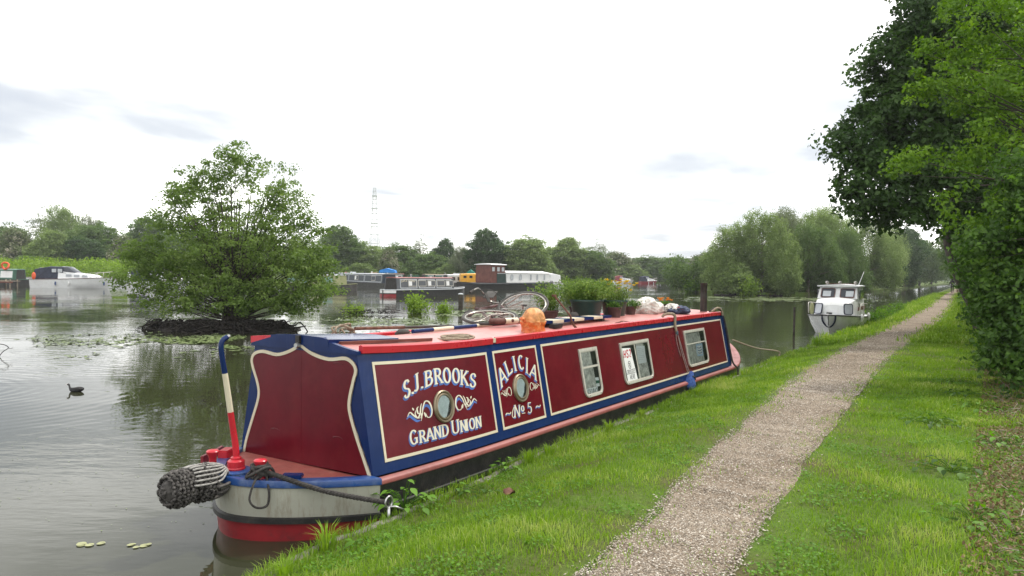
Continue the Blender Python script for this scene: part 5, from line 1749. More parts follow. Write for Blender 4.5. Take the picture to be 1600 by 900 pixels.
G_ = 'narrowboats moored in the marina'
nb_boat((-11.7, 67), (-5.0, 76), 1.78, 1.9, dict(hull='black', cab='boatgrey', roof='gunwale', gun='whitegrey'), 'grey narrowboat with white window blinds moored stern-on beside the yellow boat', G_, panels=3, wins=5, stern_white=True, text='OAKS IDOR', bulk='interior', wcol='boatgrey')
nb_boat((-28.5, 92.5), (-18.2, 86.5), 1.85, 2.2, dict(hull='tyre', cab='boatcream', roof='whitegrey', gun='boatcream', panel=['boatsage', 'boatsage', 'boatcream']), 'pale yellow-green narrowboat whose bow shows right of the island tree', G_, panels=4, wins=0, lines='boatcream')
nb_boat((-30.5, 120), (-15.0, 96), 2.05, 2.2, dict(hull='black', cab='boatnavy', roof='whitegrey', gun='tyre'), 'long dark navy narrowboat with white-outlined windows behind the grey one', G_, panels=4, wins=4, winw=.7, wcol='boatnavy')
nb_boat((-62.5, 95.5), (-80, 96), 2.05, 2.2, dict(hull='black', cab='boatgreen', roof='boatsage', gun='boatgreen', panel=['white', 'boatgreen', 'white']), 'green narrowboat with white side panels at the left edge of the marina', G_, panels=7, wins=0, lines='boatsage')
rear = [((-33, 128), (-24, 122), 'maroon', 'whitegrey', 'maroon narrowboat in the back row above the pale green boat'),
        ((-26, 127), (-17, 131), 'boatgreen', 'gunwale', 'green narrowboat with a pinkish roof in the back row left of the blue canopy'),
        ((-15.5, 122), (-6.5, 127), 'boatgreen', 'woodpale', 'green narrowboat with a buff roof in the back row right of the blue canopy'),
        ((-11, 112), (-4.5, 116), 'whitegrey', 'white', 'white-roofed narrowboat in the back row behind the grey one'),
        ((-8.5, 132), (1.5, 128), 'boatnavy', 'maroon', 'blue narrowboat with a maroon roof in the back row behind the yellow boat')]
for s_, b_, cab, rf, lb in rear:
    nb_boat(s_, b_, 2.0, 2.1, dict(hull='black', cab=cab, roof=rf), lb, G_, panels=2, wins=3)

# canopies over back row boats
def canopy(name, x, y, w, d, h, z, mat, label):
    e = tag(empty(name, (x, y, z)), label, 'canopy')
    mb = MB(); mb.add(*loft([[(-w / 2, y_, 0), (-w / 2 * .9, y_, h * .55), (0, y_, h * k), (w / 2 * .9, y_, h * .55), (w / 2, y_, 0)] for y_, k in ((-d / 2, .9), (0, 1), (d / 2, .9))])); mb.build('cover', M[mat], e, smooth=False)
    for s in (-1, 1):
        for q in (-1, 1):
            mb = MB(); mb.tube([(s * w * .42, q * d * .4, -1.2), (s * w * .42, q * d * .4, .1)], .03, 5); mb.build('pole', M['alu'], e)
    return e
canopy('blue_canopy', -19.8, 118, 2.6, 2.2, .75, 2.15, 'canvasblue', 'bright blue canvas canopy over the back row of boats')
canopy('green_canopy', -6.7, 120, 1.3, 1.6, .9, 1.95, 'canvasgreen', 'small teal canopy just left of the brown wheelhouse')

# barge with brown wheelhouse and long white cabin
e = tag(empty('dutch_barge', (-5.2, 103, 0), math.radians(51)), 'long black barge with tall brown wheelhouse and white cabin in the marina', 'barge')
L = 18.0
xs = [-3.2, -2.8, -2.0, -.7, L * .5, L - 3, L - 1.2, L - .3, L]
hf = lambda x: 1.9 * (min(1, max(.06, (x + 3.2) / 2.2)) ** .5) * (min(1, max(.05, (L - x) / 2.5)) ** .5)
mb = MB(); mb.add(*loft([[(x, -hf(x), .95 + .25 * max(0, (x - L + 5) / 5) ** 2 + .1 * (x < -2)), (x, -hf(x) * .93, -.4), (x, hf(x) * .93, -.4), (x, hf(x), .95 + .25 * max(0, (x - L + 5) / 5) ** 2 + .1 * (x < -2))] for x in xs])); mb.build('hull', M['black'], e, smooth=True)
mb = MB()
for s in (1, -1): mb.tube([(x, s * (hf(x) + .02), .8) for x in xs], .05, 5)
mb.build('rubbing_strake', M['boatnavy'], e, smooth='all')
def barge_block(x0, x1, w, z0, z1, mat, name, camber=.08):
    mb = MB(); mb.add(*loft([[(x, -w, z0), (x, -w * .94, z1), (x, 0, z1 + camber), (x, w * .94, z1), (x, w, z0)] for x in (x0, x1)])); return mb.build(name, M[mat], e)
barge_block(1.8, 3.0, 1.45, .9, 3.45, 'woodbrown', 'wheelhouse')
barge_block(3.0, 4.9, 1.45, .9, 3.40, 'woodbrown', 'wheelhouse')
barge_block(3.05, 5.05, 1.50, .9, 2.25, 'darkgreen', 'engine_cover', 0)
barge_block(1.6, 5.1, 1.6, 3.47, 3.55, 'white', 'wheelhouse_roof', .12)
mb = MB(); mb.bar((3.0, -1.56, 2.28), (5.0, -1.56, 2.28), .06, .08); mb.build('ledge', M['whitegrey'], e)
for x in (2.3, 3.4, 4.4):
    mb = MB(); V, F = frame_strip([(x - .36, 2.5), (x + .36, 2.5), (x + .36, 3.2), (x - .36, 3.2)], [(x - .3, 2.56), (x + .3, 2.56), (x + .3, 3.14), (x - .3, 3.14)], 0, .05, lambda a, b_, d: (a, -1.40 - d, b_)); mb.add(V, F); fr = mb.build('window', M['woodbrown'], e)
    mb = MB(); mb.add([(x - .3, -1.43, 2.56), (x + .3, -1.43, 2.56), (x + .3, -1.43, 3.14), (x - .3, -1.43, 3.14)], [(0, 1, 2, 3)]); mb.build('pane', M['whitegrey'], fr, fix=False)
barge_block(5.1, 15.6, 1.55, .95, 2.35, 'white', 'cabin')
barge_block(5.05, 15.7, 1.60, 2.36, 2.42, 'white', 'cabin_roof', .25)
for x, w in ((6.3, .3), (8.3, .3), (10.8, .16), (12.4, .16), (14.2, .16)):
    P = rr_pts(x - w, x + w, 1.35, 2.15, .05, w * .8, n=3); Q = rr_pts(x - w + .06, x + w - .06, 1.41, 2.09, .03, w * .6, n=3)
    mb = MB(); V, F = frame_strip(P, Q, 0, .04, lambda a, b_, d: (a, -1.53 - d, b_)); mb.add(V, F); fr = mb.build('window', M['gelgrey'], e)
    mb = MB(); plate(mb, Q, lambda a, b_, d: (a, -1.545, b_), 0); mb.build('pane', M['whitegrey'], fr)
for x in (6.5, 8, 9.5, 11.5, 13.5):
    mb = MB(); mb.lathe([(.09, 0), (.09, .12), (.14, .15), (0, .2)], (x, -.5, 2.5), 8, cap=False); mb.build('roof_vent', M['white'], e)

# yellow boat
e = tag(empty('yellow_boat', (-8.6, 111, 0), .2), 'small bright yellow boat wedged between the grey narrowboat and the barge', 'boat')
mb = MB(); gun = sect_hull(mb, 6.0, 2.2, .8, bowlen=.35); mb.build('hull', M['tyre'], e, smooth=True)
mb = MB(); mb.add(*loft([rr_section(.8, 1.0, .9, .7, 2.1), rr_section(3.6, 1.0, .9, .7, 2.2), rr_section(4.9, .8, .45, .9, 1.4)])); mb.build('cabin', M['yellow'], e, smooth=True)
mb = MB(); mb.box((3.4, -.97, 1.5), (.8, .06, .8)); mb.build('door', M['woodbrown'], e)
for x in (1.4, 2.3):
    mb = MB(); mb.box((x, -.97, 1.7), (.45, .06, .35)); mb.build('window', M['darkglass'], e)


# cruisers in the marina
def cruiser(x, y, rz, L, beam, label, canopy_mat=None, blue=False, name='moored_cruiser', hull='gelcoat', h=1.0, group=None):
    e = tag(empty(name, (x, y, 0), rz), label, 'cruiser', group)
    mb = MB(); gun = sect_hull(mb, L, beam, .82 * h, sheer_b=.28, bowlen=.45, rake=.6); mb.build('hull', M[hull], e, smooth=True)
    mb = MB()
    for s in (1, -1): mb.tube([(x_, s * (h_ + .015), z) for x_, h_, z in gun], .035, 5)
    mb.build('rubbing_strip', M['tyrebrown'], e, smooth='all')
    V = []
    for x_, h_, z in gun: V += [(x_, -h_, z), (x_, 0, z + .05), (x_, h_, z)]
    mb = MB(); mb.add(V, [(i * 3 + j, i * 3 + j + 1, i * 3 + 4 + j, i * 3 + 3 + j) for i in range(len(gun) - 1) for j in range(2)]); mb.build('deck', M['gelcoat'], e, smooth=True)
    b2 = beam / 2 * .8; f = .8 * h
    mb = MB(); mb.add(*loft([rr_section(L * .36, b2, b2 * .9, f, f + 1.0), rr_section(L * .58, b2, b2 * .85, f, f + .72), rr_section(L * .80, b2 * .75, b2 * .55, f + .1, f + .50), rr_section(L * .86, b2 * .5, b2 * .3, f + .15, f + .3)])); mb.build('cabin', M['gelcoat'], e, smooth=True)
    mb = MB(); mb.add(*loft([rr_section(L * .38, b2 * .9, b2 * .8, f + .8, f + 1.45), rr_section(L * .46, b2 * .88, b2 * .7, f + .7, f + 1.40), rr_section(L * .56, b2 * .85, b2 * .7, f + .65, f + .80)])); mb.build('windscreen', M['darkglass'], e, smooth=True)
    for s in (1, -1):
        for k in (.50, .60, .70):
            mb = MB(); mb.box((L * k, s * (b2 * (1.0 - (k - .5) * .35)), f + .48 - (k - .5) * .5), (L * .07, .05, .24)); mb.build('window', M['gelgrey'], e)
        mb = MB(); mb.tube(catmull([(L * .66, s * b2 * .95, f + .25), (L * .72, s * b2 * .95, f + .70), (L * .9, s * b2 * .6, f + .85), (L * 1.0, 0, f + .95)], 4), .02, 5)
        for k in (.76, .84, .92): mb.tube([(L * k, s * b2 * (1.35 - k * .6) * .9, f + .15), (L * k, s * b2 * (1.3 - k * .65) * .9, f + .8)], .014, 5)
        mb.build('guard_rail', M['alu'], e, smooth='all')
        for k in ((.35, .52, .92) if blue else (.4, .7)):
            mb = MB(); mb.blob((L * k, s * (beam / 2 * (1.0 if k < .6 else 1.0 - (k - .6) * 2.0) + .05), f - .42), (.09, .08, .24), 8, 6); mb.build('side_fender', M['bluelight' if blue and k != .52 else 'white'], e, smooth='all')
    if canopy_mat:
        mb = MB(); mb.add(*loft([rr_section(L * .05, b2, b2 * .85, f, f + 1.15), rr_section(L * .22, b2, b2 * .9, f, f + 1.42), rr_section(L * .42, b2 * .95, b2 * .85, f, f + 1.40)])); cv = mb.build('canopy', M[canopy_mat], e, smooth=True)
        for s in (1, -1):
            for x_ in (.31, .385):
                mb = MB(); mb.box((L * x_, s * (b2 * .955), f + 1.0), (L * .055, .05, .38)); mb.build('canopy_window', M['whitegrey'], cv)
    return e
cruiser(-54.2, 84, .02, 8.7, 2.6, 'white cabin cruiser with dark canvas canopy and blue fenders at far left', 'canvas', True, h=1.2)
o = tag(empty('lifebelt', (-53.3, 82.35, 1.35)), 'red lifebelt cover hung on the stern rail of the white cruiser', 'lifebelt')
mb = MB(); mb.blob((0, 0, 0), (.24, .12, .42), 10, 8, amp=.1); mb.build('cover', M['life'], o, smooth='all')
cruiser(-45.5, 88, .15, 7.0, 2.4, 'blue-topped white cruiser half hidden behind the island tree', 'canvas')
cruiser(8.0, 121, math.pi + .25, 7.5, 2.6, 'white cruiser with a wheelhouse moored at the far end of the barge', 'white', h=1.15)
cruiser(-54.0, 99, .05, 8.0, 2.6, 'second white cruiser, just showing behind the one with the canvas canopy', None)
cruiser(27.4, 200, .1, 5.6, 2.2, 'small red-cabined day boat far off, left of the hooded boat', 'maroon', h=.8)
cruiser(33.8, 196, .3, 5.2, 2.2, 'small distant boat with dark hooded canopy at the marina corner', 'canvas', h=.8, hull='maroon')
cruiser(-72, 108, .1, 8.0, 2.4, 'white-topped boat just showing above the green narrowboat', None)

# jetties
def jetty(x0, y0, x1, y1, label, n):
    e = tag(empty('jetty', (x0, y0, 0), math.atan2(y1 - y0, x1 - x0)), label, 'jetty')
    L = math.hypot(x1 - x0, y1 - y0)
    for k in range(n):
        mb = MB(); mb.box((L * (k + .5) / n, 0, .62 + .01 * (k % 2)), (L / n * .94, 1.3, .06)); mb.build('plank', M['woodpale' if k % 3 else 'woodgrey'], e)
    for k in range(4):
        for s in (-1, 1):
            mb = MB(); mb.tube([(L * (k + .15) / 3.4, s * .6, -.9), (L * (k + .15) / 3.4, s * .6, .85)], .08, 7); mb.build('post', M['woodgrey'], e, smooth=True)
    mb = MB(); mb.bar((0, -.66, .5), (L, -.66, .5), .06, .16); mb.build('fascia', M['woodbrown'], e)
jetty(-55, 101, -44, 97, 'pale wooden jetty between the white cruiser and the island tree', 24)
jetty(-64, 88.5, -59.2, 88.3, 'low wooden landing stage at the stern of the white cruiser', 10)
# lifebuoy on the green boat
o = tag(empty('lifebuoy', (-64.8, 94.5, 2.45)), 'orange lifebuoy standing on the roof of the green narrowboat', 'lifebuoy')
mb = MB(); mb.tube([(.42 * math.cos(a), .1 * math.sin(a * 2), .42 * math.sin(a)) for a in np.linspace(0, 2 * math.pi, 21)[:-1]], .12, 7, closed=True); mb.build('ring', M['life'], o, smooth='all')

# posts in the water near the lily pads
for (x, y, h, lb) in ((-3.05, 44.0, .95, 'dark wooden post with a pale top standing in the water behind the bicycle'),):
    e = tag(empty('post', (x, y, 0)), lb, 'post')
    mb = MB(); mb.box((0, 0, h / 2 - .3), (.26, .22, h + .6)); mb.build('shaft', M['bark'], e, bevel=.02)
    mb = MB(); mb.blob((0, 0, h + .03), (.16, .13, .06), 10, 6); mb.build('cap', M['whitegrey'], e, smooth='all')

# pylon
PX, PY, PH = (584 - 800) / 1154.86 * 420, 420.0, 50.0
e = tag(empty('pylon', (PX, PY, 0)), 'tall pale lattice pylon standing far behind the marina trees', 'pylon')
def pw(z): return 2.9 * (1 - z / PH) ** 1.1 + .7
mb = MB(); zs_ = [0, 7, 13, 18.5, 23.5, 28, 32, 35.5, 38.5, 41, 43.5, 46, 48, 50]
for sx_ in (-1, 1):
    for sy_ in (-1, 1):
        mb.tube([(sx_ * pw(z), sy_ * pw(z), z) for z in zs_], .15, 4)
mb.build('leg', M['pylon'], e)
mb = MB()
for i in range(len(zs_) - 1):
    a, c = pw(zs_[i]), pw(zs_[i + 1]); z0, z1 = zs_[i], zs_[i + 1]
    for p, q in (((-a, -a), (c, -c)), ((a, -a), (-c, -c)), ((-a, a), (c, c)), ((a, a), (-c, c)), ((-a, -a), (-c, c)), ((a, -a), (c, c))):
        mb.tube([(p[0], p[1], z0), (q[0], q[1], z1)], .07, 3)
    mb.tube([(-c, -c, z1), (c, -c, z1), (c, c, z1), (-c, c, z1)], .14, 3, closed=True)
mb.build('bracing', M['pylon'], e, fix=False)
mb = MB()
for z, w in ((30, 1.9), (38.5, 1.7), (45.5, 1.5)): mb.box((0, 0, z), (w * 2, w * 2, .5))
mb.build('platform', M['pylon'], e)

# ------------------------------------------------------------------ trees
tree_proto('round', 1, [(0, 0, 5.6, 3.0, 3.0, 3.6), (1.3, .3, 4.2, 2.3, 2.3, 2.6), (-1.4, -.4, 4.4, 2.3, 2.2, 2.7), (.4, 0, 7.6, 1.9, 1.9, 2.0), (0, 0, 2.6, 2.8, 2.8, 2.0)], 620, 42, .62, .27, M['leaf_mid'], M['bark'], (5.5, .22), shell=.5)
tree_proto('oak', 2, [(0, 0, 5.8, 2.9, 2.9, 2.6), (1.9, .3, 4.6, 1.8, 1.8, 1.8), (-1.9, -.4, 5.2, 1.7, 1.9, 1.8), (.3, 0, 8.0, 1.7, 1.7, 1.6), (-.8, .5, 3.2, 2.2, 2.2, 1.6), (1.0, 0, 2.6, 2.2, 2.2, 1.6)], 640, 42, .58, .26, M['leaf_dark'], M['bark'], (6, .28), shell=.45)
tree_proto('willow', 3, [(-.4, 0, 5.6, 2.6, 2.4, 3.2), (1.9, .3, 4.6, 2.1, 2.2, 2.8), (-2.4, 0, 4.2, 1.9, 2.1, 2.8), (.6, .2, 8.0, 1.7, 1.6, 1.6), (2.8, 0, 2.4, 1.7, 1.7, 2.0), (-3.0, 0, 2.0, 1.6, 1.7, 1.8), (-1.4, .1, 7.6, 1.3, 1.3, 1.5), (0, -.6, 2.2, 2.6, 2, 2.0)], 1500, 34, .42, .15, M['leaf_willow'], M['barklight'], (6.5, .2), shell=.4, flat=1.5, droop=.35)
tree_proto('bush', 4, [(0, 0, 4.2, 4.4, 3.6, 4.2), (3.3, .3, 3.2, 2.6, 2.5, 3.2), (-3.3, -.4, 3.4, 2.7, 2.5, 3.3), (.8, 0, 7.2, 2.4, 2.4, 2.4)], 560, 40, 1.0, .44, M['leaf_mid'], M['bark'], (4, .2), shell=.45, zmin=-.2)
tree_proto('sparse', 5, [(0, 0, 6.0, 1.9, 1.9, 3.6), (.8, 0, 4.2, 1.6, 1.6, 2.2), (-.7, 0, 7.4, 1.2, 1.2, 2.2)], 150, 20, .42, .16, M['leaf_pale'], M['barklight'], (8.2, .13), shell=.2)

G1 = 'trees in the belt beyond the marina'
def bgtree(px, ytop, wpx, depth, key, label, mat=None, rz=0, name=None, cat='tree', zb=.35, group=G1):
    x = (px - 800) / 1154.86 * depth
    hor = 427.9 + (px - 800) * .0123
    h = 2.22 + (hor - ytop) / 1154.86 * depth - zb
    natural = {'round': .66, 'oak': .68, 'willow': .80, 'bush': 1.18, 'sparse': .44}[key]
    w = wpx / 1154.86 * depth
    ws = w / (h * natural)
    nm = name or {'round': 'broadleaf_tree', 'oak': 'oak_tree', 'willow': 'willow_tree', 'bush': 'hawthorn_bush', 'sparse': 'young_tree'}[key]
    return put_tree(key, nm, x, depth, zb - .1, h, ws, label, cat, group, rz, mat)


BG = [
 (10, 347, 80, 175, 'round', 'mid green tree at the extreme left of the marina belt', None),
 (68, 322, 62, 190, 'sparse', 'thin pale tree rising on the left shoulder of the tallest left-hand tree', None),
 (97, 314, 95, 180, 'willow', 'tallest tree of the left group, feathery olive green', None),
 (140, 330, 60, 190, 'willow', 'lighter feathery tree on the right shoulder of the tallest left-hand tree', 'leaf_pale'),
 (25, 356, 90, 150, 'bush', 'olive hawthorn with faded blossom at far left behind the green narrowboat', 'leaf_blossom'),
 (78, 358, 84, 148, 'bush', 'rounded olive bush behind the white cabin cruiser', 'leaf_willow'),
 (150, 344, 96, 158, 'round', 'broad dark green tree right of the tall left group', 'leaf_mid'),
 (128, 366, 70, 150, 'round', 'dark green tree directly behind the cruiser canopy', 'leaf_dark'),
 (195, 366, 60, 140, 'bush', 'pinkish blossoming hawthorn at the left side of the island tree', 'leaf_blossom'),
 (235, 330, 80, 180, 'round', 'green tree showing above the left side of the island tree', None),
 (300, 352, 110, 175, 'round', 'green tree hidden mostly behind the island tree', None),
 (390, 356, 110, 175, 'round', 'green tree behind the right half of the island tree', None),
 (470, 366, 80, 168, 'willow', 'soft green tree just right of the island tree crown', None),
 (532, 348, 84, 160, 'oak', 'rounded bright tree left of the pylon', 'leaf_mid'),
 (500, 385, 70, 150, 'bush', 'low bush under the rounded tree left of the pylon', None),
 (560, 376, 90, 165, 'round', 'tree at the foot of the pylon on its left', 'leaf_willow'),
 (607, 386, 50, 145, 'bush', 'blossom-pink hawthorn behind the blue canopy', 'leaf_blossom'),
 (625, 378, 80, 172, 'round', 'low tree behind the blossoming hawthorn', None),
 (655, 365, 40, 170, 'sparse', 'slim pale young tree between the pylon and the dark oak', None),
 (694, 370, 48, 165, 'oak', 'small dark tree two trees left of the tall dark oak', None),
 (668, 392, 70, 155, 'round', 'low mid green tree under the slim pale one', None),
 (722, 380, 56, 150, 'willow', 'silvery willow touching the left side of the tall dark oak', 'leaf_pale'),
 (761, 354, 78, 150, 'oak', 'tall dark oak above the barge wheelhouse', None),
 (823, 366, 84, 150, 'round', 'dome-shaped olive tree right of the dark oak', 'leaf_willow'),
 (884, 368, 76, 165, 'oak', 'loose grey-green tree right of the dome-shaped tree', 'leaf_willow'),
 (935, 372, 62, 175, 'sparse', 'thin-crowned tree above the far end of the barge', 'leaf_pale'),
 (918, 386, 80, 168, 'round', 'mid green tree below the thin-crowned one', None),
 (966, 392, 80, 225, 'bush', 'hawthorn with pale blossom behind the red day boat', 'leaf_blossom'),
 (1010, 398, 80, 235, 'round', 'low green tree behind the distant hooded boat', None),
 (1052, 398, 80, 228, 'round', 'low green tree right of the distant hooded boat', 'leaf_mid'),
 (1092, 396, 64, 215, 'bush', 'greyish blossoming bush left of the big canal willows', 'leaf_blossom'),
 (985, 402, 120, 260, 'round', 'far hedge tree closing the marina skyline', None),
]
for i, (px, yt, wp, dp, key, lb, mt) in enumerate(BG):
    bgtree(px, yt, wp, dp, key, lb, M[mt] if mt else None, rz=i * 1.3)
# low shrubs along the far bank
shr = [(-20, 402, 60, 138), (40, 398, 70, 139), (500, 408, 70, 150), (560, 410, 70, 152), (620, 408, 60, 153), (665, 410, 60, 152), (700, 411, 60, 150), (745, 408, 60, 152), (800, 410, 70, 152), (850, 408, 60, 155), (900, 408, 70, 170),
       (940, 412, 60, 190), (980, 412, 70, 222), (1030, 412, 70, 226), (1075, 412, 60, 216)]
nm_ = ['at the far left edge', 'behind the green narrowboat', 'right of the island tree', 'behind the navy narrowboat', 'behind the blue canopy', 'behind the grey narrowboat', 'left of the yellow boat', 'behind the brown wheelhouse', 'behind the white barge cabin',
       'behind the end of the barge', 'between barge and day boat', 'left of the red day boat', 'behind the red day boat', 'behind the hooded boat', 'below the canal willows']
for i, ((px, yt, wp, dp), s_) in enumerate(zip(shr, nm_)):
    bgtree(px, yt, wp, dp, 'bush', 'low green waterside shrub ' + s_, None if i % 3 else M['leaf_willow'], rz=i * 2.1, name='waterside_shrub', cat='shrub', group='shrubs along the far bank')
# bright strip of young growth behind the left boats
rng = np.random.default_rng(77)
n = 15000
xx = rng.uniform(-112, -63, n); yy = rng.uniform(121, 134, n)
zz_ = .4 + rng.uniform(0, 1, n) ** .6 * (3.2 + .5 * np.sin(xx * .6) + .4 * np.sin(xx * 1.7)) * np.where(xx < -92, 1.1, .95)
V, F, t_ = leaves(np.stack([xx, yy, zz_], 1), .38, rng)
o = np_mesh('young_growth', V, F, M['leaf_lime'], None, t_)
tag(o, 'bright yellow-green belt of young growth behind the boats at left', 'undergrowth', kind='stuff')

# willows along the far side of the canal
G2 = 'big willows on the far bank of the canal'
for px, yt, wp, dp, lb, mt, rz in (
    (1150, 340, 110, 92, 'leftmost big willow leaning over the lily pads', None, .4),
    (1190, 320, 120, 90, 'tall willow second from the left of the canal group', None, 2.1),
    (1228, 316, 110, 97, 'tall pale willow behind the second one', 'leaf_pale', 1.1),
    (1262, 342, 110, 93, 'lower darker willow left of the white cruiser', 'leaf_mid', 3.3),
    (1295, 316, 120, 108, 'tall willow directly above the white cruiser', None, .9),
    (1345, 330, 110, 118, 'broad willow right of the white cruiser', None, 2.7),
    (1270, 318, 100, 112, 'pale willow filling the middle of the canal group', None, 5.2),
    (1320, 350, 90, 100, 'lower willow behind the white cruiser roof', 'leaf_mid', 3.9),
    (1388, 345, 90, 140, 'willow half covered by the overhanging sycamore', None, 4.1)):
    bgtree(px, yt, wp, dp, 'willow', lb, M[mt] if mt else None, rz, group=G2)
for px, yt, wp, dp, lb, mt, rz, key in (
    (1112, 388, 60, 100, 'scrubby small tree left of the big willows', None, .4, 'round'),
    (1150, 408, 90, 89, 'low willow scrub trailing on the water under the leftmost willow', 'leaf_willow', 1.4, 'bush'),
    (1215, 402, 80, 90, 'low willow scrub at the foot of the tall willow', 'leaf_willow', 1.9, 'bush'),
    (1275, 400, 70, 94, 'dark scrub at the water behind the white cruiser', 'leaf_mid', 2.4, 'bush'),
    (1330, 402, 70, 108, 'dark waterside scrub right of the white cruiser', 'leaf_mid', 3.4, 'bush'),
    (1385, 398, 60, 138, 'dark green canal-side tree beyond the cruiser', 'leaf_dark', 5, 'round'),
    (1412, 352, 76, 165, 'dark tall tree far along the canal', 'leaf_dark', 1, 'oak'),
    (1436, 368, 60, 200, 'hazy green tree far along the canal', 'leaf_mid', 2, 'round'),
    (1455, 382, 50, 250, 'farther hazy green tree along the canal', 'leaf_mid', 3, 'round'),
    (1462, 392, 44, 330, 'last tree visible at the end of the canal', 'leaf_mid', 4, 'round'),
    (1488, 396, 50, 400, 'faint tree beyond the end of the path', 'leaf_mid', 5, 'round'),
    (1418, 415, 44, 170, 'waterside bush under the tall dark tree', 'leaf_mid', 4.5, 'bush')):
    bgtree(px, yt, wp, dp, key, lb, M[mt] if mt else None, rz, group='growth along the far canal bank', name='canal_scrub' if key == 'bush' else None)

# trees of the hedge line going away on the towpath side
def hedge_tree(u, l, h, ws, key, label, mat, rz):
    x, y = Wn(u, l)
    return put_tree(key, 'hedge_tree', x, y, .5, h, ws, label, 'tree', 'trees in the towpath hedge', rz, M[mat])
for a in ((30, -4.9, 5.5, .8, 'round', 'small leafy tree masking the top of the dark leaning trunk', 'leaf_hedge', .3),
          (36, -6.0, 6.5, 1.1, 'round', 'leafy hedge tree just beyond the dark trunk', 'leaf_hedge', 1.0),
          (46, -5.6, 7.5, 1.0, 'round', 'sunlit hedge tree right of the distant walkers', 'leaf_bright', 2.0),
          (58, -5.2, 8.0, 1.0, 'oak', 'dark hedge tree close to the distant walkers', 'leaf_hedge', 3.0),
          (72, -3.6, 9.5, 1.0, 'round', 'hedge tree overhanging the walkers on the path', 'leaf_mid', 4.0),
          (95, -2.6, 11.0, 1.05, 'oak', 'hedge tree beyond the walkers', 'leaf_mid', 5.0),
          (125, -1.8, 12.5, 1.1, 'round', 'second hedge tree beyond the walkers', 'leaf_mid', 6.0),
          (165, -.6, 14, 1.1, 'round', 'farthest hedge tree at the end of the path', 'leaf_mid', 7.0),
          (230, 1.5, 16, 1.1, 'oak', 'hazy tree closing the end of the path', 'leaf_mid', 8.0)):
    hedge_tree(*a)

# ------------------------------------------------------------------ tree on its root island
it = tag(empty('island_tree', (-10.4, 27.6, 0)), 'spreading bushy alder growing from a root island in the water at left', 'tree')
lobes = [(0, .1, 3.0, 2.5, 2.2, 1.9), (-2.2, .2, 2.7, 1.7, 1.7, 1.3), (2.2, -.1, 2.5, 1.6, 1.7, 1.2), (-1.3, .1, 4.6, 1.3, 1.3, 1.1), (1.5, 0, 4.5, 1.3, 1.3, 1.1), (-.4, .1, 5.9, 1.0, 1.0, .95),
         (1.5, .2, 5.4, .95, .9, .8), (.6, .1, 6.1, .7, .7, .7), (-1.9, .1, 4.9, .8, .8, .7), (2.3, .1, 4.6, .7, .8, .6), (-1.5, .0, 5.6, .6, .7, .5), (-3.2, -.2, 1.9, 1.2, 1.3, .8), (3.0, -.4, 1.6, 1.2, 1.3, .9), (0, -.8, 1.4, 2.5, 1.6, 1.0), (2.7, .2, 3.7, .8, .9, .7), (-2.7, .1, 3.9, .8, .8, .6),
         (.1, .1, 6.7, .45, .5, .5), (-3.6, 0, 2.7, .7, .8, .6), (3.4, 0, 2.6, .8, .8, .7), (-2.6, -.3, 1.1, 1.5, 1.2, .6), (2.0, -.5, 1.1, 1.3, 1.2, .5)]
V, F, t_, c_ = crown(31, lobes, 1500, 44, .36, .10, shell=.12, gap=.32, flat=.55, zmin=.35)
np_mesh('crown', V, F, M['leaf_island'], it, t_)
mb = MB(); rr = random.Random(9)
for k in range(11):
    a = rr.uniform(0, 6.28); s = rr.uniform(.1, .7)
    tx, ty = 2.2 * s * math.cos(a) * 1.1, 1.8 * s * math.sin(a)
    hh = rr.uniform(3.2, 6.6) * (1.05 - .35 * s)
    pts = catmull([(.3 * math.cos(a), .25 * math.sin(a), .1), (tx * .3, ty * .3, hh * .3), (tx * .7, ty * .7, hh * .65), (tx, ty, hh)], 4)
    mb.tube(pts, [.085 * (1 - .88 * i / (len(pts) - 1)) for i in range(len(pts))], 6, caps=False)
sel = rr.sample(list(map(tuple, c_)), 170)
for t in sel:
    t = Vector(t); a = Vector((t.x * .18, t.y * .18, max(.3, t.z * .45)))
    m_ = a.lerp(t, .5) + Vector((0, 0, rr.uniform(-.1, .25)))
    pts = catmull([tuple(a), tuple(m_), tuple(t)], 4)
    mb.tube(pts, [.028 * (1 - .85 * i / (len(pts) - 1)) for i in range(len(pts))], 4, caps=False)
mb.build('trunk', M['bark'], it, smooth='all', fix=False)
ri_ = tag(empty('root_island', (-10.5, 27.3, 0)), 'dark tangled mound of roots and mud under the island tree', 'root mound')
V, F = [], []
for i in range(34):
    for j in range(18):
        x = -3.3 + 6.2 * i / 33; y = -1.4 + 3.4 * j / 17
        e_ = max(0, 1 - (abs(x + .2) / 3.1) ** 2.4 - (abs(y - .3) / 1.7) ** 2.2)
        z = -.25 + .75 * e_ ** .6 * .8 + (.22 * noise.noise(Vector((x * 3, y * 3, 0))) + .08 * noise.noise(Vector((x * 9, y * 9, 0))))
        V.append((x, y, z))
for i in range(33):
    for j in range(17): F.append((i * 18 + j, (i + 1) * 18 + j, (i + 1) * 18 + j + 1, i * 18 + j + 1))
mb = MB(); mb.add(V, F); mb.build('mud', M['root'], ri_, smooth='all', fix=False)
mb = MB(); rr = random.Random(3)
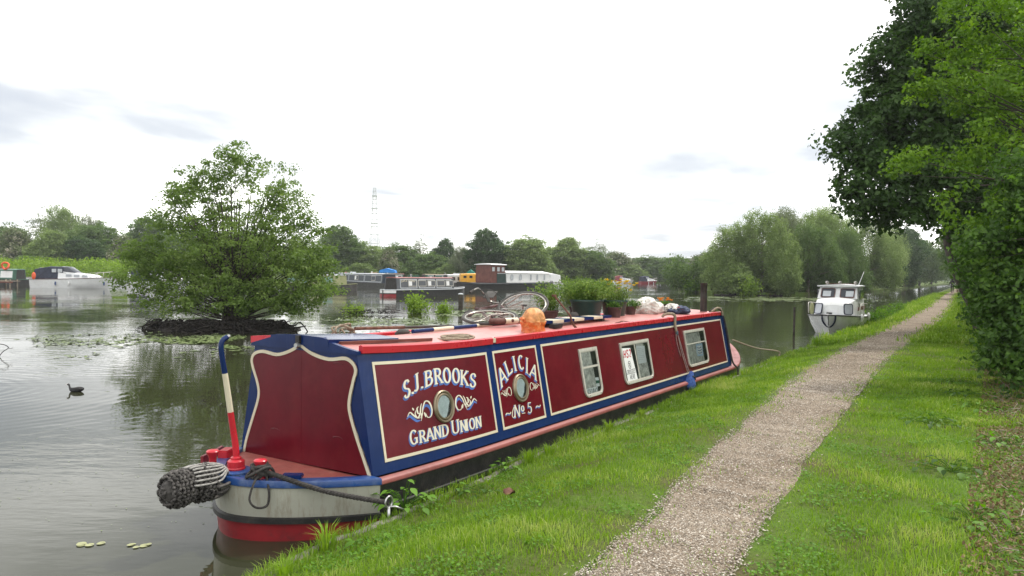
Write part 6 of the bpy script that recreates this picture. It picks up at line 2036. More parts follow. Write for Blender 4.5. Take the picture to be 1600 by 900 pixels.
for k in range(420):
    a = rr.uniform(3.0, 6.5); x0, y0 = -.2 + 2.75 * math.cos(a) * rr.uniform(.3, 1), .2 + 1.5 * math.sin(a) * rr.uniform(.6, 1)
    pts = [(x0, y0, rr.uniform(.15, .45)), (x0 + rr.uniform(-.3, .3), y0 - rr.uniform(0, .2), rr.uniform(.1, .4)), (x0 + rr.uniform(-.6, .6), y0 - rr.uniform(.05, .35), rr.uniform(-.05, .2)), (x0 + rr.uniform(-.8, .8), y0 - rr.uniform(.1, .4), -.1)]
    mb.tube(catmull(pts, 2), rr.uniform(.008, .034), 4, caps=False)
mb.build('roots', M['root'], ri_, smooth='all', fix=False)['kind'] = 'stuff'

def small_bush(name, x, y, z, r, h, n, leaf, mat, label, seed, cat='bush', nst=14):
    e = tag(empty(name, (x, y, z)), label, cat)
    mb = MB(); tips = stems(mb, seed, nst, r * .3, h, r * .8, th=.012, base=-.15); mb.build('stems', M['bark'], e, fix=False)
    leafset(seed, n, along(tips, leaf * 1.3, .25), leaf, M[mat], e)
    return e
small_bush('water_bush', -5.2, 40.1, 0, .62, 1.05, 1500, .13, 'leaf_lime', 'bright green bush standing in the water, taller of the two behind the boat roof', 5)
small_bush('water_bush', -3.7, 40.5, 0, .40, .62, 700, .12, 'leaf_lime', 'smaller bright green bush in the water right of the taller one', 6)
small_bush('water_bush', -8.2, 38.8, 0, .75, .55, 700, .10, 'leaf_lime', 'low yellow-green sprig in the water right of the island tree', 7)
o = tag(empty('floating_branch', (-7.4, 38.6, 0.05)), 'tangle of dead twigs floating beside the yellow-green sprig', 'branch')
mb = MB(); rr = random.Random(12)
for k in range(40):
    x, y = rr.uniform(-1, 1.2), rr.uniform(-.3, .3)
    mb.tube([(x, y, 0), (x + rr.uniform(-.3, .3), y + rr.uniform(-.1, .1), rr.uniform(.02, .3)), (x + rr.uniform(-.7, .7), y + rr.uniform(-.2, .2), rr.uniform(-.02, .25))], .015, 4)
mb.build('twigs', M['root'], o, smooth='all', fix=False)
small_bush('water_bush', (1172 - 800) / 1154.86 * 86, 86, .1, 1.2, 1.9, 1500, .26, 'leaf_lime', 'bright round bush at the lily pads below the big willows', 8)
# bush and arching dead branches seen past the sack
small_bush('spit_bush', 22.9, 101.5, .3, 2.6, 4.2, 3000, .3, 'leaf_mid', 'green bush on the spit left of the arching dead branches', 9, nst=24)
small_bush('spit_reeds', 24.5, 100.2, .2, 1.6, 2.0, 1400, .3, 'leaf_bright', 'pale green reeds at the foot of the spit bush', 10, cat='reeds', nst=24)
o = tag(empty('dead_branches', (24.6, 103, .3)), 'arching bare grey branches of a dead shrub on the spit', 'dead shrub')
mb = MB(); rr = random.Random(2)
for k in range(26):
    a = rr.uniform(-.4, .4); r_ = rr.uniform(1.8, 3.2)
    mb.tube(catmull([(rr.uniform(-.5, .5), a, 0), (.3 * r_, a, 1.8 + .4 * rr.random()), (.9 * r_, a, 2.2 + .5 * rr.random()), (1.4 * r_, a * 2, 1.2 * rr.random() + .3)], 4), .03, 4)
mb.build('branches', M['ropegrey'], o, smooth='all', fix=False)
# spit shore clutter
o = tag(empty('driftwood', (28.4, 87, 0)), 'dark driftwood line at the water under the leftmost willow', 'driftwood')
mb = MB()
for k in range(26):
    x = rr.uniform(-4, 3); mb.tube([(x, rr.uniform(-.5, .5), .05), (x + rr.uniform(-1, 1), rr.uniform(-.5, .5), .3 * rr.random())], .07, 5)
mb.build('logs', M['root'], o, smooth='all', fix=False)
# twig poking in at the left edge
o = tag(empty('bare_twig', (-12.7, 18.4, 0)), 'bare twig sticking out of the water at the left edge', 'twig')
mb = MB(); mb.tube(catmull([(-.2, 0, -.2), (.0, 0, .10), (.16, 0, .22), (.05, 0, .30), (-.15, 0, .32)], 4), .010, 5); mb.tube([(.16, 0, .22), (.22, 0, .20), (.26, .02, .22)], .006, 5); mb.build('twig', M['root'], o, smooth='all')

# ------------------------------------------------------------------ lily pads
def pads(n, fn, seed, rmin, rmax, name, label):
    rng = np.random.default_rng(seed)
    V, F, T = [], [], []
    for i in range(n):
        x, y = fn(rng)
        r = rng.uniform(rmin, rmax); a0 = rng.uniform(0, 6.28)
        b0 = len(V); V.append((x, y, .008)); tt = rng.uniform(0, 1)
        tl = rng.uniform(-.03, .03, 2)
        for k in range(10):
            a = a0 + .25 + (2 * math.pi - .5) * k / 9
            V.append((x + r * math.cos(a), y + r * math.sin(a), .007 + abs(tl[0] * math.cos(a) + tl[1] * math.sin(a)) * (1 if rng.random() < .3 else .2)))
        for k in range(9): F.append((b0, b0 + 1 + k, b0 + 2 + k))
        T += [tt] * 11
    o = np_mesh(name, np.array(V), np.array(F), M['lily'], None, np.array(T))
    return tag(o, label, 'lily pads', kind='stuff')
def patch(cx_, cy_, rx, ry, ang=0.0, thr=-.05):
    def f(rng):
        while True:
            a, b_ = rng.normal() * rx * .5, rng.normal() * ry * .5
            x, y = cx_ + a * math.cos(ang) - b_ * math.sin(ang), cy_ + a * math.sin(ang) + b_ * math.cos(ang)
            if noise.noise(Vector((x * .45, y * .25, 1))) > thr: return x, y
    return f
pads(620, patch(-8.4, 23.0, 3.6, 2.2), 1, .05, .12, 'lily_pads', 'dense raft of lily pads in front of the root island')
pads(420, patch(-13.5, 22.0, 6.5, 4.4, thr=.05), 2, .04, .10, 'lily_pads', 'thin line of lily pads reaching to the left of the island')
pads(650, patch(-1.6, 41.5, 3.4, 3.4), 3, .08, .2, 'lily_pads', 'lily pads on the water behind the bicycle')
pads(480, patch(-5.5, 33, 3.4, 3.6), 5, .06, .13, 'lily_pads', 'scattered lily pads behind the coiled rope and poles')
pads(1300, patch(26.5, 75, 9.0, 5.2, .35), 4, .14, .32, 'lily_pads', 'pale sheet of lily pads below the canal willows')
for (x, y, r, lb) in ((-3.36, 5.9, .12, 'left of two pale submerged lily leaf clusters at bottom left'), (-2.96, 5.88, .11, 'right of two pale submerged lily leaf clusters at bottom left')):
    e = tag(empty('lily_leaves', (x, y, 0.005)), lb, 'lily leaves', 'two floating leaf clusters at bottom left')
    rr = random.Random(int(x * -100))
    for k in range(5):
        mb = MB(); cx_, cy_ = rr.uniform(-.09, .09), rr.uniform(-.04, .04); rad = rr.uniform(.022, .036)
        P = [(cx_ + rad * math.cos(a) * (1 + .15 * math.sin(a * 3 + k)), cy_ + rad * 1.1 * math.sin(a), .001 * k) for a in np.linspace(0, 6.0, 12)]
        mb.add([(cx_, cy_, .001 * k + .002)] + P, [(0, i, i + 1) for i in range(1, 12)]); mb.build('leaf', M['boatcream'], e, fix=False)
# specks floating near the stern
rng = np.random.default_rng(8)
n = 260
pos = np.stack([rng.uniform(-6.5, -2.6, n), rng.uniform(6.2, 10.5, n), np.full(n, .006)], 1)
V, F, t_ = leaves(pos, .02, rng, nrm=np.tile([0, 0, 6.0], (n, 1)), spread=.2, fold=0)
tag(np_mesh('floating_specks', V, F, M['lily'], None, t_), 'tiny pale specks floating on the still water by the stern', 'specks', kind='stuff')

# ------------------------------------------------------------------ right-hand trees and hedge
def bigtree(name, base, lobes, nclump, per, cr, leaf, mat, bark, label, seed, trunk_top, tr, nl=60, **kw):
    e = tag(empty(name, base), label, 'tree')
    V, F, t_, c_ = crown(seed, lobes, nclump, per, cr, leaf, **kw)
    np_mesh('crown', V, F, M[mat], e, t_)
    mb = MB(); rr = random.Random(seed)
    tx, ty, tz = trunk_top
    mb.tube(catmull([(0, 0, -.4), (tx * .2, ty * .2, tz * .3), (tx * .6, ty * .6, tz * .65), (tx, ty, tz)], 4), [tr * (1 - .75 * i / 12) for i in range(13)], 9, caps=False)
    limbs(mb, (0, 0, 1.0), rr.sample(list(map(tuple, c_)), min(nl, len(c_))), tr * .6, rr, top=(tx, ty, tz), n=5)
    mb.build('trunk', M[bark], e, smooth='all', fix=False)
    return e
def lobe(base, px, py, rx, rz, depth, ry=None):
    """crown lobe given by bearing, height angle and range as paced out on site"""
    k = depth / 1154.86
    x = (px - 800) * k
    z = 2.22 + (427.9 + (px - 800) * .0123 - py) * k
    return (x - base.x, depth - base.y, z - base.z, rx * k, ry or max(rx, rz) * k * .95, rz * k)


# dark sycamore leaning over the towpath
sb = W(27.5, -8.5, .5)
SY = [lobe(sb, *a) for a in ((1520, 330, 60, 40, 23), (1440, 40, 62, 70, 23), (1395, 110, 62, 60, 23), (1420, 190, 85, 70, 23), (1350, 215, 50, 55, 22.5), (1335, 268, 46, 42, 22), (1360, 312, 50, 34, 22), (1410, 320, 55, 32, 22),
                             (1450, 270, 75, 60, 22.5), (1500, 110, 90, 110, 24), (1520, 230, 80, 90, 24), (1480, 330, 50, 24, 23), (1560, 40, 90, 100, 25), (1590, 220, 80, 130, 25), (1470, -50, 80, 60, 24))]
bigtree('sycamore_tree', sb, SY, 1500, 66, .50, .16, 'leaf_sycamore', 'bark', 'dark leafy sycamore arching over the towpath at top right', 51, (-4.5, -.5, 9.5), .30, nl=110, shell=.35, flat=.6, droop=.3)
# bright field maple in front of it
hb = W(13.0, -7.2, .6)
MP = [lobe(hb, *a) for a in ((1540, 60, 75, 80, 14), (1475, 140, 60, 45, 14), (1420, 140, 34, 34, 13.8), (1455, 85, 30, 36, 14), (1560, 180, 70, 60, 13.5), (1505, 235, 70, 45, 13.5), (1415, 262, 42, 16, 13.2), (1450, 240, 42, 24, 13.4),
                             (1575, 290, 60, 55, 13), (1500, 300, 46, 38, 13.3), (1620, 100, 80, 120, 14), (1540, 360, 55, 40, 13), (1500, -20, 60, 50, 14.5))]
bigtree('maple_tree', hb, MP, 1000, 34, .22, .082, 'leaf_bright', 'bark', 'bright green field maple in front of the dark sycamore at right', 61, (-2.2, -.2, 7.5), .11, nl=55, shell=.15, flat=.6, gap=.02)
hb2 = W(9.6, -6.2, .6)
HW = [lobe(hb2, *a) for a in ((1590, 380, 70, 60, 11.5), (1555, 450, 52, 55, 11.8), (1590, 520, 60, 70, 11.5), (1530, 400, 36, 50, 12.5), (1620, 300, 60, 70, 11.5), (1560, 540, 30, 50, 11.6))]
bigtree('hawthorn_tree', hb2, HW, 620, 34, .22, .088, 'leaf_hedge', 'bark', 'darker hawthorn at the right edge above the brushwood', 71, (-.6, -.3, 4.0), .08, nl=110, shell=.15, flat=.6, gap=.08)
# close spray of large pale leaves entering at the right edge
e = tag(empty('leafy_spray', (5.6, 7.0, 2.75)), 'close bright spray of large leaves entering the frame at the right edge', 'branch')
mb = MB(); tips = []
rr = random.Random(17)
for k in range(9):
    a = Vector((.5, .1, rr.uniform(-.35, .6))); b_ = a + Vector((-rr.uniform(.4, .95), rr.uniform(-.2, .2), rr.uniform(-.25, .05)))
    mb.tube(catmull([tuple(a), tuple(a.lerp(b_, .5) + Vector((0, 0, .06))), tuple(b_)], 4), .006, 5, caps=False); tips.append((tuple(a), tuple(b_)))
mb.build('twigs', M['bark'], e, smooth='all', fix=False)
leafset(171, 210, along(tips, .035, .1), .085, M['leaf_bright'], e, aspect=.7, spread=.6)

def hedge(name, u0, u1, l0, l1, z0, z1, n, leaf, mat, label, seed, lump=.5):
    rng = np.random.default_rng(seed)
    nc = n // 26
    uu = rng.uniform(u0, u1, nc)
    hf = np.interp(uu, [7, 15, 28, 39, 65, 86, 130, 300], [-4.8, -4.5, -3.9, -3.4, -2.8, -2.0, -1.0, 2.5])
    ll = hf + l0 - l1 * rng.uniform(0, 1, nc) ** 1.4
    zt = np.array([1 + 1.5 * lump * noise.noise(Vector((a * .55, b_ * .7, seed))) for a, b_ in zip(uu, ll)])
    bulge = np.array([lump * 2.2 * noise.noise(Vector((a * .8, c * .9, seed + 5))) for a, c in zip(uu, rng.uniform(0, 4, nc))])
    s = rng.uniform(0, 1, nc) ** .8
    zz_ = z0 + (z1 - z0) * s * zt
    ll = ll + bulge * .8 - .1 * l1 * s
    r = .16 + leaf * 1.2
    q = rng.normal(size=(nc, 26, 3)) * r * .55
    P = np.stack([OX + DX * uu + LX * ll, OY + DY * uu + LY * ll, zz_], 1)[:, None, :] + q
    P = P.reshape(-1, 3)
    ct = np.repeat(rng.uniform(0, 1, nc), 26) * .6 + rng.uniform(0, .4, nc * 26)
    V, F, t_ = leaves(P, leaf, rng, nrm=np.tile([-.3, -.6, .5], (len(P), 1)), spread=.8, tint=ct)
    e = tag(empty(name, W((u0 + u1) / 2, -4.5, .5)), label, 'hedge')
    V = V - np.array(e.location)
    np_mesh('foliage', V, F, M[mat], e, t_)
    mb = MB(); rr = random.Random(seed)
    for k in range(int((u1 - u0) * 3)):
        u = rr.uniform(u0, u1); l = float(np.interp(u, [7, 15, 28, 39, 65, 86, 130, 300], [-4.8, -4.5, -3.9, -3.4, -2.8, -2.0, -1.0, 2.5])) - l1 * rr.uniform(.3, .8)
        p = W(u, l, .4) - Vector(e.location); q_ = W(u + rr.uniform(-.8, .8), l + rr.uniform(-.4, .4), z0 + (z1 - z0) * rr.uniform(.5, .9)) - Vector(e.location)
        mb.tube(catmull([tuple(p), tuple(p.lerp(q_, .5) + Vector((rr.uniform(-.2, .2), 0, 0))), tuple(q_)], 3), [.03 * (1 - .12 * i) for i in range(7)], 5, caps=False)
    mb.build('stems', M['bark'], e, smooth='all', fix=False)
    return e
hedge('hedge', 7.8, 14, 0, 2.0, .40, 2.7, 17000, .085, 'leaf_hedge', 'nearest dark stretch of hedge beside the brushwood at right', 81)
hedge('bramble_sprays', 8.3, 22, -.12, .5, .35, 3.3, 7000, .10, 'leaf_bright', 'loose bramble sprays arching out over the front of the hedge', 86, .7)
hedge('hedge', 14, 22, 0, 2.2, .40, 3.0, 20000, .095, 'leaf_hedge', 'second stretch of hedge in front of the dark trunk', 82)
hedge('hedge', 22, 40, 0, 2.8, .45, 3.8, 30000, .13, 'leaf_hedge', 'stretch of hedge around the dark leaning trunk', 83)
hedge('hedge', 40, 75, 0, 3.0, .45, 5.0, 26000, .20, 'leaf_bright', 'sunlit stretch of tall hedge before the distant walkers', 84)
hedge('hedge', 75, 180, .2, 4.0, .45, 6.0, 22000, .32, 'leaf_mid', 'distant stretch of hedge alongside the walkers', 85)
# dark leaning trunk in the hedge
e = tag(empty('leaning_trunk', W(24.5, -4.0, .45)), 'dark leaning tree trunk at the edge of the towpath hedge', 'tree trunk')
mb = MB(); mb.tube(catmull([(0, 0, -.3), (-.05, .2, .7), (-.35, .6, 1.7), (-.5, 1.2, 3.2), (0, 1.8, 5)], 4), [.22 - .008 * i for i in range(17)], 9)
mb.tube(catmull([(-.1, .3, .9), (.3, .5, 1.8), (.9, .7, 2.8)], 4), [.12 - .01 * i for i in range(9)], 7); mb.build('trunk', M['bark'], e, smooth='all')

# ------------------------------------------------------------------ grass, weeds, stones
def lat_edge_np(u): return np.interp(u, [-20, -1.6, -.9, -.2, .6, 1.6, 2.9, 5.1, 10.5, 15, 22, 32, 53, 110, 400, 1500], [-1.2, -.52, -.36, -.37, -.36, -.26, -.25, -.24, -.10, -.05, .05, .25, .9, 2.4, 9, 40])
def nz(u, l, s, o=0.0):
    return np.array([noise.noise(Vector((a * s, b_ * s, o))) for a, b_ in zip(u, l)])


def grass(seed, n, umin, umax, power, hmin, hmax, width, name, lmin=-9.0):
    rng = np.random.default_rng(seed)
    # density falls off with distance from the viewpoint
    u = umin + (umax - umin) * rng.uniform(0, 1, n) ** power
    l = rng.uniform(lmin, .08, n) + lat_edge_np(u)
    pl = np.interp(u, PU, PLft); pr = np.interp(u, PU, PRgt)
    n1 = nz(u, l, 1.1); n2 = nz(u, l, 3.7, 2.0)
    jag = .22 * nz(u, l, 1.3, 7.0) + .22 * n2 + .10 * rng.normal(size=n)
    onpath = (l < pl + jag - .07) & (l > pr - jag + .07)
    d = lat_edge_np(u) - l
    dens = np.clip(1.0 + .8 * n1 + .6 * n2, .6, 1)
    # trodden margin beside the path is thin
    edge = np.minimum(np.abs(l - pl), np.abs(l - pr))
    dens *= np.clip(.6 + edge * 1.5, .6, 1)
    # brushwood ground under the hedge
    br = np.clip((-(l) - 4.1 - .6 * n1) / .5, 0, 1) * np.where(u > 11, .35, 1.0)
    dens *= 1 - .68 * br
    keep = (~onpath) & (rng.uniform(0, 1, n) < dens) & ((u * 0 + 1) > 0)
    u, l, n1, n2, d, edge = [a[keep] for a in (u, l, n1, n2, d, edge)]
    m = len(u)
    z = np.array([gz(a, b_) for a, b_ in zip(u, l)]) - .004
    h = rng.uniform(hmin, hmax, m) * (1 + 1.1 * np.clip(n1 + .25, 0, 1)) * (1 + .9 * np.clip(.2 - np.abs(d), 0, .2) / .2) * np.clip(.55 + edge, .55, 1)
    a = rng.uniform(0, 6.283, m)
    w = width * rng.uniform(.6, 1.3, m)
    x = OX + DX * u + LX * l; y = OY + DY * u + LY * l
    base = np.stack([x, y, z], 1)
    side = np.stack([np.cos(a), np.sin(a), 0 * a], 1) * w[:, None] / 2
    bend = rng.uniform(.1, .95, m) * h
    b2 = a + math.pi / 2 + rng.uniform(-.6, .6, m)
    bd = np.stack([np.cos(b2) * bend, np.sin(b2) * bend, 0 * a], 1)
    up = np.stack([0 * a, 0 * a, h], 1)
    mid = base + up * .6 + bd * .3
    tip = base + up * (1 - .25 * (bend / h))[:, None] + bd
    V = np.stack([base - side, base + side, mid + side * .8, mid - side * .8, tip], 1).reshape(-1, 3)
    i = np.arange(m) * 5
    F = np.concatenate([np.stack([i, i + 1, i + 2], 1), np.stack([i, i + 2, i + 3], 1), np.stack([i + 3, i + 2, i + 4], 1)])
    t_ = np.clip(.30 + .8 * n1 + .45 * n2 + rng.normal(size=m) * .22 + np.where(rng.uniform(0, 1, m) < .06, .7, 0) + np.clip(.35 - edge, 0, .35) * .8, 0, 1)
    return np_mesh(name, V, F, M['grass'], None, np.repeat(t_, 5))
tag(grass(1, 300000, -2.6, 9.0, 1.6, .018, .052, .0058, 'grass'), 'lush green grass on the bank nearest the viewer', 'grass', kind='stuff')
tag(grass(2, 150000, 5.5, 24.0, 1.35, .025, .065, .011, 'grass', -8.0), 'green grass along the middle of the towpath verge', 'grass', kind='stuff')
tag(grass(3, 80000, 18.0, 110.0, 1.5, .07, .16, .028, 'grass', -8.0), 'grass on the far stretch of the towpath verge', 'grass', kind='stuff')

rng = np.random.default_rng(91)
n = 60000
u = -2.6 + 13 * rng.uniform(0, 1, n) ** 1.6; l = rng.uniform(-4.6, -.1, n) + lat_edge_np(u)
k_ = (nz(u, l, 1.9, 11.0) > .12) & ~((l < np.interp(u, PU, PLft) + .05) & (l > np.interp(u, PU, PRgt) - .05))
u, l = u[k_], l[k_]
z = np.array([gz(a, b_) for a, b_ in zip(u, l)]) + rng.uniform(.012, .045, len(u))
V, F, t_ = leaves(np.stack([OX + DX * u + LX * l, OY + DY * u + LY * l, z], 1), .022, rng, nrm=np.tile([0, 0, 2.2], (len(u), 1)), aspect=.9, spread=.8)
tag(np_mesh('clover', V, F, M['leaf_weed'], None, t_), 'patches of low clover and broad leaves in the near grass', 'clover', kind='stuff')

# taller tufts at the bank edge
def tuft(seed, u, l, n, h, r, label):
    e = tag(empty('grass_tuft', W(u, l, gz(u, l))), label, 'grass tuft', 'long grass tufts on the bank edge')
    rng = random.Random(seed); mb = MB(); T = []
    for k in range(n):
        a = rng.uniform(0, 6.28); q = r * rng.random() * .4; hh = h * rng.uniform(.5, 1.1); b_ = rng.uniform(.1, .8) * hh; w = .0035
        x, y = q * math.cos(a), q * math.sin(a); dx, dy = math.cos(a), math.sin(a)
        P = [(x - dy * w, y + dx * w, -.01), (x + dy * w, y - dx * w, -.01), (x + dx * b_ * .4 + dy * w, y + dy * b_ * .4 - dx * w, hh * .65), (x + dx * b_ * .4 - dy * w, y + dy * b_ * .4 + dx * w, hh * .65), (x + dx * b_, y + dy * b_, hh * (1 - .3 * b_ / hh))]
        mb.add(P, [(0, 1, 2, 3), (3, 2, 4)])
    o = mb.build('blades', M['grass'], e, fix=False)
    a_ = o.data.attributes.new('tint', 'FLOAT', 'POINT'); a_.data.foreach_set('value', [rng.uniform(.3, .8)] * len(o.data.vertices))
for k, (u, l, h, lb) in enumerate(((-.95, -.46, .22, 'long grass tuft at the bank edge below the stern rope'), (1.95, -.34, .17, 'long grass tuft at the bank edge under the lettering panel'), (2.35, -.36, .14, 'small grass tuft between two leafy plants at the edge'),
                                   (3.9, -.33, .17, 'long grass tuft at the bank edge under the first window'), (5.0, -.30, .15, 'grass tuft at the bank edge under the HS2 window'), (-1.45, -.62, .15, 'low grass tuft nearest the bottom edge of the bank'), (7.4, -.28, .14, 'grass tuft by the blue fender'))):
    tuft(k + 5, u, l, 70, h, .12, lb)

def broad_plant(u, l, h, n, size, label, seed, mat='leaf_weed', name='leafy_plant', cat='plant', spread=.10):
    e = tag(empty(name, W(u, l, gz(u, l) - .01)), label, cat)
    mb = MB(); rr = random.Random(seed); V, F, T = [], [], []
    for k in range(n):
        a = 2.4 * k + rr.uniform(-.3, .3); q = spread * math.sqrt((k + .5) / n) * 1.6; hh = h * rr.uniform(.45, 1.05) * (1.1 - .4 * q / spread)
        tip = Vector((q * math.cos(a), q * math.sin(a), hh))
        mb.tube([(0, 0, 0), (tip.x * .4, tip.y * .4, hh * .6), tuple(tip)], .0028, 4, caps=False)
        d = Vector((math.cos(a + rr.uniform(-.5, .5)), math.sin(a + rr.uniform(-.5, .5)), rr.uniform(-.5, .15))).normalized(); s = d.cross(Vector((0, 0, 1))).normalized()
        L = size * rr.uniform(.7, 1.2); up = s.cross(d)
        prof = [(0, 0), (.25, .30), (.5, .36), (.75, .22), (1, 0)]
        b0 = len(V)
        for t, w in prof:
            c_ = tip + d * L * t + Vector((0, 0, -.25 * L * t * t))
            V += [tuple(c_ - s * w * L + up * .08 * L * (w > 0)), tuple(c_), tuple(c_ + s * w * L + up * .08 * L * (w > 0))]
        for i in range(4):
            for j in range(2):
                F.append((b0 + i * 3 + j, b0 + i * 3 + j + 1, b0 + i * 3 + 4 + j, b0 + i * 3 + 3 + j))
        T += [rr.uniform(.2, 1)] * 15
    mb.build('stems', M['leaf_weed'], e, fix=False)
    np_mesh('leaves', np.array(V), np.array(F), M[mat], e, np.array(T))
    return e
broad_plant(.05, -.30, .27, 34, .075, 'bright leafy nettle growing against the black hull by the lettering', 1, spread=.15)
broad_plant(.62, -.40, .12, 10, .06, 'small leafy sprout at the edge right of the bright nettle', 2)
broad_plant(-.75, -.68, .07, 12, .085, 'broad-leaved dock in the grass behind the mooring ring', 3, spread=.1)
broad_plant(.75, -.62, .09, 16, .08, 'dull drooping weed beside the edging under the lettering', 4, mat='leaf_hedge', spread=.14)
broad_plant(1.5, -.33, .18, 15, .07, 'leafy plant at the bank edge under the ALICIA panel', 6)
WEEDS = [(1.6, -4.3, 'ragged weed in the bottom right corner of the verge'), (3.1, -4.1, 'weed sprouting through the nearest sticks'), (4.6, -4.5, 'weed deep in the brushwood below the hawthorn'), (5.4, -3.8, 'weed clump on the grass side of the brushwood'),
         (6.9, -4.2, 'weed at the foot of the near hedge'), (8.3, -4.0, 'bushy weed where the hedge meets the grass'), (9.6, -3.9, 'farthest weed clump before the shaded grass')]
for k, (u, l, lb) in enumerate(WEEDS):
    for j in range(1): broad_plant(u, l, .15, 26, .075, lb, k + 20, mat='leaf_hedge' if k % 2 else 'leaf_weed', name='weed', spread=.2)['group'] = 'weeds among the brushwood'
NET = [(26.5, 'nearest nettle clump just beyond the stern of the white cruiser'), (28.5, 'second nettle clump beyond the white cruiser'), (31.5, 'third nettle clump beyond the white cruiser'), (35, 'tall nettle clump midway along the far bank edge'), (40, 'farthest nettle clump on the bank edge')]
for k, (u, lb) in enumerate(NET):
    x, y = Wn(u + 4.5, lat_edge(u + 4.5) - .25)
    e = small_bush('nettle_clump', x, y, .4, .45, .5, 500, .08, 'leaf_bright' if k % 2 else 'leaf_weed', lb, 200 + k, cat='nettles')
    e['group'] = 'nettles on the bank edge beyond the cruiser'

# dandelion, dead leaf, pale stones
e = tag(empty('dandelion', W(-1.62, -1.48, gz(-1.62, -1.48) + .03)), 'single yellow dandelion flower in the near grass', 'flower')
mb = MB()
for k in range(34):
    a = k * 2.4; r_ = .016 * math.sqrt(k / 34); mb.box((r_ * math.cos(a), r_ * math.sin(a), .035 + .006 * (1 - k / 34)), (.012, .004, .002), rot=Matrix.Rotation(a, 3, 'Z') @ Matrix.Rotation(-.4, 3, 'Y'))
mb.build('flower_head', M['petal'], e)
mb = MB(); mb.tube([(0, 0, -.05), (0, 0, .034)], .0025, 6); mb.build('stalk', M['leaf_weed'], e, fix=False)
e = tag(empty('dead_leaf', W(.55, -1.02, gz(.55, -1.02) + .03)), 'curled dead brown leaf standing in the grass near the edge', 'dead leaf')
mb = MB(); V = [(-.05 + .10 * i / 6, .03 * math.cos(j * 1.0) * math.sin(math.pi * (i + .4) / 7) * 1.5, .02 * math.sin(j * 1.3 + i * .6) + .02) for i in range(7) for j in range(4)]
mb.add(V, [(i * 4 + j, i * 4 + j + 1, (i + 1) * 4 + j + 1, (i + 1) * 4 + j) for i in range(6) for j in range(3)]); mb.build('leaf', M['rust'], e, smooth='all', fix=False)

def stones(seed, n, fn, smin, smax, name, label, mat):
    rng = np.random.default_rng(seed)
    u, l = fn(rng, n)
    z = np.array([gz(a, b_) for a, b_ in zip(u, l)]) + .008
    x = OX + DX * u + LX * l; y = OY + DY * u + LY * l
    c_ = np.stack([x, y, z], 1)
    octa = np.array([(1, 0, 0), (0, 1, 0), (-1, 0, 0), (0, -1, 0), (0, 0, .6), (0, 0, -.6)], float)
    s = rng.uniform(smin, smax, n)
    sc_ = np.stack([s, s * rng.uniform(.4, .9, n), s * rng.uniform(.4, .8, n)], 1)
    P = octa[None] * sc_[:, None] * rng.uniform(.75, 1.25, (n, 6, 1))
    a = rng.uniform(0, 6.28, n); ca, sa = np.cos(a)[:, None], np.sin(a)[:, None]
    tl = rng.normal(size=(n, 1)) * .35
    X = P[:, :, 0] * ca - P[:, :, 1] * sa; Y = P[:, :, 0] * sa + P[:, :, 1] * ca
    Z = P[:, :, 2] + X * tl
    V = (np.stack([X, Y, Z], 2) + c_[:, None]).reshape(-1, 3)
    f = np.array([(0, 1, 4), (1, 2, 4), (2, 3, 4), (3, 0, 4), (1, 0, 5), (2, 1, 5), (3, 2, 5), (0, 3, 5)])
    F = (np.arange(n)[:, None, None] * 6 + f[None]).reshape(-1, 3)
    o = np_mesh(name, V, F, mat, None, np.repeat(rng.uniform(0, 1, n), 6))
    return tag(o, label, 'gravel', kind='stuff')


def onp(umin, umax, p, wid=.12):
    def f(rng, n):
        u = umin + (umax - umin) * rng.uniform(0, 1, n) ** p
        pl = np.interp(u, PU, PLft); pr = np.interp(u, PU, PRgt); s = rng.normal(size=n) * .28 + .5
        s = np.where((s < -.1) | (s > 1.12), rng.uniform(0, 1, n), s)
        s = np.where(rng.uniform(0, 1, n) < .7, rng.uniform(-.02, 1.02, n), s)
        return u, pl + (pr - pl) * s
    return f
m, t, b = base_mat('gravel_stones')
at_ = nn(t, 'ShaderNodeAttribute', attribute_name='tint')
r = ramp(t, [(0.0, (0.12, 0.095, 0.07)), (0.35, (0.27, 0.225, 0.175)), (.75, (0.42, 0.365, 0.30)), (1.0, (0.66, 0.61, 0.54))], at_.outputs['Fac'])
t.links.new(r.outputs[0], b.inputs['Base Color']); b.inputs['Roughness'].default_value = .9
M['gravel'] = m
stones(3, 36000, onp(-1.6, 9, 1.7), .004, .013, 'gravel', 'loose pale gravel and wood chips on the near path', M['gravel'])
stones(4, 12000, onp(7, 24, 1.4), .008, .018, 'gravel', 'loose gravel further along the path', M['gravel'])
# brushwood and dry litter under the hedge
rng = np.random.default_rng(15)
n = 15000
u = -1 + 13 * rng.uniform(0, 1, n) ** 1.1; l = -4.25 - np.abs(rng.normal(size=n)) * .8
z = np.array([gz(a, b_) for a, b_ in zip(u, l)]) + rng.uniform(.005, .05, n)
V, F, t_ = leaves(np.stack([OX + DX * u + LX * l, OY + DY * u + LY * l, z], 1), .035, rng, nrm=np.tile([0, 0, 1.2], (n, 1)), aspect=.5)
tag(np_mesh('leaf_litter', V, F, M['dryleaf'], None, t_), 'dry brown leaf litter at the foot of the right-hand hedge', 'leaf litter', kind='stuff')
mb = MB(); rr = random.Random(44)
for k in range(520):
    u = -1 + 12 * rr.random() ** 1.1; l = -4.4 - abs(rr.gauss(0, .75)); a = rr.uniform(0, 6.28); L = rr.uniform(.05, .22)
    p = W(u, l, gz(u, l) + rr.uniform(.01, .05)); q = p + Vector((math.cos(a) * L, math.sin(a) * L, rr.uniform(-.01, .08)))
    mb.tube([tuple(p), tuple(p.lerp(q, .5) + Vector((0, 0, rr.uniform(0, .03)))), tuple(q)], rr.uniform(.0015, .004), 3, caps=False)
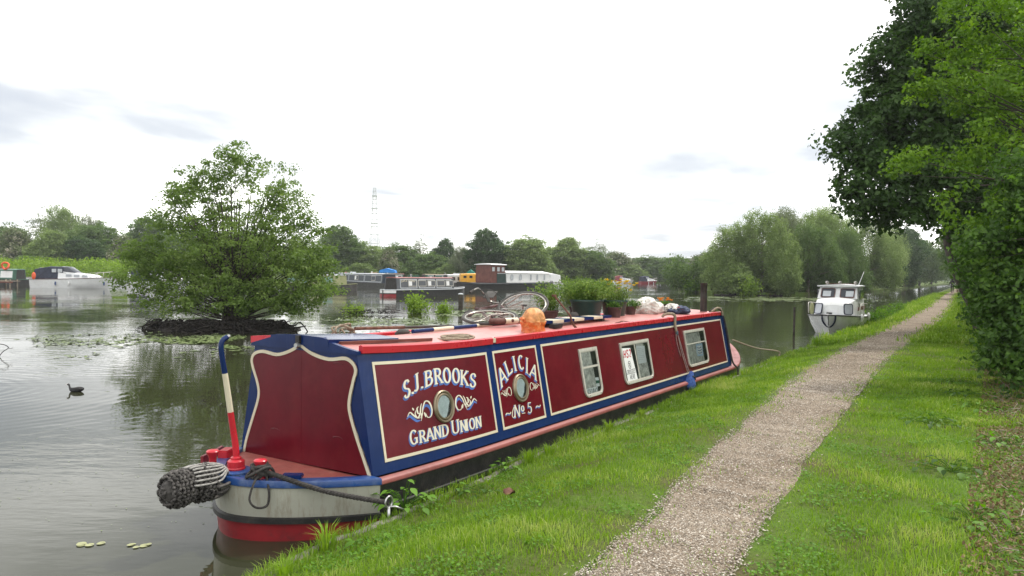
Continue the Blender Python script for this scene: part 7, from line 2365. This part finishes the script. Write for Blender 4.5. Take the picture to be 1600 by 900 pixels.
o = mb.build('brushwood', M['woodgrey'], None, fix=False); tag(o, 'tangle of dead sticks lying below the hedge at lower right', 'brushwood', kind='stuff')

# ------------------------------------------------------------------ walkers
def person(u, l, label, top, bottom, phase, seed):
    p = W(u, l, gz(u, l))
    e = tag(empty('person', p, ROTB), label, 'person', 'walkers far along the path')
    s = phase
    J = {'pel': (0, 0, .95), 'che': (.02, 0, 1.32), 'nek': (.03, 0, 1.50), 'hd': (.05, 0, 1.64),
         'sl': (.02, .19, 1.42), 'el': (-.08 * s, .25, 1.14), 'hl': (.10 * s, .24, .92), 'sr': (.02, -.19, 1.42), 'er': (.06 * s, -.25, 1.15), 'hr': (.22 * s, -.22, 1.0),
         'pl': (0, .1, .90), 'kl': (.18 * s, .1, .50), 'fl': (.10 * s, .1, .06), 'tl': (.24 * s, .1, .03), 'pr': (0, -.1, .90), 'kr': (.02 * s, -.1, .48), 'fr': (-.30 * s, -.1, .12), 'tr': (-.18 * s, -.1, .03)}
    R = dict(pel=.14, che=.15, nek=.06, hd=.10, sl=.07, el=.045, hl=.035, sr=.07, er=.045, hr=.035, pl=.09, kl=.06, fl=.045, tl=.035, pr=.09, kr=.06, fr=.045, tr=.035)
    E_ = [('pel', 'che'), ('che', 'nek'), ('nek', 'hd'), ('che', 'sl'), ('sl', 'el'), ('el', 'hl'), ('che', 'sr'), ('sr', 'er'), ('er', 'hr'), ('pel', 'pl'), ('pl', 'kl'), ('kl', 'fl'), ('fl', 'tl'), ('pel', 'pr'), ('pr', 'kr'), ('kr', 'fr'), ('fr', 'tr')]
    K = list(J)
    me = bpy.data.meshes.new('body'); me.from_pydata([J[k] for k in K], [(K.index(a), K.index(b_)) for a, b_ in E_], [])
    o = bpy.data.objects.new('body', me); COL.objects.link(o); o.parent = e
    md = o.modifiers.new('skin', 'SKIN')
    for i, k in enumerate(K): me.skin_vertices[0].data[i].radius = (R[k], R[k])
    me.skin_vertices[0].data[0].use_root = True
    sd = o.modifiers.new('sub', 'SUBSURF'); sd.levels = 1; sd.render_levels = 1
    me.materials.append(M[top])
    mb = MB(); mb.tube([(0, .0, .98), (0, 0, .80)], [.17, .19], 10); mb.build('shorts', M[bottom], e, smooth=True)
    mb = MB(); mb.blob((.04, 0, 1.68), (.115, .10, .11), 10, 8); mb.build('hair', M['hair'], e, smooth='all')
person(100, .05, 'distant walker in dark clothing on the path', 'clothdark', 'clothdark', 1, 1)
person(106, -.35, 'distant walker in a reddish top behind the first one', 'clothred', 'clothdark', -1, 2)

# ------------------------------------------------------------------ the day's thin haze
mb = MB(); mb.box((100, 1950, 16), (4700, 4300, 35.0))
hz_ = mb.build('haze', M['soil'], None)
m = bpy.data.materials.new('haze_air'); m.use_nodes = True; t = m.node_tree; t.nodes.clear()
pv = nn(t, 'ShaderNodeVolumePrincipled'); pv.inputs['Density'].default_value = .0003; pv.inputs['Color'].default_value = (0.93, 0.96, 1.0, 1); pv.inputs['Anisotropy'].default_value = .2
ou = nn(t, 'ShaderNodeOutputMaterial'); t.links.new(pv.outputs[0], ou.inputs['Volume'])
hz_.data.materials.clear(); hz_.data.materials.append(m); hz_['kind'] = 'stuff'
